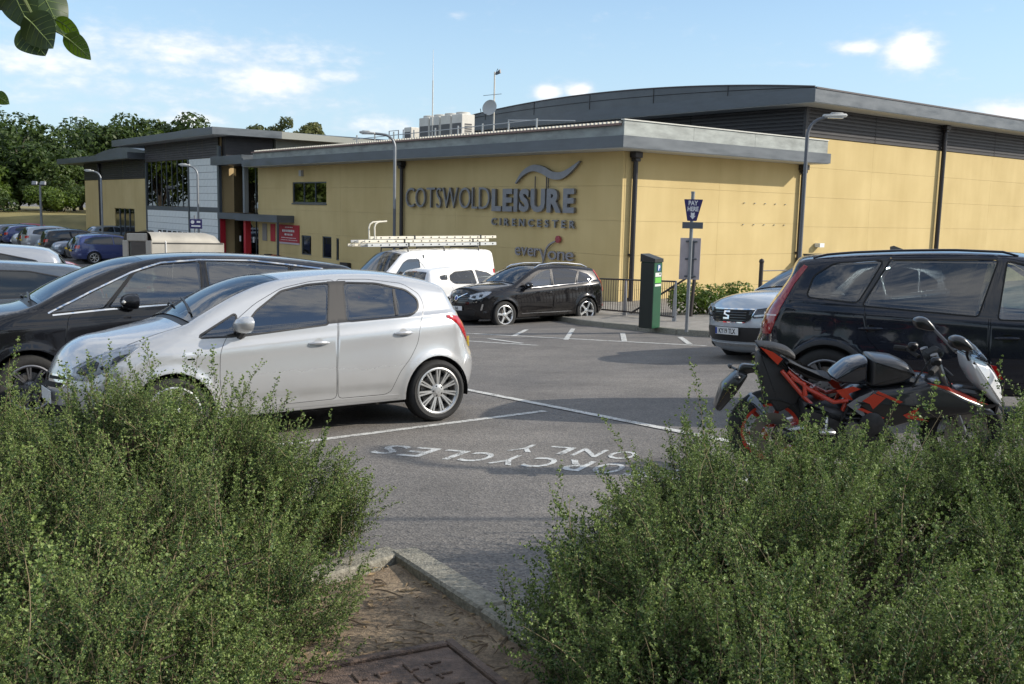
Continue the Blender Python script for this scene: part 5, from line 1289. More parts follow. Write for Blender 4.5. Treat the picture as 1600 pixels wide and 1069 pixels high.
# ------------------------------------------------------------------ silver hatchback (nearest car)
def silver_hatchback():
    root = empty('parked_car')
    tag(root, 'silver five-door hatchback parked nearest, beside the white bay line', 'car')
    P = paint('silver_paint', (.53, .54, .55), .45, .24, .36)
    O = [(1.78, .22, .20, .10), (1.88, .31, .30, .18), (1.905, .45, .34, .20), (1.885, .60, .34, .20), (1.83, .70, .30, .20), (1.74, .79, .22, .17), (1.58, .875, .17, .11), (1.36, .955, .14, .075), (1.16, 1.015, .10, .06), (1.09, 1.04, .07, .06),
         (.95, 1.115, .06, .08), (.65, 1.265, .065, .09), (.38, 1.365, .075, .08), (.20, 1.405, .09, .06), (-.2, 1.445, .10, .05), (-.6, 1.452, .11, .05), (-1.0, 1.425, .11, .05), (-1.28, 1.375, .11, .05), (-1.405, 1.335, .09, .05), (-1.45, 1.30, .07, .05),
         (-1.50, 1.22, .10, .07), (-1.58, 1.06, .16, .10), (-1.655, .93, .22, .13), (-1.70, .82, .26, .15), (-1.745, .72, .30, .15), (-1.79, .62, .30, .16), (-1.80, .48, .30, .15), (-1.77, .35, .26, .12), (-1.70, .25, .18, .08)]
    wx = (1.2555, -1.2555); ra, rw = .345, .302
    belt = lambda x: .985 - .048 * (np.asarray(x) - 0) + .0 * np.asarray(x)
    b = Body(1.737, O, wx, ra, rw, belt, 1.45, tumble=.205, sill=.24, tf=.09, tr=.085, xa=.9, xr=-.75, flare=.016, mid=.60,
             crease=[(lambda x: .86 - .055 * x, .012, .10, -1.75, 1.5), (lambda x: .36 + 0 * x, -.012, .07, -.85, .85)], step=.036)
    wF = rounded([(.665, .935), (.655, .962), (.49, 1.135), (.24, 1.300), (-.02, 1.352), (-.225, 1.366), (-.14, 1.003)], .03)
    wR = rounded([(-.375, 1.365), (-.70, 1.352), (-1.00, 1.285), (-1.10, 1.195), (-1.085, 1.105), (-.985, 1.052), (-.33, 1.022)], .045)
    wQ = rounded([(1.02, .935), (.70, .935), (.685, 1.118)], .03)
    pil = [(-.215, 1.385), (-.40, 1.388), (-.345, 1.01), (-.125, 1.00)]
    dF = rounded([(.84, .33), (.87, .55), (.86, .80), (.80, .915), (.70, 1.06), (.50, 1.205), (.24, 1.335), (-.06, 1.392), (-.30, 1.405), (-.235, 1.0), (-.20, .60), (-.215, .305), (.60, .295)], .06)
    dR = rounded([(-.222, .306), (-.206, .60), (-.241, 1.0), (-.306, 1.405), (-.62, 1.402), (-.98, 1.355), (-1.14, 1.25), (-1.165, 1.13), (-1.085, .98), (-1.045, .78), (-.96, .64), (-.85, .52), (-.76, .335), (-.70, .306)], .05)
    fb = rounded([(2.2, .1), (2.2, .70), (1.70, .70), (1.62, .50), (1.5, .24), (1.45, .1)], .02)
    rb = rounded([(-2.2, .1), (-2.2, .66), (-1.66, .66), (-1.57, .50), (-1.50, .1)], .02)
    cuts = [('bumper', fb), ('bumper_r', rb), ('gap', dF), ('gap', dR), ('door_f', inset(dF, .0045)), ('door_r', inset(dR, .0045)), ('pillar', pil), ('rubber', inset(wF, -.016)), ('rubber', inset(wR, -.016)), ('rubber', inset(wQ, -.016)),
            ('glass_f', wF), ('glass_r', wR), ('glass_q', wQ)]
    div = [(-.86, 1.305), (-.888, 1.30), (-.862, 1.056), (-.832, 1.054)]
    cuts.append(('pillar2', div))
    rows = [('bumper', 0, 3.6, 1.1, 0), ('grille0', 3.3, 3.6, .4, 0), ('bonnet', 4.6, 8.55, .985, 0), ('gap', 4.52, 4.62, 1, 0), ('gap', 4.5, 8.6, .985, .97), ('scuttle', 8.6, 9.3, .97, 0), ('screen_edge', 9.25, 12.9, .955, 0), ('screen', 9.5, 12.75, .925, 0),
            ('gap', 20.0, 20.15, .93, 0), ('rscreen_edge', 20.1, 21.75, .93, 0), ('rscreen', 20.3, 21.6, .87, 0), ('bumper_r', 24.6, 28, 1.1, 0)]
    b.make(cuts, rows, tcols=(.925, .955, .985, .97, .93, .87), nt=16)
    bo = b.part('body', P, root, ['body', 'grille0', 'pillar2x'])
    b.part('bonnet', P, root, ['bonnet'])
    b.part('bumper', P, root, ['bumper']); b.part('bumper', P, root, ['bumper_r'])
    for sd in 'LR': b.part('panel_gap', M_BLACK, root, ['gap'], -.008, sd)
    for sd in 'LR':
        d1 = b.part('door', P, root, ['door_f'], sides=sd); d2 = b.part('door', P, root, ['door_r'], sides=sd)
        b.part('window', M_GLASS, d1, ['glass_f'], -.004, sd); b.part('window', M_GLASS, d2, ['glass_r'], -.004, sd)
        b.part('quarter_light', M_GLASS, root, ['glass_q'], -.004, sd)
        b.part('pillar_trim', mat('pillar_grey', (.035, .033, .032), .55), root, ['pillar'], .001, sd); b.part('window_divider', M_TRIM, root, ['pillar2'], .001, sd)
    for sd in 'LR': b.part('window_rubber', M_TRIM, root, ['rubber'], .001, sd)
    b.part('windscreen', M_SCREEN, root, ['screen'], -.002); b.part('windscreen_edge', M_GLOSSBLACK, root, ['screen_edge', 'rscreen_edge'])
    b.part('scuttle', M_TRIM, root, ['scuttle'], -.012); b.part('rear_window', M_GLASSD, root, ['rscreen'], -.002)
    wells(root, b, wx, rw, ra, 1.72)
    wheels(root, wx, .755, rw, .215, .222, 'multi', 11, M_ALLOY, 0)
    interior(root, -1.45, 1.05, 1.62, .93, .34, [(.02, .37, .5, 0), (.02, -.37, .5, 0), (-.82, 0, 1.2, 0)], (.42, -.37, .98))
    fl = MB(); fl.box((0, 0, .22), (3.2, 1.35, .05)); fl.build('underbody', M_BLACK, root)
    # lamps, laid on the body from the front corner (three-quarter direction)
    s2 = math.sqrt(.5)
    for sg in (1, -1):
        ax = Vector((-s2, s2 * sg, 0)) * (1 if sg > 0 else -1); o = (1.75, .62 * sg, 0); q = lambda p: [((x if sg > 0 else -x), z) for x, z in p]
        hl = q([(-.30, .64), (-.24, .60), (-.12, .605), (.06, .68), (.20, .775), (.285, .875), (.27, .89), (.15, .865), (-.02, .81), (-.20, .735), (-.29, .69)])
        h = b.patch('headlight', M_REFLECTOR, root, hl, o, ax, (0, 0, 1), .003, .03)
        b.patch('lamp_bowl', M_LAMPDARK, h, q([(-.24, .66), (-.14, .64), (-.02, .685), (-.01, .75), (-.08, .765), (-.2, .71)]), o, ax, (0, 0, 1), .006, .03)
        b.patch('lamp_bowl', M_REFLECTOR, h, q(circle(.07, .755, .045, 14)), o, ax, (0, 0, 1), .011, .03)
        b.patch('lamp_bowl', M_LAMPDARK, h, q([(.0, .71), (.03, .69), (.16, .76), (.22, .82), (.14, .80)]), o, ax, (0, 0, 1), .006, .03)
        b.patch('lamp_cover', M_LAMPCLEAR, h, hl, o, ax, (0, 0, 1), .016, .03, dome=.012)
        ax2 = Vector((s2, s2 * sg, 0)) * (-1 if sg > 0 else 1)
        ax2 = Vector((-s2, -s2 * sg, 0)) * (1 if sg > 0 else -1); o2 = (-1.55, .62 * sg, 0)
        ax2 = Vector((-s2 * sg, -s2, 0)) if sg > 0 else Vector((s2 * 1, -s2, 0)) 
        tl = [(-.16, 1.035), (.0, 1.02), (.085, .96), (.17, .86), (.20, .765), (.17, .755), (.04, .845), (-.06, .94), (-.165, 1.015)]
        # rear lamp seen from the rear three-quarter: x runs towards the back of the car
        axr = Vector((-s2, -s2 * sg, 0)); pl = tl if sg > 0 else [(-x, z) for x, z in tl]
        axr = axr if sg > 0 else -axr
        t = b.patch('tail_light', M_REDLAMP, root, pl, (-1.5, .68 * sg, 0), axr, (0, 0, 1), .006, .025, dome=.012)
    b.patch('grille', M_CHROME, root, rounded([(-.43, .64), (.43, .64), (.36, .52), (-.36, .52)], .05), (2.2, 0, 0), (0, 1, 0), (0, 0, 1), .010)
    b.patch('grille_mesh', M_BLACK, root, rounded([(-.38, .575), (.38, .575), (.33, .53), (-.33, .53)], .03), (2.2, 0, 0), (0, 1, 0), (0, 0, 1), .014)
    b.patch('grille_mesh', M_BLACK, root, rounded([(-.38, .625), (-.10, .625), (-.10, .598), (-.37, .598)], .01), (2.2, 0, 0), (0, 1, 0), (0, 0, 1), .014)
    b.patch('grille_mesh', M_BLACK, root, rounded([(.10, .625), (.38, .625), (.37, .598), (.10, .598)], .01), (2.2, 0, 0), (0, 1, 0), (0, 0, 1), .014)
    b.patch('grille_mesh', M_BLACK, root, rounded([(-.5, .38), (.5, .38), (.55, .26), (-.55, .26)], .05), (2.2, 0, 0), (0, 1, 0), (0, 0, 1), .006)
    plate(root, None, (2.115, 0, .45), 0, M_PLATE_W)
    plate(root, None, (-1.955, 0, .72), math.pi, M_PLATE_Y)
    # handles over discs painted as shaded recesses, mirrors, side repeater, badges, wipers, aerial
    for sg in (1, -1):
        for hx, hz in ((-.035, .832), (-.885, .882)):
            ax = (-sg, 0, 0)
            o = (hx, sg * 1.2, hz)
            b.patch('handle_recess_shade', mat('silver_shadow', (.30, .31, .32), .5), root, circle(0, .004, .043, 16), o, ax, (0, 0, 1), .0012, .02, .003)  # darker disc on the flat door, shade of a scoop put into colour
            y = float(b.side(np.array([(hx, hz)]))[0])
            hm = MB(); n = 8
            pts = [(hx + .095 - .19 * i / n, sg * (y + .004 + .026 * math.sin(math.pi * min(1, max(0, i / n))) ** .6), hz + .006 * math.sin(math.pi * i / n)) for i in range(n + 1)]
            hm.tube(pts, [.008, .013, .015, .016, .016, .016, .015, .013, .008], 8); h = hm.build('door_handle', P, root, True)
        mm = MB(); y = .80
        for (px_, py_, pz_, sx_, sy_, sz_) in [(.66, .965, 1.03, .105, .145, .074)]:
            n, m = 14, 10; V = []; F = []
            for i in range(m + 1):
                a = math.pi * i / m
                for k in range(n):
                    t = 2 * math.pi * k / n; xx = math.cos(a); rr = math.sin(a) ** .8
                    V.append((px_ + sx_ * (xx if xx > -.35 else -.35), sg * (py_ + sy_ * rr * math.cos(t)), pz_ + sz_ * rr * math.sin(t) + .02 * math.cos(t)))
            for i in range(m):
                for k in range(n):
                    q = (i * n + k, i * n + (k + 1) % n, (i + 1) * n + (k + 1) % n, (i + 1) * n + k); F.append(q if sg < 0 else q[::-1])
            mm.add(V, F)
        mo = mm.build('door_mirror', P, root, True, 60)
        st = MB(); st.tube([(.67, sg * .80, .925), (.67, sg * .88, .955), (.665, sg * .93, .985)], [.045, .04, .035], 8); st.build('mirror_foot', M_TRIM, mo, True)
        for (u, v, wd, hg) in ((1.12, .80, .085, .026), (1.10, .755, .06, .014)):
            if sg > 0: b.patch('badge', M_CHROME, root, rounded([(-wd / 2, -hg / 2), (wd / 2, -hg / 2), (wd / 2, hg / 2), (-wd / 2, hg / 2)], .005), (u, sg * 1.2, v), (-sg, 0, 0), (0, 0, 1), .003, .03, .002)
    wp = MB()
    for (y0, y1) in ((.55, -.10), (-.05, -.62)):
        n = 7; pts = []
        for i in range(n + 1):
            y = y0 + (y1 - y0) * i / n
            h, nn, _, _ = b.bvh.ray_cast(Vector((1.0 + .02 - .10 * i / n, y, 2)), Vector((0, 0, -1)))
            if h: pts.append(h + Vector((0, 0, .022)))
        wp.tube(pts, .011, 5)
    wp.build('wiper', M_TRIM, root, True)
    for sg in (1, -1):   # sill cover
        b.patch('sill_trim', mat('silver_sill', (.36, .36, .36), .4, .3), root, rounded([(-.84, .262), (.84, .262), (.84, .300), (-.84, .300)], .01), (0, sg * 1.2, 0), (1, 0, 0) if sg < 0 else (-1, 0, 0), (0, 0, 1), .006, .06, .004)
    return root, b

# ------------------------------------------------------------------ other cars, from one builder
def lamp(b, root, end, name, m, poly, alpha, o, push=.006, dome=.0, sides=(1, -1), parents=None, step=.03):
    """a piece laid on a corner of the body. poly: x runs outwards and round the corner, y is height; alpha: 0 square on, 90 from the side"""
    outs = []
    for i, sg in enumerate(sides):
        ca, sa = math.cos(R(alpha)), math.sin(R(alpha))
        n = Vector((ca * end, sa * sg, 0)); ax = Vector((0, 0, 1)).cross(n)
        s_ = 1 if (end * sg > 0) else -1
        pl = [(x * s_, z) for x, z in poly]
        outs.append(b.patch(name, m, parents[i] if parents else root, pl, (o[0], o[1] * sg, 0), ax, (0, 0, 1), push, step, dome=dome))
    return outs
def on_side(b, root, name, m, poly, sides=(1, -1), push=.004, dome=0.0, step=.03):
    """a piece laid on the flank, polygon in (x, z)"""
    r = []
    for sg in sides:
        pl = [(-x * sg, z) for x, z in poly]
        r.append(b.patch(name, m, root, pl, (0, sg * 1.4, 0), (-sg, 0, 0), (0, 0, 1), push, step, dome=dome))
    return r
def on_face(b, root, end, name, m, poly, push=.006, dome=0.0, step=.03):
    """a piece laid on the front (end 1) or back (end -1), polygon in (y, z)"""
    pl = [(y * end, z) for y, z in poly]
    return b.patch(name, m, root, pl, (2.9 * end, 0, 0), (0, end, 0), (0, 0, 1), push, step, dome=dome)
def blade(pts, w):
    """a ribbon polygon along pts with width w"""
    p = np.asarray(pts, float); t = np.gradient(p, axis=0); t /= np.linalg.norm(t, axis=1)[:, None]; n = np.stack([-t[:, 1], t[:, 0]], 1)
    return [tuple(q) for q in p + n * w / 2] + [tuple(q) for q in (p - n * w / 2)[::-1]]
def mirror(b, root, x, y, z, m, s=(.085, .12, .085), sides=(1, -1), cap=None, lampm=None):
    for sg in sides:
        mm = MB(); n, k = 14, 10; V = []; F = []
        for i in range(k + 1):
            a = math.pi * i / k
            for j in range(n):
                t = 2 * math.pi * j / n; xx = math.cos(a); rr = math.sin(a) ** .75
                V.append((x + s[0] * max(xx, -.35), sg * (y + s[1] * rr * math.cos(t)), z + s[2] * rr * math.sin(t)))
        for i in range(k):
            for j in range(n):
                q = (i * n + j, i * n + (j + 1) % n, (i + 1) * n + (j + 1) % n, (i + 1) * n + j); F.append(q if sg < 0 else q[::-1])
        mm.add(V, F); mo = mm.build('door_mirror', m, root, True, 60)
        st = MB(); st.tube([(x + .01, sg * (y - s[1] * 1.25), z - s[2] * 1.1), (x, sg * (y - s[1] * .5), z - s[2] * .7)], [.035, .03], 8); st.build('mirror_foot', M_TRIM, mo, True)
        if lampm:
            q = MB(); q.rbox((x + s[0] * .72, sg * (y + s[1] * .42), z - s[2] * .05), (.05, .13, .045), .02, rot=(0, 0, sg * -.55)); q.build('indicator', lampm, mo, True)
def handle(b, root, x, z, m, sides=(1, -1), L=.20, recess=None):
    for sg in sides:
        y = float(b.side(np.array([(x, z)]))[0])
        if recess: on_side(b, root, 'handle_recess_shade', recess, [(x + .055 * math.cos(a), z + .04 * math.sin(a)) for a in np.linspace(0, 2 * math.pi, 14)[:-1]], (sg,), .0015, step=.02)  # dark disc laid on the flank as the scoop's painted shade
        hm = MB(); n = 8
        hm.tube([(x + L / 2 - L * i / n, sg * (y + .004 + .028 * math.sin(math.pi * i / n) ** .6), z + .004 * math.sin(math.pi * i / n)) for i in range(n + 1)], [.009, .013, .015, .016, .016, .016, .015, .013, .009], 8)
        hm.build('door_handle', m, root, True)
def car_shell(root, P, W, O, wx, ra, rw, belt, roofz, doors, quarters, rows, extra=(), trim=M_TRIM, trimw=.016, glassf=M_GLASS, glassr=M_GLASS, glassq=M_GLASS, screen=M_SCREEN, rear=M_GLASSD, clad=None, pillars=(), lo=False, nt=14, gapw=.0045, **kw):
    b = Body(W, O, wx, ra, rw, belt, roofz, **kw)
    cuts = []
    for nm, pl in extra: cuts.append((nm, pl))
    if clad:
        for x in wx: cuts.append(('cladding', circle(x, rw, ra + clad[0])))
        cuts.append(('cladding', [(-3, .0), (3, .0), (3, clad[1]), (-3, clad[1])]))
    for i, (pl, _) in enumerate(doors): cuts += [('gap', pl), ('door%d' % i, inset(pl, gapw))]
    if clad: cuts.append(('cladding', [(wx[1] + ra + .02, .0), (wx[0] - ra - .02, .0), (wx[0] - ra - .02, clad[1]), (wx[1] + ra + .02, clad[1])]))
    for i, pl in enumerate(pillars): cuts.append(('pillar%d' % i, pl))
    wins = [(i, w_) for i, (pl, w_) in enumerate(doors) if w_]
    for i, w_ in wins: cuts.append(('rubber', inset(w_, -trimw)))
    for q in quarters: cuts.append(('rubber', inset(q, -trimw)))
    for i, w_ in wins: cuts.append(('win%d' % i, w_))
    for j, q in enumerate(quarters): cuts.append(('q%d' % j, q))
    tm = sorted({t for r in rows for t in (r[3], r[4]) if 0 < t < 1})
    b.make(cuts, rows, tcols=tm, nt=nt)
    known = {'rubber', 'gap', 'pillar', 'cladding', 'screen', 'rscreen', 'screen_edge', 'scuttle', 'bumper', 'bumper_r', 'bonnet', 'tailgate', 'glassroof'} | {'door%d' % i for i in range(9)} | {'win%d' % i for i in range(9)} | {'q%d' % i for i in range(9)} | {'pillar%d' % i for i in range(9)}
    rest = sorted({k.split('@')[0] for k in b.F} - known)
    b.part('body', P, root, rest)
    for c in ('bonnet', 'bumper', 'bumper_r', 'tailgate'): b.part(c.split('_')[0], P, root, [c])
    for sd in 'LR':
        b.part('panel_gap', M_BLACK, root, ['gap'], -.008, sd)
        ds = {}
        for i, (pl, w_) in enumerate(doors):
            ds[i] = b.part('door', P, root, ['door%d' % i], sides=sd)
            if w_: b.part('window', glassf if i == 0 else glassr, ds[i], ['win%d' % i], -.004, sd)
        for j, q in enumerate(quarters): b.part('quarter_light', glassq if j else (glassf if len(quarters) > 1 else glassq), root, ['q%d' % j], -.004, sd)
        b.part('window_surround', trim, root, ['rubber'], .002, sd)
        for c_ in sorted({k.split('@')[0] for k in b.F if k.startswith('pillar')}): b.part('pillar_trim', M_GLOSSBLACK, root, [c_], .001, sd)
        b.part('sill_cladding', M_TRIM, root, ['cladding'], .010, sd)
    b.part('windscreen', screen, root, ['screen'], -.002); b.part('windscreen_edge', M_GLOSSBLACK, root, ['screen_edge'])
    b.part('scuttle', M_TRIM, root, ['scuttle'], -.012); b.part('rear_window', rear, root, ['rscreen'], -.002)
    b.part('sunroof', M_GLOSSBLACK, root, ['glassroof'], .002)
    if not lo: wells(root, b, wx, rw, ra, W)
    fl = MB(); fl.box(((O[0][0] + O[-1][0]) / 2, 0, kw.get('sill', .22) - .01), (O[0][0] - O[-1][0] - .1, W - .42, .05)); fl.build('underbody', M_BLACK, root)
    return b

def black_mpv():
    root = empty('parked_car'); tag(root, 'glossy black people carrier with chrome window line, parked behind the silver hatchback', 'car')
    P = paint('black_mpv_paint', (.006, .007, .010), 0, .2, .14)
    O = [(1.80, .24, .2, .10), (1.92, .34, .3, .18), (1.95, .50, .34, .2), (1.93, .68, .34, .2), (1.87, .82, .28, .2), (1.76, .93, .22, .16), (1.60, 1.01, .17, .11), (1.38, 1.085, .13, .08), (1.20, 1.125, .09, .07), (1.10, 1.16, .07, .07),
         (.85, 1.285, .06, .09), (.5, 1.45, .065, .09), (.15, 1.575, .07, .08), (-.06, 1.625, .09, .06), (-.5, 1.665, .11, .05), (-1.0, 1.665, .11, .05), (-1.6, 1.63, .11, .05), (-2.1, 1.575, .11, .05), (-2.40, 1.525, .09, .05), (-2.46, 1.48, .08, .06),
         (-2.52, 1.36, .12, .09), (-2.58, 1.16, .18, .11), (-2.62, 1.0, .24, .13), (-2.65, .82, .28, .14), (-2.67, .62, .3, .15), (-2.66, .45, .28, .14), (-2.62, .34, .24, .1), (-2.54, .26, .16, .06)]
    wx = (1.18, -1.66); ra, rw = .385, .335
    belt = lambda x: 1.145 - .05 * np.asarray(x)
    tri = rounded([(.955, 1.088), (.46, 1.125), (.155, 1.47)], .02)
    wF = rounded([(.40, 1.128), (.10, 1.485), (-.18, 1.572), (-.60, 1.602), (-.565, 1.172)], .03)
    wR = rounded([(-.665, 1.605), (-.67, 1.178), (-1.50, 1.215), (-1.62, 1.54), (-1.2, 1.59)], .03)
    wC = rounded([(-1.68, 1.535), (-1.57, 1.215), (-2.15, 1.25), (-2.28, 1.33), (-2.22, 1.44), (-2.05, 1.485)], .05)
    dF = rounded([(.80, .34), (.86, .7), (.80, 1.06), (.46, 1.14), (.10, 1.52), (-.2, 1.605), (-.63, 1.635), (-.615, 1.1), (-.60, .34)], .06)
    dR = rounded([(-.612, .34), (-.627, 1.1), (-.642, 1.636), (-1.2, 1.625), (-1.65, 1.57), (-1.58, 1.1), (-1.40, .80), (-1.24, .62), (-1.16, .34)], .06)
    rows = [('bumper', 0, 3.7, 1.1, 0), ('bonnet', 4.5, 8.3, .985, 0), ('gap', 4.42, 4.52, 1, 0), ('scuttle', 8.35, 9.2, .97, 0), ('screen_edge', 9.1, 12.95, .965, 0), ('screen', 9.3, 12.8, .935, 0), ('rscreen', 20.1, 21.9, .88, 0), ('bumper_r', 24, 27, 1.1, 0)]
    b = car_shell(root, P, 1.86, O, wx, ra, rw, belt, 1.66, [(dF, wF), (dR, wR)], [tri, wC], rows, trim=M_BLACK, trimw=.013, glassq=M_GLASSD, pillars=[[(-.59, 1.63), (-.675, 1.63), (-.68, 1.16), (-.555, 1.16)], [(.46, 1.12), (.42, 1.12), (.10, 1.50), (.155, 1.49)]],
                  tumble=.19, sill=.27, tf=.08, tr=.05, xa=.95, xr=-1.6, flare=.014, mid=.68, crease=[(lambda x: .98 - .04 * x, .012, .09, -2.4, 1.6), (lambda x: .42 + 0 * x, -.012, .08, -1.1, .8)])
    wheels(root, wx, .80, rw, .225, .225, 'multi', 9, M_ALLOYDARK)
    interior(root, -2.3, 1.0, 1.74, 1.08, .40, [(-.12, .39, .52, 0), (-.12, -.39, .52, 0), (-1.02, 0, 1.3, 0)], (.30, -.39, 1.12))
    mirror(b, root, .19, 1.03, 1.185, P, (.125, .15, .085), lampm=mat('indicator_silver', (.5, .5, .48), .2, .6))
    on_side(b, root, 'belt_trim', M_CHROME, blade([(.95, 1.063), (.45, 1.103), (-.05, 1.13), (-.57, 1.153), (-1.55, 1.19)], .016), push=.006)
    on_side(b, root, 'roofline_trim', M_CHROME, blade([(.99, 1.082), (.56, 1.296), (.14, 1.49), (.0, 1.535), (-.18, 1.588), (-.60, 1.619), (-1.2, 1.607), (-1.62, 1.557), (-2.04, 1.503)], .016), push=.006)
    handle(b, root, -.42, .98, P); handle(b, root, -1.40, 1.02, P)
    hl = [(-.32, .74), (-.10, .72), (.16, .80), (.34, .95), (.42, 1.04), (.28, 1.0), (.0, .91), (-.28, .83)]
    h = lamp(b, root, 1, 'headlight', M_REFLECTOR, hl, 45, (1.85, .62), .004)
    lamp(b, root, 1, 'lamp_cover', M_LAMPCLEAR, hl, 45, (1.85, .62), .014, .01, parents=h)
    lamp(b, root, -1, 'tail_light', M_REDLAMP, [(-.2, .9), (.15, .92), (.22, 1.1), (.12, 1.2), (-.2, 1.05)], 45, (-2.5, .7), .006, .012)
    on_face(b, root, 1, 'grille', M_GLOSSBLACK, rounded([(-.5, .38), (.5, .38), (.58, .62), (-.58, .62)], .06), .006)
    wp = MB()
    for y0, y1 in ((.62, -.08), (-.02, -.66)):
        pts = []
        for i in range(7):
            hh = b.bvh.ray_cast(Vector((1.13 - .07 * i / 6, y0 + (y1 - y0) * i / 6, 2.4)), Vector((0, 0, -1)))[0]
            if hh: pts.append(hh + Vector((0, 0, .02)))
        wp.tube(pts, .011, 5)
    wp.build('wiper', M_TRIM, root, True)
    return root

def navy_suv():
    root = empty('parked_car'); tag(root, 'large dark navy estate-style SUV behind the motorcycle at the right edge', 'car')
    P = paint('navy_paint', (.010, .013, .022), .15, .22, .16)
    O = [(2.05, .30, .2, .10), (2.18, .42, .3, .18), (2.2, .6, .34, .2), (2.18, .85, .32, .2), (2.12, 1.02, .24, .16), (1.9, 1.10, .17, .10), (1.5, 1.155, .13, .08), (1.2, 1.185, .1, .07), (1.02, 1.22, .07, .07),
         (.8, 1.35, .06, .09), (.5, 1.53, .065, .09), (.28, 1.64, .08, .07), (.0, 1.695, .10, .05), (-.5, 1.725, .11, .05), (-1.0, 1.728, .10, .05), (-1.5, 1.715, .10, .05), (-1.88, 1.685, .08, .05), (-2.02, 1.66, .06, .05), (-2.05, 1.62, .06, .05),
         (-2.10, 1.50, .10, .04), (-2.22, 1.30, .14, .05), (-2.33, 1.12, .16, .06), (-2.38, .98, .18, .07), (-2.40, .85, .22, .08), (-2.44, .74, .26, .08), (-2.45, .58, .28, .08), (-2.42, .42, .26, .07), (-2.32, .30, .18, .05)]
    wx = (1.29, -1.74); ra, rw = .415, .37
    belt = lambda x: 1.08 - .085 * np.asarray(x)
    q1 = rounded([(-1.93, 1.285), (-1.86, 1.50), (-1.66, 1.625), (-1.18, 1.655), (-1.33, 1.39), (-1.43, 1.225)], .05)
    wR = rounded([(-1.37, 1.195), (-1.10, 1.655), (-.10, 1.645), (-.29, 1.09)], .03)
    wF = rounded([(-.10, 1.06), (-.005, 1.63), (.22, 1.56), (.72, 1.20), (.80, 1.03)], .03)
    dR = rounded([(-1.33, .85), (-1.36, 1.20), (-1.12, 1.69), (-.08, 1.68), (-.19, 1.06), (-.20, .42), (-1.08, .42), (-1.12, .62)], .05)
    dF = rounded([(-.185, .42), (-.175, 1.06), (-.065, 1.68), (.25, 1.60), (.80, 1.22), (.93, 1.0), (.93, .6), (.90, .42)], .05)
    rows = [('bumper', 0, 3, 1.1, 0), ('bonnet', 4.2, 7.5, .985, 0), ('scuttle', 7.6, 8.3, .97, 0), ('screen', 8.3, 11.2, .94, 0), ('rscreen', 18.6, 20.2, .9, 0), ('bumper_r', 23.6, 27, 1.1, 0)]
    b = car_shell(root, P, 1.92, O, wx, ra, rw, belt, 1.73, [(dF, wF), (dR, wR)], [q1], rows, trim=M_BLACK, glassr=M_GLASSD, glassq=M_GLASSD, clad=(.045, .36), pillars=[[(-.05, 1.66), (-.12, 1.66), (-.31, 1.07), (-.07, 1.05)], [(-1.20, 1.66), (-1.07, 1.66), (-1.34, 1.18), (-1.45, 1.22)]],
                  tumble=.20, sill=.30, tf=.07, tr=.075, xa=1.0, xr=-1.45, flare=.022, mid=.72, crease=[(lambda x: 1.0 - .07 * x, .014, .10, -2.3, 1.6), (lambda x: .55 + 0 * x, -.015, .10, -1.2, .9)])
    wheels(root, wx, .82, rw, .25, .25, 'five', 5, M_ALLOYDARK)
    interior(root, -2.0, .9, 1.8, 1.02, .45, [(-.15, .4, .54, 0), (-.15, -.4, .54, 0), (-1.0, 0, 1.3, 0)], (.25, -.4, 1.1))
    handle(b, root, -1.295, .955, P, L=.23, recess=M_GLOSSBLACK); handle(b, root, -.02, .87, P, L=.23, recess=M_GLOSSBLACK)
    fl = rounded([(-1.86, .93), (-1.87, 1.035), (-1.64, 1.035), (-1.63, .93)], .03)
    on_side(b, root, 'fuel_flap_gap', M_BLACK, fl, (-1,), .0006, step=.03); on_side(b, root, 'fuel_flap', P, [tuple(q) for q in inset(fl, .004)], (-1,), .002, step=.03)
    # tall rear lamp running up the rear pillar
    tl = [(-2.40, .88), (-2.30, .885), (-2.245, 1.04), (-2.20, 1.16), (-2.06, 1.42), (-1.93, 1.60), (-1.97, 1.62), (-2.10, 1.47), (-2.25, 1.24), (-2.36, 1.14), (-2.42, 1.0)]
    on_side(b, root, 'tail_light', mat('deep_red_lamp', (.26, .006, .012), .1, coat=1.0), tl, push=.008, dome=.006, step=.025)
    on_side(b, root, 'reversing_light', mat('pale_lamp', (.6, .45, .45), .15, coat=1), [(-2.41, 1.075), (-2.24, 1.075), (-2.235, 1.092), (-2.40, 1.092)], push=.016, step=.03)
    on_side(b, root, 'rear_bumper_cladding', M_TRIM, rounded([(-2.6, .30), (-2.6, .66), (-2.20, .66), (-2.10, .42), (-2.12, .30)], .04), push=.008, step=.05)
    for sg in (1, -1):
        rl = MB(); pts = []
        for i in range(15):
            x = .10 - 1.98 * i / 14; zz = float(np.interp(-x, -b.O[12:18, 0][::1], b.O[12:18, 1])) if False else float(np.interp(x, b.ctrl[9:18, 0][::-1], b.ctrl[9:18, 1][::-1]))
            pts.append((x, sg * .655, zz + (.008 if i in (0, 14) else .03)))
        rl.tube(pts, [.010] + [.013] * 13 + [.010], 8); rl.build('roof_rail', M_GLOSSBLACK, root, True)
    ae = MB(); ae.prism([(-.09, 0), (.08, 0), (-.05, .055), (-.09, .045)], -.018, .018, Matrix.Translation((-1.0, 0, 1.765)) @ Matrix.Rotation(R(90), 4, 'X')); ae.build('aerial', M_GLOSSBLACK, root)
    mirror(b, root, .72, 1.05, 1.15, P, (.10, .13, .09))
    return root

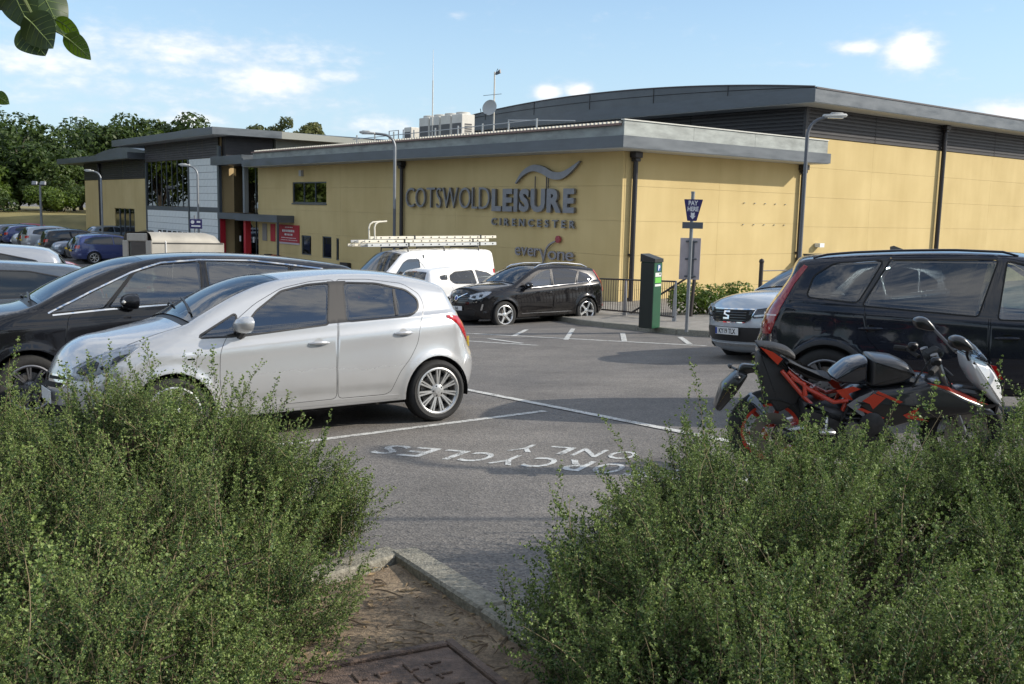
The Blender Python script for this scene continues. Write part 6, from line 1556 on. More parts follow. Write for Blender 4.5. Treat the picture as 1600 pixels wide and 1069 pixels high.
def dark_suv():
    root = empty('parked_car'); tag(root, 'glossy black SUV with five-spoke wheels parked below the wall lettering', 'car')
    P = paint('black_suv_paint', (.008, .008, .010), .1, .2, .12)
    O = [(1.98, .28, .2, .10), (2.07, .38, .3, .17), (2.09, .55, .36, .2), (2.08, .75, .34, .2), (2.02, .92, .26, .17), (1.9, .99, .2, .12), (1.65, 1.05, .16, .10), (1.3, 1.10, .13, .08), (1.08, 1.13, .09, .07), (1.0, 1.16, .07, .07),
         (.75, 1.30, .06, .09), (.45, 1.46, .065, .09), (.2, 1.565, .08, .07), (-.05, 1.61, .10, .05), (-.5, 1.635, .11, .05), (-1.0, 1.62, .11, .05), (-1.4, 1.58, .11, .05), (-1.72, 1.53, .09, .05), (-1.80, 1.49, .07, .05),
         (-1.90, 1.36, .12, .08), (-2.02, 1.16, .18, .12), (-2.09, 1.0, .2, .13), (-2.12, .86, .24, .14), (-2.15, .7, .28, .14), (-2.15, .52, .28, .14), (-2.12, .40, .24, .12), (-2.03, .30, .16, .08)]
    wx = (1.387, -1.387); ra, rw = .405, .362
    belt = lambda x: 1.07 - .05 * np.asarray(x)
    wF = rounded([(.74, 1.045), (.62, 1.13), (.36, 1.32), (.10, 1.45), (-.22, 1.52), (-.17, 1.09)], .03)
    wR = rounded([(-.30, 1.525), (-.26, 1.095), (-.98, 1.135), (-1.16, 1.455), (-.8, 1.52)], .03)
    wQ = rounded([(-1.22, 1.445), (-1.06, 1.14), (-1.62, 1.19), (-1.66, 1.25), (-1.50, 1.37)], .03)
    dF = rounded([(.84, .40), (.90, .75), (.82, 1.03), (.60, 1.17), (.33, 1.37), (.08, 1.49), (-.25, 1.565), (-.22, 1.0), (-.2, .40)], .05)
    dR = rounded([(-.212, .40), (-.232, 1.0), (-.262, 1.566), (-.8, 1.56), (-1.19, 1.49), (-1.02, 1.1), (-1.0, .85), (-.90, .66), (-.86, .40)], .05)
    rows = [('bumper', 0, 3.2, 1.1, 0), ('bonnet', 4.2, 8.3, .985, 0), ('gap', 4.12, 4.22, 1, 0), ('scuttle', 8.4, 9.2, .97, 0), ('screen_edge', 9.1, 12.3, .965, 0), ('screen', 9.25, 12.2, .935, 0), ('rscreen', 18.2, 20.1, .86, 0), ('bumper_r', 23, 26, 1.1, 0)]
    b = car_shell(root, P, 1.89, O, wx, ra, rw, belt, 1.64, [(dF, wF), (dR, wR)], [wQ], rows, trimw=.012, trim=M_GLOSSBLACK, glassr=M_GLASSD, glassq=M_GLASSD, pillars=[[(-.20, 1.55), (-.32, 1.55), (-.28, 1.08), (-.15, 1.08)]],
                  tumble=.19, sill=.29, tf=.085, tr=.07, xa=1.0, xr=-1.2, flare=.022, mid=.70, step=.055, crease=[(lambda x: .96 - .06 * x, .016, .10, -2.1, 1.9), (lambda x: .46 + .02 * x, -.02, .10, -.9, .9)])
    wheels(root, wx, .815, rw, .235, .245, 'five', 5, mat('bright_alloy', (.72, .72, .71), .25, .8))
    interior(root, -1.7, .95, 1.76, 1.0, .45, [(-.15, .4, .54, 0), (-.15, -.4, .54, 0), (-1.0, 0, 1.3, 0)], (.32, -.4, 1.08))
    mirror(b, root, .68, 1.04, 1.12, P, (.10, .12, .085), lampm=M_CHROME)
    handle(b, root, -.06, .90, P); handle(b, root, -.95, .955, P)
    for sg in (1, -1):
        rl = MB(); rl.tube([(x, sg * .645, float(np.interp(x, b.ctrl[10:18, 0][::-1], b.ctrl[10:18, 1][::-1])) + dz) for x, dz in ((.22, .005), (.05, .045), (-.4, .055), (-.9, .055), (-1.4, .05), (-1.62, .005))], [.012, .018, .018, .018, .018, .012], 8); rl.build('roof_rail', M_CHROME, root, True)
    hl = [(-.30, .80), (-.12, .765), (.10, .80), (.27, .90), (.33, .965), (.22, .975), (-.02, .945), (-.24, .885)]
    h = lamp(b, root, 1, 'headlight', M_REFLECTOR, hl, 42, (2.0, .62), .004)
    lamp(b, root, 1, 'lamp_bowl', M_LAMPDARK, [(-.2, .82), (-.08, .80), (-.05, .88), (-.15, .88)], 42, (2.0, .62), .008, parents=h); lamp(b, root, 1, 'lamp_bowl', M_LAMPDARK, [(.02, .83), (.10, .84), (.14, .91), (.04, .91)], 42, (2.0, .62), .008, parents=h)
    lamp(b, root, 1, 'lamp_cover', M_LAMPCLEAR, hl, 42, (2.0, .62), .015, .01, parents=h)
    g = rounded([(-.40, .95), (.40, .95), (.46, .84), (.34, .63), (-.34, .63), (-.46, .84)], .04)
    gr = on_face(b, root, 1, 'grille', M_GLOSSBLACK, g, .006)
    for zz in (.68, .73, .78, .83, .88, .92): on_face(b, gr, 1, 'grille_bar', M_DARKMETAL, [(-.38, zz - .007), (.38, zz - .007), (.38, zz + .007), (-.38, zz + .007)], .016)
    on_face(b, gr, 1, 'badge', M_CHROME, blade([(-.34, .66), (.36, .93)], .026), .024)
    rg = [(.075 * math.cos(a), .80 + .075 * math.sin(a)) for a in np.linspace(0, 2 * math.pi, 20)[:-1]]
    on_face(b, gr, 1, 'badge', M_CHROME, rg, .03); on_face(b, gr, 1, 'badge', M_PLATE_BLUE, [(x * .68, .80 + (z - .8) * .68) for x, z in rg], .036)
    on_face(b, root, 1, 'lower_grille', M_TRIM, rounded([(-.55, .36), (.55, .36), (.62, .50), (-.62, .50)], .04), .006)
    lamp(b, root, 1, 'fog_light', M_CHROME, [(.02, .50), (.07, .50), (.11, .66), (.07, .66)], 45, (2.0, .66), .008)
    plate(root, 'R60', (2.295, 0, .545), 0, M_PLATE_W)
    tl = [(-2.10, .86), (-1.98, .88), (-2.0, 1.05), (-1.90, 1.20), (-1.74, 1.46), (-1.78, 1.475), (-1.92, 1.32), (-2.04, 1.14), (-2.12, 1.0)]
    on_side(b, root, 'tail_light', M_REDLAMP, tl, push=.008, dome=.006, step=.03)
    lamp(b, root, -1, 'reflector', M_REDLAMP, [(-.1, .46), (.1, .46), (.1, .52), (-.1, .52)], 50, (-2.1, .8), .008)
    on_side(b, root, 'sill_trim', mat('satin_trim', (.35, .35, .36), .3, .9), blade([(.85, .375), (-.85, .375)], .016), push=.012)
    on_side(b, root, 'belt_trim', MATS['satin_trim'], blade([(.78, 1.03), (-.2, 1.078), (-1.05, 1.125), (-1.66, 1.178)], .012), push=.006)
    wells_ = MB(); wells_.box((0, 0, .3), (2.4, 1.3, .12)); wells_.build('chassis', M_BLACK, root)
    return root

def silver_suv():
    root = empty('moving_car'); tag(root, 'pale silver SUV nosing out from behind the navy SUV, plate showing', 'car')
    P = paint('pale_silver_paint', (.50, .55, .60), .35, .25, .2)
    O = [(1.95, .26, .2, .10), (2.03, .36, .3, .16), (2.06, .52, .34, .19), (2.05, .72, .34, .2), (2.01, .88, .26, .18), (1.90, .97, .2, .13), (1.65, 1.03, .16, .10), (1.3, 1.07, .13, .08), (1.02, 1.10, .09, .07), (.95, 1.13, .07, .07),
         (.7, 1.27, .06, .09), (.4, 1.43, .065, .09), (.15, 1.535, .08, .07), (-.1, 1.575, .10, .05), (-.5, 1.595, .11, .05), (-1.0, 1.575, .11, .05), (-1.5, 1.53, .11, .05), (-1.72, 1.49, .09, .05), (-1.80, 1.44, .07, .05),
         (-1.92, 1.28, .12, .08), (-2.02, 1.10, .18, .12), (-2.08, .95, .22, .13), (-2.12, .8, .26, .14), (-2.14, .62, .28, .14), (-2.12, .45, .24, .12), (-2.02, .32, .16, .08)]
    wx = (1.31, -1.32); ra, rw = .385, .345
    belt = lambda x: 1.04 - .045 * np.asarray(x)
    wF = rounded([(.68, 1.02), (.35, 1.29), (.08, 1.42), (-.25, 1.49), (-.2, 1.06)], .03); wR = rounded([(-.33, 1.49), (-.28, 1.065), (-1.0, 1.10), (-1.15, 1.42), (-.8, 1.48)], .03); wQ = rounded([(-1.22, 1.41), (-1.07, 1.11), (-1.5, 1.14), (-1.55, 1.25)], .03)
    dF = rounded([(.82, .38), (.86, .75), (.78, 1.0), (.58, 1.14), (.3, 1.36), (.06, 1.46), (-.28, 1.535), (-.25, 1.0), (-.22, .38)], .05)
    dR = rounded([(-.232, .38), (-.262, 1.0), (-.292, 1.535), (-.8, 1.52), (-1.18, 1.45), (-1.03, 1.06), (-1.0, .82), (-.92, .66), (-.86, .38)], .05)
    rows = [('bumper', 0, 3.0, 1.1, 0), ('bonnet', 4.1, 8.3, .985, 0), ('gap', 4.02, 4.12, 1, 0), ('scuttle', 8.4, 9.2, .97, 0), ('screen_edge', 9.1, 12.3, .965, 0), ('screen', 9.25, 12.2, .935, 0), ('rscreen', 18.2, 20, .86, 0)]
    b = car_shell(root, P, 1.84, O, wx, ra, rw, belt, 1.60, [(dF, wF), (dR, wR)], [wQ], rows, clad=(.04, .34), tumble=.19, sill=.27, tf=.07, tr=.06, xa=1.0, xr=-1.2, flare=.018, mid=.70, step=.05, glassr=M_GLASSD, glassq=M_GLASSD, crease=[(lambda x: .93 - .05 * x, .014, .10, -2.1, 1.9)])
    wheels(root, wx, .79, rw, .22, .23, 'five', 5, M_ALLOY)
    interior(root, -1.7, .9, 1.72, .98, .42, [(-.15, .4, .54, 0), (-.15, -.4, .54, 0), (-1.0, 0, 1.3, 0)], (.3, -.4, 1.05))
    mirror(b, root, .62, 1.02, 1.08, P)
    g = [(-.50, .885), (.50, .885), (.42, .70), (.34, .665), (-.34, .665), (-.42, .70)]
    gr = on_face(b, root, 1, 'grille', M_CHROME, g, .006); on_face(b, gr, 1, 'grille_mesh', M_BLACK, [tuple(q) for q in inset(g, .016)], .012)
    for zz in (.705, .745, .785, .825, .86): on_face(b, gr, 1, 'grille_bar', M_GLOSSBLACK, [(-.36, zz - .006), (.36, zz - .006), (.36, zz + .006), (-.36, zz + .006)], .018)
    # slanted-S emblem from two bars
    for pl in ([(-.062, .79), (-.062, .845), (.066, .845), (.066, .82), (-.03, .82), (-.03, .803), (.05, .772), (.045, .765)], [(.062, .775), (.062, .72), (-.066, .72), (-.066, .745), (.03, .745), (.03, .762), (-.05, .793), (-.045, .80)]):
        on_face(b, gr, 1, 'badge', M_CHROME, pl, .028, step=.02)
    on_face(b, root, 1, 'lower_grille', M_TRIM, rounded([(-.66, .60), (.66, .60), (.56, .38), (-.56, .38)], .05), .007)
    on_face(b, root, 1, 'skid_plate', M_ALLOY, rounded([(-.62, .345), (.62, .345), (.52, .30), (-.52, .30)], .02), .009)
    hl = [(-.28, .80), (-.20, .74), (.05, .76), (.26, .84), (.36, .93), (.2, .93), (-.1, .885), (-.26, .86)]
    h = lamp(b, root, 1, 'headlight', M_LAMPDARK, hl, 40, (2.0, .62), .004)
    lamp(b, root, 1, 'lamp_strip', M_REFLECTOR, blade([(-.2, .775), (.02, .80), (.2, .87), (.27, .905)], .028), 40, (2.0, .62), .009, parents=h)
    lamp(b, root, 1, 'lamp_cover', M_LAMPCLEAR, hl, 40, (2.0, .62), .015, .01, parents=h)
    lamp(b, root, 1, 'fog_light', M_TRIM, rounded([(-.10, .42), (.12, .42), (.2, .58), (-.02, .58)], .03), 42, (2.0, .62), .006)
    plate(root, 'KY19 TLX', (2.262, 0, .535), 0, M_PLATE_W)
    lamp(b, root, -1, 'tail_light', M_REDLAMP, [(-.25, .95), (.15, .95), (.2, 1.1), (-.25, 1.1)], 40, (-2.05, .7), .006)
    return root

def white_van():
    root = empty('parked_van'); tag(root, 'white panel van with a load of ladders on its roof rack', 'van')
    P = paint('white_van_paint', (.78, .79, .80), 0, .3, .14)
    O = [(2.0, .28, .2, .10), (2.16, .40, .3, .2), (2.2, .6, .34, .24), (2.18, .85, .34, .24), (2.12, 1.0, .28, .2), (1.98, 1.09, .2, .14), (1.80, 1.17, .14, .1), (1.70, 1.22, .09, .08), (1.62, 1.28, .07, .08),
         (1.35, 1.52, .07, .1), (1.08, 1.76, .08, .1), (.95, 1.86, .09, .08), (.8, 1.92, .10, .06), (.3, 1.955, .10, .05), (-.8, 1.965, .10, .05), (-1.9, 1.955, .10, .05), (-2.26, 1.935, .10, .04), (-2.36, 1.88, .10, .03),
         (-2.40, 1.7, .09, .03), (-2.44, 1.2, .10, .03), (-2.47, .7, .12, .04), (-2.49, .5, .16, .05), (-2.47, .36, .16, .05), (-2.40, .28, .12, .03)]
    wx = (1.5, -1.58); ra, rw = .375, .33
    belt = lambda x: 1.16 + 0 * np.asarray(x)
    wF = rounded([(1.28, 1.13), (1.30, 1.22), (.98, 1.60), (.80, 1.70), (.42, 1.70), (.38, 1.20), (.50, 1.10)], .06)
    dF = rounded([(1.22, .38), (1.36, 1.05), (1.34, 1.25), (1.02, 1.66), (.85, 1.78), (.36, 1.80), (.30, 1.2), (.32, .38)], .06)
    dS = rounded([(.29, .40), (.27, 1.2), (.33, 1.82), (-.75, 1.82), (-.75, .40)], .05)
    pan = rounded([(-.85, 1.10), (-.85, 1.70), (-2.05, 1.70), (-2.15, 1.62), (-2.15, 1.10)], .08)
    rows = [('bumper', 0, 3.2, 1.1, 0), ('bonnet', 4.2, 6.8, .985, 0), ('scuttle', 6.9, 8.1, .95, 0), ('screen_edge', 8.0, 11.1, .975, 0), ('screen', 8.15, 10.95, .95, 0)]
    b = car_shell(root, P, 1.95, O, wx, ra, rw, belt, 1.95, [(dF, wF), (dS, None), (pan, None)], [], rows, tumble=.10, sill=.28, tf=.09, tr=.02, xa=1.3, xr=-1.8, flare=.02, mid=.75, step=.07, nt=12)
    wheels(root, wx, .84, rw, .22, .2, 'plain', 6, M_ALLOYDARK)
    interior(root, .1, 1.5, 1.8, 1.12, .6, [(.55, .45, .55, 0), (.55, -.3, .9, 0)], (1.0, .45, 1.2))
    bh = MB(); bh.box((.25, 0, 1.2), (.04, 1.72, 1.25)); bh.build('bulkhead', M_CABIN, root)
    mirror(b, root, 1.22, 1.12, 1.22, M_TRIM, (.08, .11, .15)); handle(b, root, .46, 1.02, M_TRIM)
    lamp(b, root, 1, 'headlight', M_REFLECTOR, [(-.2, .8), (.1, .82), (.25, 1.0), (.2, 1.12), (-.05, 1.0)], 42, (2.1, .7), .006)
    on_face(b, root, 1, 'grille', M_TRIM, rounded([(-.5, .72), (.5, .72), (.55, .9), (-.55, .9)], .03), .006)
    on_side(b, root, 'side_moulding', M_TRIM, rounded([(-1.15, .62), (1.08, .62), (1.08, .70), (-1.15, .70)], .02), push=.012, step=.08)
    lamp(b, root, -1, 'tail_light', M_REDLAMP, [(-.06, .9), (.08, .9), (.08, 1.35), (-.06, 1.35)], 45, (-2.45, .93), .006)
    rk = MB()
    for x in (.75, -.55, -1.85):
        rk.tube([(x, -.80, 1.93), (x, -.78, 2.06), (x, .78, 2.06), (x, .80, 1.93)], .02, 6)
    rk.build('roof_rack', M_TRIM, root)
    pt = MB(); pt.tube([(.62, -.55, 2.07), (.62, -.55, 2.10)], .12, 10); pt.build('ladder_clamp', M_TRIM, root)
    return root
def ladder(name, L, wd, label, loc, rz, m, stile=(.028, .085), rung=.29, group=None, tilt=0):
    root = empty(name); tag(root, label, 'ladder', group)
    for sg in (1, -1):
        q = MB(); q.rbox((0, sg * wd / 2, 0), (L, stile[0], stile[1]), .006); q.build('stile', m, root)
    n = int(L / rung)
    for i in range(n):
        x = -L / 2 + (i + .5) * L / n
        q = MB(); q.tube([(x, -wd / 2 - .012, 0), (x, wd / 2 + .02, 0)], .016, 6); q.build('rung', M_ALLOY, root)
    q = MB()
    for i in range(n):
        for sg in (1, -1): x = -L / 2 + (i + .5) * L / n; q.tube([(x, sg * (wd / 2 + stile[0] / 2), 0), (x, sg * (wd / 2 + stile[0] / 2 + .012), 0)], .022, 6)
    q.build('rung_ends', M_DARKMETAL, root)['kind'] = 'stuff'
    for x in (-L * .36, L * .2): q = MB(); q.rbox((x, 0, 0), (.04, wd + .07, stile[1] + .03), .008); q.build('strap', M_TRIM, root)
    return root

def white_hatch():
    root = empty('parked_car'); tag(root, 'small white hatchback seen from behind, between the white van and the black SUV', 'car')
    P = paint('white_car_paint', (.78, .79, .80), 0, .28, .14)
    O = [(1.85, .22, .2, .10), (1.93, .32, .3, .18), (1.95, .48, .34, .2), (1.92, .66, .34, .2), (1.84, .8, .26, .18), (1.62, .90, .18, .12), (1.3, .98, .14, .08), (1.0, 1.03, .1, .06), (.92, 1.06, .07, .06),
         (.6, 1.25, .06, .08), (.28, 1.40, .07, .08), (.05, 1.46, .09, .06), (-.5, 1.495, .11, .05), (-1.0, 1.48, .11, .05), (-1.5, 1.43, .11, .05), (-1.70, 1.39, .08, .05), (-1.75, 1.35, .07, .05),
         (-1.80, 1.25, .10, .07), (-1.88, 1.05, .16, .10), (-1.93, .92, .22, .12), (-1.97, .75, .28, .14), (-1.99, .55, .3, .14), (-1.96, .38, .26, .12), (-1.88, .27, .18, .08)]
    wx = (1.29, -1.29); ra, rw = .345, .31
    belt = lambda x: .99 - .03 * np.asarray(x)
    wF = rounded([(.78, .97), (.50, 1.16), (.22, 1.31), (-.18, 1.385), (-.13, 1.0)], .03); wR = rounded([(-.27, 1.385), (-.22, 1.005), (-.98, 1.03), (-1.12, 1.12), (-1.10, 1.26), (-.9, 1.355)], .05)
    wQ = rounded([(-1.19, 1.28), (-1.2, 1.14), (-1.42, 1.15), (-1.44, 1.24)], .04)
    dF = rounded([(.84, .32), (.9, .7), (.82, .96), (.5, 1.2), (.2, 1.36), (-.22, 1.43), (-.2, .95), (-.17, .32)], .05); dR = rounded([(-.182, .32), (-.212, .95), (-.232, 1.43), (-.9, 1.41), (-1.14, 1.32), (-1.16, 1.08), (-1.05, .85), (-.93, .66), (-.84, .32)], .05)
    rows = [('bonnet', 4.3, 7.6, .98, 0), ('scuttle', 7.6, 8.3, .96, 0), ('screen', 8.3, 11, .93, 0), ('screen_edge', 16.0, 18.1, .93, 0), ('rscreen', 16.35, 17.85, .82, 0)]
    b = car_shell(root, P, 1.73, O, wx, ra, rw, belt, 1.495, [(dF, wF), (dR, wR)], [wQ], rows, tumble=.17, sill=.25, tf=.08, tr=.06, xa=.95, xr=-1.2, flare=.014, mid=.62, step=.065, rear=M_SCREEN, glassr=M_SCREEN, glassq=M_SCREEN)
    wheels(root, wx, .75, rw, .19, .2, 'plain', 7, M_ALLOYDARK)
    interior(root, -1.6, .9, 1.6, .94, .36, [(-.08, .37, .5, 0), (-.08, -.37, .5, 0), (-.95, 0, 1.2, 0)], (.35, -.37, 1.0))
    lamp(b, root, -1, 'tail_light', M_REDLAMP, rounded([(-.16, .72), (.10, .74), (.18, .84), (.14, .96), (.02, .98), (-.15, .90)], .04), 35, (-1.95, .62), .008, .015)
    on_face(b, root, -1, 'brake_light', M_REDDARK, [(-.12, 1.36), (.12, 1.36), (.12, 1.385), (-.12, 1.385)], .012)
    plate(root, None, (-2.14, 0, .72), math.pi, M_PLATE_Y)
    q = MB(); q.tube([(-1.45, 0, 1.49), (-1.75, 0, 1.78)], [.006, .003], 5); q.build('aerial', M_BLACK, root)
    mirror(b, root, .72, .93, 1.05, P)
    return root

FAR = {}
def far_car(kind, P, label, group=None, rear_lit=False):
    """cars in the far rows: fewer pieces, opaque dark glass; the first of each kind is built, later ones are copies"""
    if kind not in FAR:
        root = empty('parked_car')
        if kind == 'hatch':
            O = [(1.9, .25, .2, .1), (2.02, .45, .32, .19), (1.98, .66, .3, .19), (1.86, .82, .22, .15), (1.5, .93, .16, .1), (1.05, 1.0, .09, .07), (.9, 1.06, .07, .07), (.5, 1.26, .065, .09), (.1, 1.41, .09, .06), (-.5, 1.455, .11, .05), (-1.1, 1.42, .11, .05), (-1.6, 1.34, .09, .05), (-1.72, 1.27, .08, .06), (-1.92, 1.0, .18, .12), (-2.0, .8, .26, .14), (-2.03, .55, .3, .14), (-1.98, .36, .24, .12), (-1.88, .26, .16, .08)]
            W, H, wx, rw, rs = 1.78, 1.46, (1.3, -1.3), .315, (12.1, 13.1)
            wF = [(.72, .98), (.4, 1.2), (.05, 1.34), (-.25, 1.37), (-.2, 1.0)]; wR = [(-.33, 1.37), (-.28, 1.0), (-1.1, 1.04), (-1.4, 1.12), (-1.3, 1.24), (-.9, 1.35)]
        elif kind == 'suv':
            O = [(2.0, .3, .2, .1), (2.12, .5, .32, .19), (2.1, .8, .3, .19), (2.0, .97, .22, .15), (1.6, 1.05, .16, .1), (1.1, 1.11, .09, .07), (.98, 1.16, .07, .07), (.5, 1.46, .065, .09), (.15, 1.58, .09, .06), (-.5, 1.64, .11, .05), (-1.2, 1.62, .11, .05), (-1.9, 1.56, .09, .05), (-2.02, 1.48, .08, .06), (-2.15, 1.1, .18, .12), (-2.2, .85, .24, .14), (-2.24, .6, .3, .14), (-2.2, .42, .24, .12), (-2.1, .3, .16, .08)]
            W, H, wx, rw, rs = 1.86, 1.64, (1.35, -1.35), .355, (12.1, 13.05)
            wF = [(.75, 1.08), (.4, 1.36), (.1, 1.49), (-.25, 1.53), (-.2, 1.1)]; wR = [(-.33, 1.53), (-.28, 1.1), (-1.5, 1.14), (-1.85, 1.2), (-1.75, 1.4), (-1.2, 1.51)]
        else:
            O = [(2.1, .25, .2, .1), (2.25, .45, .32, .19), (2.2, .66, .3, .19), (2.05, .8, .22, .15), (1.6, .91, .16, .1), (1.05, .98, .09, .07), (.95, 1.02, .07, .07), (.5, 1.25, .065, .09), (.1, 1.39, .09, .06), (-.5, 1.435, .11, .05), (-1.3, 1.42, .11, .05), (-2.0, 1.35, .09, .05), (-2.12, 1.28, .08, .06), (-2.3, 1.0, .18, .12), (-2.36, .8, .26, .14), (-2.38, .55, .3, .14), (-2.34, .36, .24, .12), (-2.24, .26, .16, .08)]
            W, H, wx, rw, rs = 1.8, 1.44, (1.4, -1.35), .325, (12.1, 13.1)
            wF = [(.75, .96), (.4, 1.2), (.05, 1.33), (-.25, 1.36), (-.2, .98)]; wR = [(-.33, 1.36), (-.28, .98), (-1.6, 1.02), (-1.95, 1.1), (-1.8, 1.24), (-1.2, 1.34)]
        z0 = (wF[0][1] + wF[-1][1]) / 2
        b = car_shell(root, MATS['far_blue_paint'], W, O, wx, rw + .04, rw, lambda x: z0 - .02 * np.asarray(x), H, [], [rounded(wF, .03, 3), rounded(wR, .04, 3)], [('screen', 6.2, 8.0, .93, 0), ('rscreen', rs[0], rs[1], .85, 0)], lo=True, nt=8,
                      glassf=M_FARGLASS, glassr=M_FARGLASS, glassq=M_FARGLASS, screen=M_FARGLASS, rear=M_FARGLASS, tumble=.18, sill=.26, tf=.07, tr=.06, xa=1., xr=-1.2, mid=.65, step=.11)
        for sd in (1, -1): pass
        wheels(root, wx, W / 2 - .1, rw, .21, rw * .68, 'plain', 7, M_ALLOY, lo=True)
        lamp(b, root, -1, 'tail_light', M_REDLAMP, [(-.2, z0 - .22), (.16, z0 - .2), (.2, z0 - .02), (-.18, z0 - .05)], 42, (O[-4][0], .68), .008, step=.06)
        lamp(b, root, 1, 'headlight', M_REFLECTOR, [(-.2, z0 - .33), (.16, z0 - .28), (.24, z0 - .13), (-.18, z0 - .2)], 42, (O[1][0], .68), .008, step=.06)
        plate(root, None, (O[-3][0] - .16, 0, .75), math.pi, M_PLATE_Y); plate(root, None, (O[1][0] + .205, 0, .48), 0, M_PLATE_W)
        mirror(b, root, .68, W / 2 + .08, z0 + .06, MATS['far_blue_paint'])
        FAR[kind] = root; r = root
    else:
        src = FAR[kind]; r = src.copy(); COL.objects.link(r)
        for ch in src.children:
            c = ch.copy(); COL.objects.link(c); c.parent = r
            for g in ch.children: d = g.copy(); COL.objects.link(d); d.parent = c
    for ch in r.children:
        if ch.data and ch.data.materials and ch.data.materials[0] == MATS['far_blue_paint']:
            ch.material_slots[0].link = 'OBJECT'; ch.material_slots[0].material = P
    tag(r, label, 'car', group)
    return r
paint('far_blue_paint', (.02, .04, .16), .2, .25, .2)

# ------------------------------------------------------------------ motorcycle
BIKE = {'seat_r': [(-0.742, 0.956), (-0.619, 0.949), (-0.515, 0.919), (-0.463, 0.874), (-0.47, 0.83), (-0.56, 0.867), (-0.649, 0.912), (-0.724, 0.919)], 'seat': [(-0.56, 0.845), (-0.47, 0.807), (-0.381, 0.755), (-0.291, 0.725), (-0.214, 0.721), (-0.22, 0.676), (-0.321, 0.685), (-0.403, 0.71), (-0.485, 0.77)], 'tank': [(-0.232, 0.71), (-0.187, 0.763), (-0.12, 0.825), (-0.038, 0.86), (0.037, 0.873), (0.126, 0.867), (0.216, 0.849), (0.29, 0.81), (0.368, 0.74), (0.362, 0.721), (0.26, 0.688), (0.037, 0.64), (-0.083, 0.651), (-0.187, 0.673)], 'tail': [(-0.736, 0.934), (-0.634, 0.897), (-0.56, 0.849), (-0.507, 0.778), (-0.545, 0.77), (-0.597, 0.807), (-0.649, 0.852), (-0.731, 0.912)], 'fairing': [(-0.12, 0.546), (-0.053, 0.606), (0.052, 0.658), (0.216, 0.673), (0.365, 0.694), (0.439, 0.712), (0.544, 0.688), (0.693, 0.606), (0.872, 0.524), (0.976, 0.476), (0.842, 0.453), (0.708, 0.435), (0.544, 0.423), (0.394, 0.408), (0.216, 0.353), (0.096, 0.375), (0.007, 0.45)], 'nose': [(0.696, 0.867), (0.752, 0.837), (0.842, 0.81), (0.901, 0.748), (0.954, 0.658), (0.991, 0.476), (0.931, 0.497), (0.864, 0.561), (0.782, 0.651), (0.722, 0.748)], 'screen': [(0.633, 0.971), (0.696, 0.989), (0.752, 0.945), (0.819, 0.874), (0.874, 0.804), (0.827, 0.807), (0.752, 0.834), (0.681, 0.867)], 'mirror': [(0.476, 1.046), (0.521, 1.067), (0.573, 1.058), (0.626, 1.001), (0.642, 0.968), (0.603, 0.956), (0.544, 0.968), (0.487, 0.986)], 'plate': [(-0.865, 0.748), (-0.783, 0.73), (-0.825, 0.658), (-0.865, 0.591), (-0.985, 0.447), (-1.029, 0.472), (-0.977, 0.64)], 'hang': [(-0.835, 0.8), (-0.724, 0.785), (-0.552, 0.77), (-0.545, 0.725), (-0.724, 0.733), (-0.791, 0.725), (-0.825, 0.688), (-0.87, 0.733)], 'sub1': [(-0.567, 0.766), (-0.381, 0.546), (-0.261, 0.435), (-0.165, 0.323)], 'sub2': [(-0.522, 0.76), (-0.381, 0.636), (-0.202, 0.542), (-0.105, 0.557)], 'sub3': [(-0.5, 0.718), (-0.411, 0.673), (-0.403, 0.591)], 'sub4': [(-0.105, 0.557), (-0.15, 0.435), (-0.142, 0.315)], 'white': [(-0.127, 0.539), (-0.053, 0.591), (0.052, 0.64), (-0.038, 0.524), (0.022, 0.442), (-0.008, 0.45)], 'red1': [(-0.023, 0.569), (0.052, 0.621), (0.134, 0.591), (0.052, 0.509), (0.029, 0.546)], 'red2': [(0.402, 0.7), (0.544, 0.673), (0.648, 0.628), (0.857, 0.524), (0.708, 0.569), (0.573, 0.636)], 'red3': [(0.26, 0.464), (0.365, 0.517), (0.335, 0.464), (0.439, 0.42), (0.29, 0.442)], 'red4': [(-0.053, 0.509), (-0.023, 0.517), (0.134, 0.447), (0.119, 0.432)], 'red5': [(0.081, 0.64), (0.253, 0.561), (0.23, 0.551), (0.066, 0.625)], 'red6': [(-0.194, 0.631), (-0.075, 0.658), (-0.023, 0.64), (-0.105, 0.606), (-0.068, 0.554), (-0.142, 0.576)], 'hug': [(-0.806, 0.524), (-0.753, 0.576), (-0.709, 0.554), (-0.642, 0.435), (-0.575, 0.36), (-0.649, 0.353), (-0.709, 0.435), (-0.753, 0.509)], 'redlamp': [(0.849, 0.807), (0.889, 0.8), (0.943, 0.703), (0.909, 0.71)], 'side': [(-0.202, 0.673), (0.037, 0.636), (-0.127, 0.546), (-0.187, 0.569)], 'engine': [(-0.44, 0.569), (-0.172, 0.509), (0.126, 0.375), (0.275, 0.271), (0.126, 0.092), (-0.321, 0.122), (-0.411, 0.36)], 'undertray': [(-0.724, 0.897), (-0.545, 0.807), (-0.381, 0.628), (-0.44, 0.509), (-0.575, 0.435), (-0.679, 0.584), (-0.731, 0.748)]}

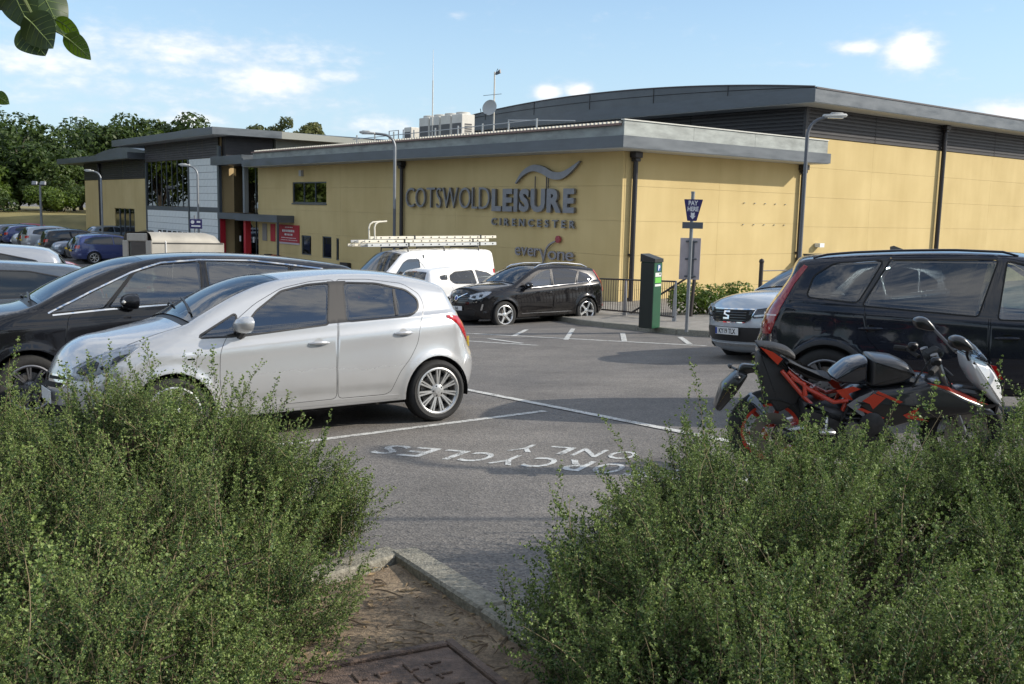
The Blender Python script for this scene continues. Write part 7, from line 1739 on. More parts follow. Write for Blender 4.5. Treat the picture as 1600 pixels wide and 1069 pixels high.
def motorcycle():
    o = empty('motorcycle'); tag(o, 'black and orange-red sports motorcycle with pale nose fairing, parked behind the right shrub', 'motorcycle')
    MR = mat('orange_red_frame', (.52, .045, .02), .35, coat=.4); MK = mat('satin_black_fairing', (.012, .012, .014), .28, coat=.5); MS = mat('seat_vinyl', (.014, .014, .015), .6, noise=.3, scale=60, bump=.3)
    MT = mat('blue_black_tank', (.018, .022, .032), .18, coat=1.0); MG = mat('grey_decal', (.20, .205, .22), .35); MW = mat('pale_nose', (.78, .79, .80), .18, .1, coat=.8); ME = mat('engine_grey', (.05, .05, .052), .5, .5, noise=.4, scale=14)
    def puffy(name, poly, hw, m, parent=o, rr=.06, y0=0.0, n=5, sm=True, taper=None):
        """a rounded body from a side outline: full outline in the middle, drawn in towards both flanks"""
        P = np.array(rounded(poly, .03, 3)); P = P if area2(P) > 0 else P[::-1]
        k = len(P); V = []; F = []; ys = np.sin(np.linspace(-math.pi / 2, math.pi / 2, 2 * n + 1))
        for s_ in ys:
            d = rr * (1 - max(0, 1 - abs(s_) ** 2.6) ** .5); Q = inset(P, d) if d > 1e-4 else P
            for x, z in Q: V.append((x, y0 + s_ * (hw if not taper else hw * taper(x, z)), z))
        m_ = len(ys)
        for i in range(m_ - 1):
            for j in range(k): F.append((i * k + j, (i + 1) * k + j, (i + 1) * k + (j + 1) % k, i * k + (j + 1) % k))
        F.append(tuple(range(k))); F.append(tuple((m_ - 1) * k + j for j in range(k))[::-1])
        q = MB(); q.add(V, F); return q.build(name, m, parent, sm, 50)
    def decal(name, poly, y, m, parent, th=.004, sides=(-1, 1)):
        for sg in sides:
            P = poly if area2(poly) > 0 else poly[::-1]
            q = MB(); q.prism(P, 0, th, Matrix(((1, 0, 0, 0), (0, 0, sg * 1.0, sg * y), (0, 1, 0, 0), (0, 0, 0, 1)))); q.build(name, m, parent)
    B = BIKE
    tk = puffy('tank', [(-.228, .711), (-.17, .765), (-.10, .822), (-.04, .842), (.03, .858), (.035, .80), (.035, .655), (-.09, .66), (-.18, .672)], .135, MT, rr=.03)
    puffy('tank_cover', [(.036, .868), (.12, .862), (.22, .850), (.31, .808), (.365, .745), (.355, .728), (.27, .672), (.10, .640), (.036, .648)], .155, mat('grey_black_cover', (.028, .029, .032), .32, coat=.4, noise=.15, scale=30), rr=.035)
    decal('badge', [(.30, .70), (.36, .685), (.365, .71), (.31, .725)], .152, mat('badge_silver', (.55, .56, .6), .3, .7), tk)
    puffy('seat', B['seat'], .13, MS, rr=.02); puffy('pillion_seat', B['seat_r'], .10, MS, rr=.018)
    tl = puffy('tail_fairing', B['tail'], .105, MK, rr=.012); decal('decal', [(x * .9 - .06, z * 1.0 + .004) for x, z in B['tail'][:3] + B['tail'][5:7]], .104, MR, tl)
    puffy('undertray', B['undertray'], .07, mat('dark_tray', (.03, .03, .032), .6), rr=.02)
    for nm in ('sub1', 'sub2', 'sub3', 'sub4'):
        for sg in (-1, 1):
            q = MB(); n_ = len(B[nm]); q.tube([(x, sg * (.10 + .05 * i / n_), z) for i, (x, z) in enumerate(B[nm])], .0155, 8); q.build('frame_tube', MR, o, True)
    fr = puffy('side_fairing', B['fairing'], .19, MK, rr=.05, taper=lambda x, z: 1.0 if x < .6 else max(.55, 1 - (x - .6) * 1.2))
    decal('decal', B['white'], .186, MG, fr)
    for nm in ('red1', 'red3', 'red4', 'red5'): decal('decal', B[nm], .190, MR, fr)
    q = MB()
    for sg in (-1, 1):
        P = B['red2']; V = [(x, sg * (.192 * max(.55, 1 - max(0, x - .6) * 1.2) + .004), z) for x, z in P]; q.add(V, [tuple(range(len(P)))[::sg]])
    q.build('decal', MR, fr); decal('decal', B['red6'], .135, MR, tk)
    ns = puffy('nose_fairing', B['nose'], .16, MW, rr=.028, taper=lambda x, z: max(.45, 1 - max(0, x - .72) * 1.3))
    q = MB(); q.rbox((.915, 0, .56), (.10, .16, .12), .03, rot=(0, .4, 0)); q.build('headlight', M_LAMPDARK, ns, True); decal('side_lamp', B['redlamp'], .125, M_REDLAMP, ns)
    puffy('windscreen', B['screen'], .13, glass('bike_screen', (.50, .60, .68), 1.9), rr=.02)
    for sg in (-1, 1):
        dx = 0 if sg < 0 else -.02
        mi = puffy('mirror', [(x + dx, z) for x, z in B['mirror']], .05, MK, rr=.02, y0=sg * .33); q = MB(); q.tube([(.62 + dx, sg * .30, .975), (.66, sg * .2, .90), (.70, sg * .13, .85)], .013, 6); q.build('mirror_stalk', MK, mi, True)
        q = MB(); q.tube([(.46, sg * .16, .80), (.42, sg * .30, .83)], .016, 8); q.tube([(.42, sg * .30, .83), (.36, sg * .39, .82)], .021, 8); q.build('handlebar', M_BLACK, o, True)
        q = MB(); q.tube([(.47, sg * .31, .835), (.50, sg * .40, .80)], .007, 6); q.rbox((.44, sg * .24, .86), (.07, .05, .06), .015); q.build('brake_lever', M_DARKMETAL, o, True)
        q = MB(); q.tube([(.47, sg * .105, .88), (.72, sg * .105, .30)], [.027, .024], 10); q.build('fork_leg', M_ALLOYDARK, o, True)
        q = MB(); q.rbox((-.27, sg * .24, .36), (.11, .09, .03), .01); q.tube([(-.25, sg * .15, .44), (-.27, sg * .22, .365)], .012, 6); q.build('foot_peg', M_ALLOY, o, True)
    q = MB(); q.rbox((.50, 0, .86), (.12, .14, .07), .02, rot=(0, -.5, 0)); q.build('instruments', M_BLACK, o, True)
    puffy('plate_hanger', B['hang'], .03, MK, rr=.006); pb = puffy('tail_light_unit', B['plate'], .075, MK, rr=.012)
    q = MB(); a = (-.93, .70); q.rbox((-.955, 0, .585), (.006, .15, .18), .002, rot=(0, .55, 0)); q.build('number_plate', M_PLATE_Y, pb)
    for sg in (-1, 1): q = MB(); q.tube([(-.86, sg * .04, .74), (-.88, sg * .14, .735)], .009, 6); q.rbox((-.885, sg * .165, .735), (.04, .06, .03), .012); q.build('indicator', M_TRIM, pb, True)
    puffy('engine', B['engine'], .16, ME, rr=.05)
    for k in range(5): q = MB(); q.rbox((-.02 + k * .012, 0, .33 + k * .035), (.30, .36, .012), .005); q.build('cooling_fin', ME, o)
    for pts, r_ in (([(.45, -.1, .84), (.36, -.16, .74), (.30, -.17, .62), (.12, -.15, .46)], .007), ([(.50, -.06, .85), (.58, -.13, .70), (.66, -.12, .45), (.73, -.10, .33)], .006), ([(-.10, -.17, .55), (-.16, -.18, .42), (-.12, -.17, .30)], .008)): q = MB(); q.tube(pts, r_, 6, False); q.build('cable', M_BLACK, o, True)
    q = MB(); q.lathe([(.001, 0), (.085, 0), (.085, .03), (.06, .04), (.001, .045)], 18, Matrix.Translation((.05, -.165, .40)) @ Matrix.Rotation(R(90), 4, 'X')); q.build('clutch_cover', ME, o, True)
    q = MB(); q.lathe([(.001, 0), (.055, 0), (.055, .03), (.001, .035)], 16, Matrix.Translation((-.08, -.165, .36)) @ Matrix.Rotation(R(90), 4, 'X')); q.build('sprocket_cover', M_ALLOYDARK, o, True)
    q = MB(); q.tube([(-.33, 0, .62), (-.20, 0, .42)], .03, 8); n_ = 9; q.tube([(-.33 + .13 * i / 40 + .0 , .042 * math.cos(i * .9), .62 - .2 * i / 40 + .042 * math.sin(i * .9) * .3) for i in range(41)], .006, 5, False); q.build('shock_absorber', MR, o, True)
    # wheels
    for wx, wr, ww in ((-.62, .30, .15), (.74, .295, .11)):
        ty = MB(); h = ww / 2; ty.lathe([(wr - .085, -h * .8), (wr - .05, -h), (wr - .02, -h * .8), (wr, -h * .3), (wr, h * .3), (wr - .02, h * .8), (wr - .05, h), (wr - .085, h * .8)], 36, Matrix.Translation((wx, 0, wr)) @ Matrix.Rotation(R(-90), 4, 'X')); w_ = ty.build('wheel', M_RUBBER, o, True)
        q = MB(); q.lathe([(wr - .11, -h * .6), (wr - .08, -h * .75), (wr - .08, h * .75), (wr - .11, h * .6), (wr - .11, -h * .6)], 36, Matrix.Translation((wx, 0, wr)) @ Matrix.Rotation(R(-90), 4, 'X'))
        for k in range(6):
            a = k * math.pi / 3; q.tube([(wx + .03 * math.cos(a), 0, wr + .03 * math.sin(a)), (wx + (wr - .1) * math.cos(a + .2), 0, wr + (wr - .1) * math.sin(a + .2))], .018, 6)
        q.build('rim', MR if wx < 0 else M_DARKMETAL, w_, True)
        q = MB(); q.lathe([(.07, -.075), (.15, -.075), (.15, -.08), (.07, -.08), (.07, -.075)], 28, Matrix.Translation((wx, 0, wr)) @ Matrix.Rotation(R(-90), 4, 'X')); q.build('brake_disc', M_DISC, w_)
    for sg in (-1, 1): q = MB(); q.tube([(-.62, sg * .10, .30), (-.35, sg * .10, .36), (-.18, sg * .08, .38)], [.022, .03, .034], 8); q.build('swingarm', M_ALLOY, o, True)
    puffy('hugger', B['hug'], .075, mat('hugger_grey', (.22, .25, .30), .3, .2), rr=.015)
    puffy('front_mudguard', [(.46, .48), (.55, .59), (.70, .635), (.88, .60), (1.0, .50), (.90, .545), (.72, .585), (.58, .55)], .065, MK, rr=.012)
    q = MB(); q.tube([(-.05, -.12, .25), (-.3, -.17, .22), (-.62, -.19, .34)], [.03, .04, .055], 10); q.build('exhaust', M_DARKMETAL, o, True)
    q = MB(); q.tube([(-.02, .16, .28), (-.10, .36, .02)], .014, 6); q.build('side_stand', M_BLACK, o, True)
    return o

# ------------------------------------------------------------------ vegetation
def leaf_mat(name, c0, c1, trans=.35, rough=.5, spec=.35, island=True):
    m, t, b = _nm(name); N = t.nodes.new; L = t.links.new
    g = N('ShaderNodeNewGeometry'); oi = N('ShaderNodeObjectInfo'); tcn = N('ShaderNodeTexCoord')
    ns = N('ShaderNodeTexNoise'); ns.inputs['Scale'].default_value = 1.7; ns.inputs['Detail'].default_value = 2; L(g.outputs['Position'], ns.inputs['Vector'])
    a = N('ShaderNodeMath'); a.operation = 'ADD'; L(g.outputs['Random Per Island'], a.inputs[0]); L(oi.outputs['Random'], a.inputs[1])
    a2 = N('ShaderNodeMath'); a2.operation = 'MULTIPLY_ADD'; a2.inputs[1].default_value = .3; L(a.outputs[0], a2.inputs[0])
    mm = N('ShaderNodeMath'); mm.operation = 'MULTIPLY_ADD'; mm.inputs[1].default_value = 1.0; mm.inputs[2].default_value = -.3; L(ns.outputs['Fac'], mm.inputs[0]); L(mm.outputs[0], a2.inputs[2])
    r = N('ShaderNodeValToRGB'); e = r.color_ramp.elements; e[0].position = .1; e[0].color = (*c0, 1); e[1].position = .85; e[1].color = (*c1, 1); L(a2.outputs[0], r.inputs[0])
    L(r.outputs[0], b.inputs['Base Color']); b.inputs['Roughness'].default_value = rough; b.inputs['Specular IOR Level'].default_value = spec
    tr = N('ShaderNodeBsdfTranslucent'); h = N('ShaderNodeHueSaturation'); h.inputs['Saturation'].default_value = 1.15; h.inputs['Value'].default_value = 1.25; L(r.outputs[0], h.inputs['Color']); L(h.outputs[0], tr.inputs['Color'])
    mx = N('ShaderNodeMixShader'); mx.inputs[0].default_value = trans; L(b.outputs[0], mx.inputs[1]); L(tr.outputs[0], mx.inputs[2]); L(mx.outputs[0], t.nodes['Material Output'].inputs[0])
    MATS[name] = m; return m
def shrub_leaf_mat():
    m, t, b = _nm('small_shrub_leaf'); N = t.nodes.new; L = t.links.new
    at = N('ShaderNodeAttribute'); at.attribute_name = 'tip'; g = N('ShaderNodeNewGeometry'); oi = N('ShaderNodeObjectInfo')
    a = N('ShaderNodeMath'); a.operation = 'MULTIPLY_ADD'; a.inputs[1].default_value = .35; L(g.outputs['Random Per Island'], a.inputs[0]); L(at.outputs['Fac'], a.inputs[2])
    a2 = N('ShaderNodeMath'); a2.operation = 'MULTIPLY_ADD'; a2.inputs[1].default_value = .35; L(oi.outputs['Random'], a2.inputs[0]); L(a.outputs[0], a2.inputs[2])
    r = N('ShaderNodeValToRGB'); e = r.color_ramp.elements; e[0].position = .15; e[0].color = (.014, .036, .010, 1); e[1].position = 1.15; e[1].color = (.20, .265, .08, 1)  # besides leaf age, dark inner tones paint shade and bright tips paint highlights
    e2 = e.new(.6); e2.color = (.045, .092, .026, 1); e[-1].position = 1.0
    L(a2.outputs[0], r.inputs[0]); L(r.outputs[0], b.inputs['Base Color']); b.inputs['Roughness'].default_value = .5; b.inputs['Specular IOR Level'].default_value = .3
    tr = N('ShaderNodeBsdfTranslucent'); h = N('ShaderNodeHueSaturation'); h.inputs['Saturation'].default_value = 1.1; h.inputs['Value'].default_value = 1.35; L(r.outputs[0], h.inputs['Color']); L(h.outputs[0], tr.inputs['Color'])
    mx = N('ShaderNodeMixShader'); mx.inputs[0].default_value = .16; L(b.outputs[0], mx.inputs[1]); L(tr.outputs[0], mx.inputs[2]); L(mx.outputs[0], t.nodes['Material Output'].inputs[0])
    return m
M_COTO = shrub_leaf_mat()
M_TWIG = mat('shrub_twig', (.19, .15, .085), .85, noise=.35, scale=20)
def frame_of(d):
    d = np.asarray(d, float); d = d / np.linalg.norm(d); u = np.cross(d, (0, 0, 1) if abs(d[2]) < .95 else (1, 0, 0)); u /= np.linalg.norm(u); return d, u, np.cross(d, u)
def sprig(seed, L_=.50, kind=0, leaf=.0154):
    """one spray of the shrub along +Z: a stem with leafy side shoots, longest at mid-length; tips are younger and paler, inner leaves darkened as painted shade (attribute tip)"""
    rg = np.random.default_rng(seed); V = []; F = []; M = []; T = []
    def add_tube(pts, r0, r1, t0=0):
        n = 3; k0 = len(V)
        for i, p in enumerate(pts):
            r = r0 + (r1 - r0) * i / (len(pts) - 1)
            for k in range(n): a = 2 * math.pi * k / n; V.append((p[0] + r * math.cos(a), p[1] + r * math.sin(a), p[2])); T.append(t0)
        for i in range(len(pts) - 1):
            for k in range(n): F.append((k0 + i * n + k, k0 + i * n + (k + 1) % n, k0 + (i + 1) * n + (k + 1) % n, k0 + (i + 1) * n + k)); M.append(1)
    def add_leaf(p, d, l, tip):
        d, u, w_ = frame_of(d); a = rg.uniform(0, 6.28); s = u * math.cos(a) + w_ * math.sin(a); k = len(V); wd = l * rg.uniform(.33, .46); up = np.cross(s, d) * l * .12
        V.extend([tuple(p), tuple(p + d * l * .55 + s * wd + up), tuple(p + d * l), tuple(p + d * l * .55 - s * wd + up)]); F.append((k, k + 1, k + 2, k + 3)); M.append(0)
        t = min(1, max(0, tip + rg.normal(0, .12))); T.extend([t] * 4)
    bx, by = rg.uniform(-.13, .13, 2); P = lambda t: np.array([bx * t * t + .010 * math.sin(7 * t + seed), by * t * t + .010 * math.cos(6 * t), L_ * t])
    add_tube([P(t) for t in np.linspace(0, 1, 8)], .0031, .0009)
    L_ *= (1, 1.25, 1)[kind]; shoots = (24, 32, 20)[kind]; plane = rg.uniform(0, 3.14)
    for i in range(shoots):
        t = .06 + .92 * (i + rg.uniform(0, .6)) / shoots; p = P(min(t, 1)); side = 1 if i % 2 else -1
        a = plane + (0 if side > 0 else math.pi) + rg.normal(0, .75)
        ln = (.030, .012, .050)[kind] + (.070, .022, .10)[kind] * math.sin(math.pi * min(1, .12 + t * .95)) * rg.uniform(.45, 1.1)
        d = np.array([math.cos(a), math.sin(a), rg.uniform(.55, 1.15)]); d /= np.linalg.norm(d); bend = rg.normal(0, .15, 3); q_ = lambda u: p + d * ln * u + bend * ln * u * u
        add_tube([q_(0), q_(.5), q_(1)], .0012, .0005, t)
        k = max(3, int(ln / .0075)) + (0, 3, 0)[kind]
        for j in range(k):
            u = (j + .4) / k; f = d * .5 + rg.normal(0, .62, 3); add_leaf(q_(u), f, leaf * rg.uniform(.7, 1.15) * (1.05 - .3 * u), .30 * u + .55 * t * t)
        for j in range(3): add_leaf(q_(1), d + rg.normal(0, .45, 3), leaf * .75, .45 + .5 * t)
    for j in range(6): add_leaf(P(1), np.array([rg.normal(0, .6), rg.normal(0, .6), 1]), leaf * .8, 1)
    me = bpy.data.meshes.new('sprig'); me.from_pydata(V, [], F); me.update(); me.materials.append(M_COTO); me.materials.append(M_TWIG)
    me.polygons.foreach_set('material_index', np.array(M, dtype=np.int32))
    at = me.attributes.new('tip', 'FLOAT', 'POINT'); at.data.foreach_set('value', np.array(T, np.float32)); return me
SPRIGS = bpy.data.collections.new('sprig_kinds')
for s_ in range(9): SPRIGS.objects.link(bpy.data.objects.new('sprig_%d' % s_, sprig(s_ + 1, kind=s_ % 3)))
def scatter_tree(col):
    g = bpy.data.node_groups.new('spray_scatter', 'GeometryNodeTree')
    g.interface.new_socket('Geometry', in_out='INPUT', socket_type='NodeSocketGeometry'); g.interface.new_socket('Geometry', in_out='OUTPUT', socket_type='NodeSocketGeometry')
    N = g.nodes.new; L = g.links.new; i_ = N('NodeGroupInput'); o_ = N('NodeGroupOutput')
    ci = N('GeometryNodeCollectionInfo'); ci.inputs['Collection'].default_value = col; ci.inputs['Separate Children'].default_value = True; ci.inputs['Reset Children'].default_value = True
    ip = N('GeometryNodeInstanceOnPoints'); ip.inputs['Pick Instance'].default_value = True
    def attr(nm, ty):
        a = N('GeometryNodeInputNamedAttribute'); a.data_type = ty; a.inputs['Name'].default_value = nm; return a.outputs['Attribute']
    e = N('FunctionNodeEulerToRotation'); L(attr('rot', 'FLOAT_VECTOR'), e.inputs[0])
    L(i_.outputs[0], ip.inputs['Points']); L(ci.outputs[0], ip.inputs['Instance']); L(e.outputs[0], ip.inputs['Rotation']); L(attr('scl', 'FLOAT'), ip.inputs['Scale']); L(attr('pick', 'INT'), ip.inputs['Instance Index'])
    L(ip.outputs[0], o_.inputs[0]); return g
SCATTER = scatter_tree(SPRIGS)
def shrub(label, ells, n, seed, tall=60):
    rg = np.random.default_rng(seed)
    x0, y0 = ells[0][0], ells[0][1]; root = empty('shrub', (x0, y0, gz(x0, y0) + .07)); tag(root, label, 'shrub'); off = np.array(root.location)
    E = np.array(ells, float); area = E[:, 2] * E[:, 3] * .6 + (E[:, 2] + E[:, 3]) * E[:, 4]; pr = area / area.sum()
    P, D, Sc = [], [], []
    def surf(i, jit):
        c, rr = E[i, [0, 1, 5]], E[i, [2, 3, 4]]
        u = rg.normal(0, 1, 3); u /= np.linalg.norm(u)
        if u[2] < -.3: return None
        dep = 1 + rg.uniform(-.16, .10) - abs(rg.normal(0, jit)); p = c + rr * u * dep
        q = np.linalg.norm((p[None] - E[:, [0, 1, 5]]) / E[:, [2, 3, 4]], axis=1); q[i] = 9
        if q.min() < .78 or p[2] < gz(p[0], p[1]) + .04 or math.hypot(p[0], p[1]) < 1.35: return None
        nrm = u / rr; return p, nrm / np.linalg.norm(nrm)
    # boughs: each carries a clump of sprays leaning the same way, so that clumps and dark gaps alternate
    while len(P) < n * .72:
        r_ = surf(rg.choice(len(E), p=pr), .05)
        if r_ is None: continue
        p, nrm = r_; up = rg.uniform(.25, 1.0); d0 = nrm * rg.uniform(.5, 1.0) + np.array([rg.normal(0, .35), rg.normal(0, .35), up]); d0 /= np.linalg.norm(d0); big = rg.uniform(.55, 1.05)
        for _ in range(rg.integers(8, 22)):
            d = d0 + rg.normal(0, .20, 3); d /= np.linalg.norm(d); sc = big * rg.uniform(.5, .95); o_ = rg.normal(0, .055, 3) - d0 * abs(rg.normal(0, .09)); P.append(p + o_ - d * .32 * sc); D.append(d); Sc.append(sc)
    while len(P) < n:                                # looser growth deeper in
        r_ = surf(rg.choice(len(E), p=pr), .22)
        if r_ is None: continue
        p, nrm = r_; d = nrm * .8 + np.array([0, 0, .45]) + rg.normal(0, .45, 3); d /= np.linalg.norm(d); sc = rg.uniform(.5, .9); P.append(p - d * .42 * sc - nrm * .06); D.append(d); Sc.append(sc)
    for _ in range(tall):                            # longer shoots standing out of the top
        i = rg.choice(len(E), p=pr); c, rr = E[i, [0, 1, 5]], E[i, [2, 3, 4]]
        u = rg.normal(0, 1, 3); u[2] = abs(u[2]) + .6; u /= np.linalg.norm(u); p = c + rr * u * .93
        d = np.array([u[0] * .5, u[1] * .5, 1.0]) + rg.normal(0, .22, 3); d /= np.linalg.norm(d); P.append(p - d * .12); D.append(d); Sc.append(rg.uniform(.55, 1.0))
    P = np.array(P); D = np.array(D); k = len(P)
    rot = np.zeros((k, 3), np.float32)
    for j in range(k):
        e_ = (Vector(D[j]).to_track_quat('Z', 'Y') @ Euler((0, 0, rg.uniform(0, 6.28))).to_quaternion()).to_euler(); rot[j] = e_
    me = bpy.data.meshes.new('foliage'); me.from_pydata([tuple(p - off) for p in P], [], []); me.update()
    a = me.attributes.new('rot', 'FLOAT_VECTOR', 'POINT'); a.data.foreach_set('vector', rot.ravel())
    a = me.attributes.new('scl', 'FLOAT', 'POINT'); a.data.foreach_set('value', np.array(Sc, np.float32))
    a = me.attributes.new('pick', 'INT', 'POINT'); a.data.foreach_set('value', rg.choice(9, k, p=np.array([.09, .18, .06] * 3) / .99).astype(np.int32))
    fo = link('foliage', me, None, root); fo['kind'] = 'stuff'
    md = fo.modifiers.new('sprays', 'NODES'); md.node_group = SCATTER
    st = MB()
    for (cx, cy, rx, ry, rz, cz) in ells:
        g0 = Vector((cx, cy, gz(cx, cy) + .03)) - Vector(off)
        for _ in range(16):
            u = rg.normal(0, 1, 3); u[2] = abs(u[2]) * .8 + .25; u /= np.linalg.norm(u); e_ = Vector((cx + rx * u[0] * .9, cy + ry * u[1] * .9, cz + rz * u[2] * .9)) - Vector(off)
            b0 = g0 + Vector((rg.normal(0, .12), rg.normal(0, .12), 0)); mid = b0.lerp(e_, .5) + Vector((rg.normal(0, .05), rg.normal(0, .05), .10))
            st.tube([b0, b0.lerp(mid, .6), mid, mid.lerp(e_, .55), e_], [.011, .009, .007, .005, .003], 5, False)
    s_ = st.build('stems', mat('shrub_stem', (.09, .065, .045), .9, noise=.3, scale=30), root, True); s_['kind'] = 'stuff'
    return root
def leaf_cloud(C, Rr, n, size, rg, flat=.6, aspect=.62):
    """n leaf quads on the shells of clumps with centres C and radii Rr"""
    i = rg.choice(len(C), n, p=(Rr ** 2) / (Rr ** 2).sum()); u = rg.normal(0, 1, (n, 3)); u /= np.linalg.norm(u, axis=1)[:, None]
    dep = 1 - np.abs(rg.normal(0, .22, n)); p = C[i] + u * (Rr[i] * dep)[:, None] * np.array([1, 1, .8])
    nr = u + rg.normal(0, .7, (n, 3)) + np.array([0, 0, flat]); nr /= np.linalg.norm(nr, axis=1)[:, None]
    a = np.cross(nr, rg.normal(0, 1, (n, 3))); a /= np.linalg.norm(a, axis=1)[:, None]; b_ = np.cross(nr, a); s = size * rg.uniform(.6, 1.35, n)[:, None]
    V = np.stack([p - a * s, p + b_ * s * aspect * .8 - nr * s * .12, p + a * s, p - b_ * s * aspect * .8 - nr * s * .12], 1).reshape(-1, 3)
    return V, np.arange(n * 4, dtype=np.int32).reshape(-1, 4)
M_BARK = mat('tree_bark', (.085, .07, .055), .95, noise=.4, scale=6, bump=.6)
M_LEAF = [leaf_mat('tree_leaf_dark', (.020, .042, .010), (.062, .098, .022), .25), leaf_mat('tree_leaf_mid', (.028, .056, .013), (.085, .120, .028), .3), leaf_mat('tree_leaf_olive', (.05, .07, .022), (.15, .16, .055), .25), leaf_mat('tree_leaf_bright', (.055, .10, .016), (.15, .205, .04), .35), leaf_mat('hedge_leaf_grey', (.09, .10, .06), (.22, .22, .13), .2)]
def tree(x, y, h, cr, label, seed, n=7000, size=.22, m=0, base=None, low=.28, group='trees beyond the car park', name='tree', clumps=26, cat='tree', squash=1.0, trunk_r=None):
    rg = np.random.default_rng(seed); z = gz(x, y) - .05 if base is None else base
    root = empty(name, (x, y, z)); tag(root, label, cat, group)
    cz_ = h * (1 + low) / 2; rz = h * (1 - low) / 2
    u = rg.normal(0, 1, (clumps, 3)); u /= np.linalg.norm(u, axis=1)[:, None]; k = rg.uniform(.45, .88, clumps)[:, None]
    C = u * k * np.array([cr, cr * squash, rz]) + np.array([0, 0, cz_]); Rr = rg.uniform(.24, .44, clumps) * min(cr, rz * 1.2)
    V, F = leaf_cloud(C, Rr, n, size, rg); cw = link('crown', np_mesh('crown', V, F), M_LEAF[m], root)
    tr = MB(); tr_ = trunk_r or h * .022
    tr.tube([(0, 0, 0), (rg.normal(0, .1), rg.normal(0, .1), h * low * .7), (rg.normal(0, .2), rg.normal(0, .2), h * .5), (rg.normal(0, .3), 0, h * .8)], [tr_ * 1.3, tr_, tr_ * .7, tr_ * .25], 8)
    for c in C[:12]: tr.tube([(0, 0, h * low * rg.uniform(.7, 1.4)), tuple(np.array([c[0] * .5, c[1] * .5, c[2] * .82])), tuple(c)], [tr_ * .5, tr_ * .3, tr_ * .1], 5, False)
    tr.build('trunk', M_BARK, root, True)
    return root
def bush(x, y, rx, h, label, seed, n=2500, size=.10, m=1, base=None, group=None, name='bush'):
    rg = np.random.default_rng(seed); z = gz(x, y) if base is None else base; root = empty(name, (x, y, z)); tag(root, label, 'bush', group)
    k = 14; C = np.stack([rg.uniform(-.7, .7, k) * rx, rg.uniform(-.6, .6, k) * rx * .7, rg.uniform(.25, .75, k) * h], 1); Rr = rg.uniform(.28, .46, k) * min(rx, h)
    V, F = leaf_cloud(C, Rr, n, size, rg); V[:, 2] = np.maximum(V[:, 2], .02); link('foliage', np_mesh('foliage', V, F), M_LEAF[m], root)['kind'] = 'stuff'
    q = MB()
    for c in C[:7]: q.tube([(c[0] * .3, c[1] * .3, 0), tuple(c * .7), tuple(c)], [.03, .02, .01], 5, False)
    q.build('stems', M_BARK, root)['kind'] = 'stuff'
    return root

# ------------------------------------------------------------------ the parked cars and other vehicles
r, _b = silver_hatchback(); place(r, -2.216, 9.395, 213)
place(black_mpv(), -4.35, 11.1, 213)
nv = navy_suv(); place(nv, 4.74, 9.40, -19, .03); nv.matrix_world = nv.matrix_world @ Matrix.Scale(.9, 4)
place(dark_suv(), .4, 26.8, 216, -.10)
place(silver_suv(), 5.32, 16.1, 209, -.06)
v = white_van(); place(v, -3.0, 30.3, 218)
place(white_hatch(), -1.35, 28.75, 38)
place(trailer(), -10.15, 29.6, 47, .10)
def on_van(o, x, y, z, rz=0.0, ry=0.0):
    o.matrix_world = v.matrix_world @ Matrix.Translation((x, y, z)) @ Euler((0, ry, rz)).to_matrix().to_4x4()
M_LADW = mat('white_ladder', (.70, .66, .55), .45, .1, noise=.12, scale=5); M_LADA = mat('aluminium_ladder', (.62, .62, .60), .32, .7)
on_van(ladder('ladder', 4.7, .42, 'lowest white ladder lying along the van roof rack', None, 0, M_LADA, (.03, .10)), -.32, .42, 2.14, 0)
on_van(ladder('ladder', 4.5, .40, 'cream ladder stacked second on the van roof rack', None, 0, M_LADW), -.15, .40, 2.25, 0)
on_van(ladder('ladder', 4.4, .38, 'topmost cream ladder on the van roof rack, set back', None, 0, M_LADW), -.5, .40, 2.355, 0)
on_van(ladder('ladder', 4.0, .40, 'cream ladder lying on the far side of the van rack', None, 0, M_LADW), .0, -.42, 2.15, 0)
on_van(ladder('ladder', 4.4, .38, 'aluminium ladder on top at the far side of the van rack', None, 0, M_LADA), -.3, -.42, 2.26, 0)
hk = empty('roof_hook'); tag(hk, 'pair of curved white roof hooks standing up from the ladders on the van', 'ladder hook')
for y in (.25, .58): q = MB(); q.tube([(0, y, 0), (0, y, .34), (-.04, y, .44), (-.14, y, .50), (-.42, y, .52)], .024, 7); q.build('hook', M_LADW, hk, True)
on_van(hk, 1.75, 0, 2.32)
gp_ = empty('parked_car')
# car rows to the left
paint('grey_blue_paint', (.10, .12, .145), .5, .25, .2); paint('far_white_paint', (.72, .73, .74), 0, .3, .15); paint('far_red_paint', (.42, .012, .02), 0, .3, .15); paint('far_silver_paint', (.40, .42, .45), .5, .28, .2); paint('far_dark_paint', (.02, .022, .028), .1, .25, .2); paint('far_lightblue_paint', (.24, .31, .40), .4, .28, .2); paint('far_greyblue_paint', (.14, .17, .22), .4, .28, .2)
bpy.data.objects.remove(gp_)
PM = MATS; G_ = 'cars in the far rows'
FARLIST = []
for k, pn, lb, x, y, yaw in [
    ('suv', 'grey_blue_paint', 'blue grey car at the left edge beyond the black people carrier', -8.75, 14.9, 205),
    ('suv', 'far_silver_paint', 'silver car whose pale roof shows above the blue grey car', -10.85, 17.4, 205),
    ('hatch', 'far_red_paint', 'bright red car, only a corner showing beyond the pale roof', -11.65, 21.0, 205),
    ]:
    FARLIST.append((k, pn, lb, x, y, yaw))
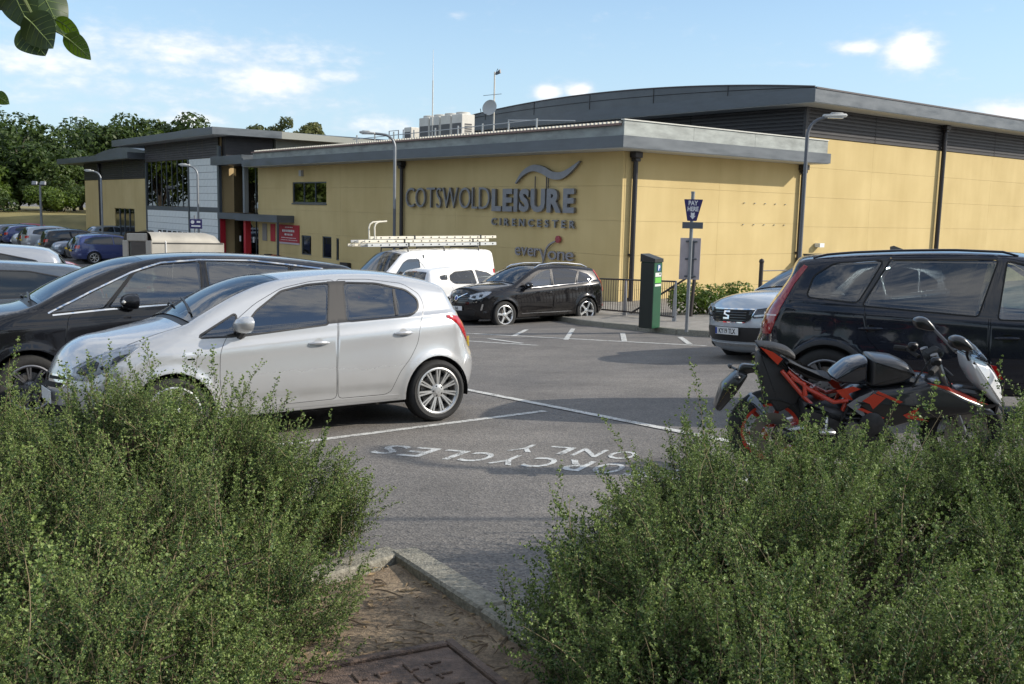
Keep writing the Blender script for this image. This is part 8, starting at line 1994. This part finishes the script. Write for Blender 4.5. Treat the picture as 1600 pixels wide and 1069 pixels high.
ROW = [('suv', 'far_blue_paint', 38, 'deep blue SUV seen from behind, first in the far row by the trailer'), ('hatch', 'far_dark_paint', 38, 'black hatchback tucked behind the deep blue SUV'), ('hatch', 'far_greyblue_paint', 218, 'grey blue car in the far row with its front wheel turned to us'), ('suv', 'far_dark_paint', 38, 'dark SUV with red rear lamps next to the grey blue car'),
       ('hatch', 'far_lightblue_paint', 218, 'pale blue car nosing out between two dark cars in the far row'), ('suv', 'far_silver_paint', 38, 'silver SUV with red rear lamps halfway along the far row'), ('hatch', 'far_dark_paint', 38, 'dark hatchback with its number plate showing, left of the silver SUV'), ('hatch', 'far_silver_paint', 218, 'small silver car facing us left of the dark hatchback'), ('hatch', 'far_blue_paint', 38, 'bright blue car near the left end of the far row'),
       ('estate', 'far_greyblue_paint', 38, 'grey estate left of the bright blue car'), ('hatch', 'far_red_paint', 218, 'small red car deep in the far row')]
for i, (k, pn, yaw, lb) in enumerate(ROW): FARLIST.append((k, pn, lb, -23.3 - 1.54 * i + (0, .25, -.2)[i % 3], 57.0 + 1.97 * i + (0, -.2, .25)[i % 3], yaw + (0, 2, -2, 1)[i % 4]))
FARLIST += [('estate', 'far_dark_paint', 'black estate at the back, before the far low block', -26.0, 69.5, 218), ('suv', 'far_dark_paint', 'dark SUV parked furthest back, against the dry grass', -44.0, 76.0, 70), ('estate', 'far_greyblue_paint', 'grey estate at the back, half hidden by the black estate', -22.6, 66.0, 218), ('hatch', 'far_lightblue_paint', 'pale car at the back beside the dry grass', -31.0, 76.0, 40)]
for k, pn, lb, x, y, yaw in FARLIST:
    fc = far_car(k, PM[pn], lb, G_ if y > 50 else None); place(fc, x, y, yaw)
    if 'pale roof' in lb: fc.matrix_world = fc.matrix_world @ Matrix.Scale(1.2, 4)
rr_ = empty('roof_bars'); 
bpy.data.objects.remove(rr_)
mb_ = motorcycle(); place(mb_, 2.52, 6.95, -4, .0, 8)
# ------------------------------------------------------------------ planting
shrub('big feathery green shrub filling the left foreground, in front of the silver hatchback', [(-1.75, 4.75, 1.02, .85, .63, -.14), (-3.3, 4.9, 1.1, .8, .63, -.14), (-4.9, 4.7, 1.0, .9, .63, -.17), (-1.62, 3.45, .98, .95, .56, -.10), (-3.0, 3.3, 1.1, .95, .58, -.1), (-4.6, 3.2, 1.0, 1.0, .55, -.1), (-1.32, 2.45, .74, .7, .50, -.08), (-2.4, 2.0, .85, .8, .50, -.05), (-1.75, 4.6, .45, .45, .36, .24)], 11500, 11, 110)
shrub('big feathery green shrub filling the right foreground, in front of the motorcycle', [(.50, 3.3, .46, .5, .30, -.12), (.62, 2.7, .5, .5, .34, -.1), (.72, 3.8, .58, .62, .34, -.12), (.82, 2.95, .55, .6, .36, -.1), (1.5, 4.55, 1.0, .85, .56, -.12), (2.75, 4.5, 1.05, .8, .54, -.04), (4.1, 4.4, 1.05, .85, .56, .0), (1.2, 3.5, .98, .9, .56, -.05), (2.6, 3.3, 1.05, .95, .60, 0), (4.0, 3.2, 1.0, 1.0, .60, .02), (1.12, 2.4, .85, .75, .50, -.04), (2.2, 1.9, .85, .8, .52, 0), (5.3, 4.3, .9, .9, .6, 0)], 12000, 12, 100)
bb = empty('cut_branch', (.99, 5.05, .03)); tag(bb, 'bare dark cut branch poking out of the left side of the right shrub', 'branch')
q = MB(); q.tube([(-.16, .06, .045), (-.02, .03, .03), (.16, 0, 0), (.4, -.1, -.1)], [.013, .014, .015, .015], 7); q.build('stub', mat('dark_bark', (.05, .04, .032), .9, noise=.4, scale=40), bb, True)
bush(5.55, 27.3, 1.35, .95, 'low green bush at the foot of the sunny wall', 5, 4200, .05, 3, gz(5.55, 27.3) + .08)
# trees beyond
M_ = [('tall dark tree at the left edge beyond the dry grass', -53, 105, 9.9, 6.5, 0), ('dark spreading tree left of the building', -47.5, 106, 7.4, 4.6, 0), ('dark tree in the gap beside the far low block', -36.0, 108, 6.4, 4.2, 0), ('olive green tree rising behind the far roof', -46.0, 118, 11.0, 5.6, 1), ('wide olive tree behind the tall block roof', -39.5, 117, 11.4, 5.2, 1), ('small tree top showing above the long roof', -23.4, 95, 12.3, 2.7, 2), ('second small tree top above the long roof', -19.6, 95, 12.1, 2.1, 2), ('mid green tree at the front of the left woodland', -46.5, 101, 5.2, 4.0, 1), ('dark tree half outside the left edge', -59, 100, 8.6, 6.5, 0), ('mid green tree at the back of the left woodland', -60, 112, 11.5, 8, 1), ('rounded green tree low in the left woodland', -53, 99, 4.6, 4.0, 3), ('dark low tree behind the pale bushes', -39.0, 103, 4.6, 4.5, 0), ('dark tree deep in the left woodland', -52, 118, 11.0, 8, 0)]
M_ += [('%s tree far left of the car park, mirrored in the glazed front' % w_, x, y, h, 6, 3) for w_, x, y, h in (('nearest of the row', -61, 74, 10), ('bushy second', -66, 86, 13), ('bushy third', -57.5, 90, 11), ('second', -72, 82, 15), ('farthest', -80, 96, 16), ('outermost', -84, 70, 15), ('nearest', -68, 62, 13))]
for i, (lb, x, y, h, c, m_i) in enumerate(M_): tree(x, y, h, c, lb, 40 + i, 9000 if c > 5 else 5000, .30 if c > 5 else .2, m_i, low=.06 if i not in (5, 6) else .5, base=(bank_z(x, y) if x < -28 and y < 170 else gz(x, y)) - .1, clumps=34 if c > 5 else 22)
for i, (x, y, rx, h, m_i, lb) in enumerate([(-50, 94, 3.4, 2.2, 1, 'bright bush at the left end of the grass bank'), (-44, 95, 3.4, 2.4, 3, 'leafy bush in the middle of the grass bank'), (-37.6, 95.5, 2.3, 2.6, 4, 'grey green pale bush beside the dry grass'), (-34.6, 95, 2.0, 1.9, 4, 'lower pale bush next to the building end'), (-40.5, 97, 3.0, 3.4, 1, 'taller green bush behind the pale bushes'), (-56, 93, 3.6, 2.6, 0, 'dark bush at the left edge of the bank')]): bush(x, y, rx, h, lb, 70 + i, 3500, .16, m_i, bank_z(x, y), 'bushes along the grass bank')
# trees on our own side: behind and to the right of the viewpoint, seen in glass and paint and by their shade
for i, (lb, x, y, h, c) in enumerate([('broad tree behind the viewpoint, mirrored in the car windows', -9, -17, 12.5, 5.5), ('tree behind the viewpoint to the left, mirrored in the car windows', -20, -14, 11.5, 5.5), ('tall tree behind the viewpoint, mirrored in the hatchback', 2, -22, 14, 6), ('tree far behind to the right', 16, -30, 10, 6), ('tree beyond the far left of the car park', -38, -4, 12, 6)]): tree(x, y, h, c, lb, 90 + i, 5000, .28, 0, group='trees behind the viewpoint')
tree(9.6, -.6, 7.4, 2.3, 'tree to the right of the viewpoint, dappling the near shrubs with shade', 99, 2600, .13, 1, low=.36, group='trees behind the viewpoint', clumps=24)
# overhanging branch at the upper left, a few leaves in the picture
br = empty('overhanging_branch', (-.80, 1.35, 1.86)); tag(br, 'leafy twig with broad drooping leaves hanging in at the upper left corner', 'branch')
M_BROAD = [leaf_mat('broad_leaf_shaded', (.020, .042, .012), (.040, .070, .018), .22, .35, .5), leaf_mat('broad_leaf_lit', (.05, .095, .015), (.09, .14, .025), .5, .4, .45)]  # shaded and lit copies of one leaf, the light put into the colour
def broad_leaf(base, tip, width, roll, m, fold=.18):
    b_, t_ = Vector(base), Vector(tip); d = t_ - b_; L_ = d.length; d.normalize(); view = Vector((-.5, 1.25, .3)).normalized(); s = d.cross(view).normalized(); s = Matrix.Rotation(roll, 3, d) @ s; nrm = s.cross(d)
    n = 22; V = []; F = []
    for i in range(n + 1):
        t = i / n; wd = width * (math.sin(math.pi * t ** .68) ** .85) * (1 - .2 * t) if 0 < t < 1 else 0
        c = b_ + d * L_ * t + nrm * (math.sin(math.pi * t) * L_ * .10)
        for k in (-1, -.5, 0, .5, 1): V.append(c + s * wd * k + nrm * (abs(k) * wd * fold + math.sin(t * 9 + k) * wd * .05))
    for i in range(n):
        for k in range(4): F.append((i * 5 + k, i * 5 + k + 1, (i + 1) * 5 + k + 1, (i + 1) * 5 + k))
    o = link('leaf', np_mesh('leaf', V, F, True), M_BROAD[m]); o.parent = br; o.matrix_parent_inverse = Matrix.Translation(-Vector(br.location))
    q = MB(); C_ = [Vector(V[i * 5 + 2]) for i in range(n + 1)]; q.tube(C_, [.0011 * (1 - .7 * i / n) for i in range(n + 1)], 5, False)
    for i in range(4, n - 3, 3):
        for k in (0, 4): q.tube([C_[i], C_[i + 1].lerp(Vector(V[(i + 2) * 5 + k]), .55), Vector(V[(i + 3) * 5 + k]) * .93 + C_[i + 3] * .07], [.0006, .0005, .0003], 4, False)
    vn = q.build('vein', mat('leaf_vein', (.14, .20, .06), .5), o, True); vn['kind'] = 'stuff'; return o
A_ = lambda u, v, dd=0: Vector((-.695 + u * .00084, 1.35 + dd, 1.762 - v * .00083 + u * .00002))
for bu, bv, tu, tv, w_, ro, m_i, dd in ((10, -30, 47, 50, .030, .3, 0, 0), (52, -35, 92, 53, .030, -.4, 0, .02), (50, 30, 94, 80, .028, .25, 0, -.02), (38, 40, 70, 88, .026, -.2, 0, .0), (88, 30, 129, 66, .013, .6, 1, 0), (105, 58, 148, 96, .016, .3, 1, -.01), (-14, -20, 12, 14, .022, .2, 0, .01), (-16, 148, 9, 164, .010, .1, 1, 0)):
    broad_leaf(A_(bu, bv, dd), A_(tu, tv, dd), w_, ro, m_i)
q = MB(); q.tube([A_(-120, -160), A_(-40, -90), A_(20, -40), A_(50, 20), A_(54, 26)], [.006, .005, .004, .002, .0015], 6, False)
q.tube([A_(52, 24), A_(68, 23), A_(88, 31)], .0012, 5, False); q.tube([A_(50, 22), A_(80, 44), A_(106, 59)], .0012, 5, False); q.tube([A_(-120, -160), A_(-60, 20), A_(-16, 148)], .002, 5, False)
tw = q.build('twig', mat('green_twig', (.10, .13, .04), .6), br, True); tw.matrix_parent_inverse = Matrix.Translation(-Vector(br.location))
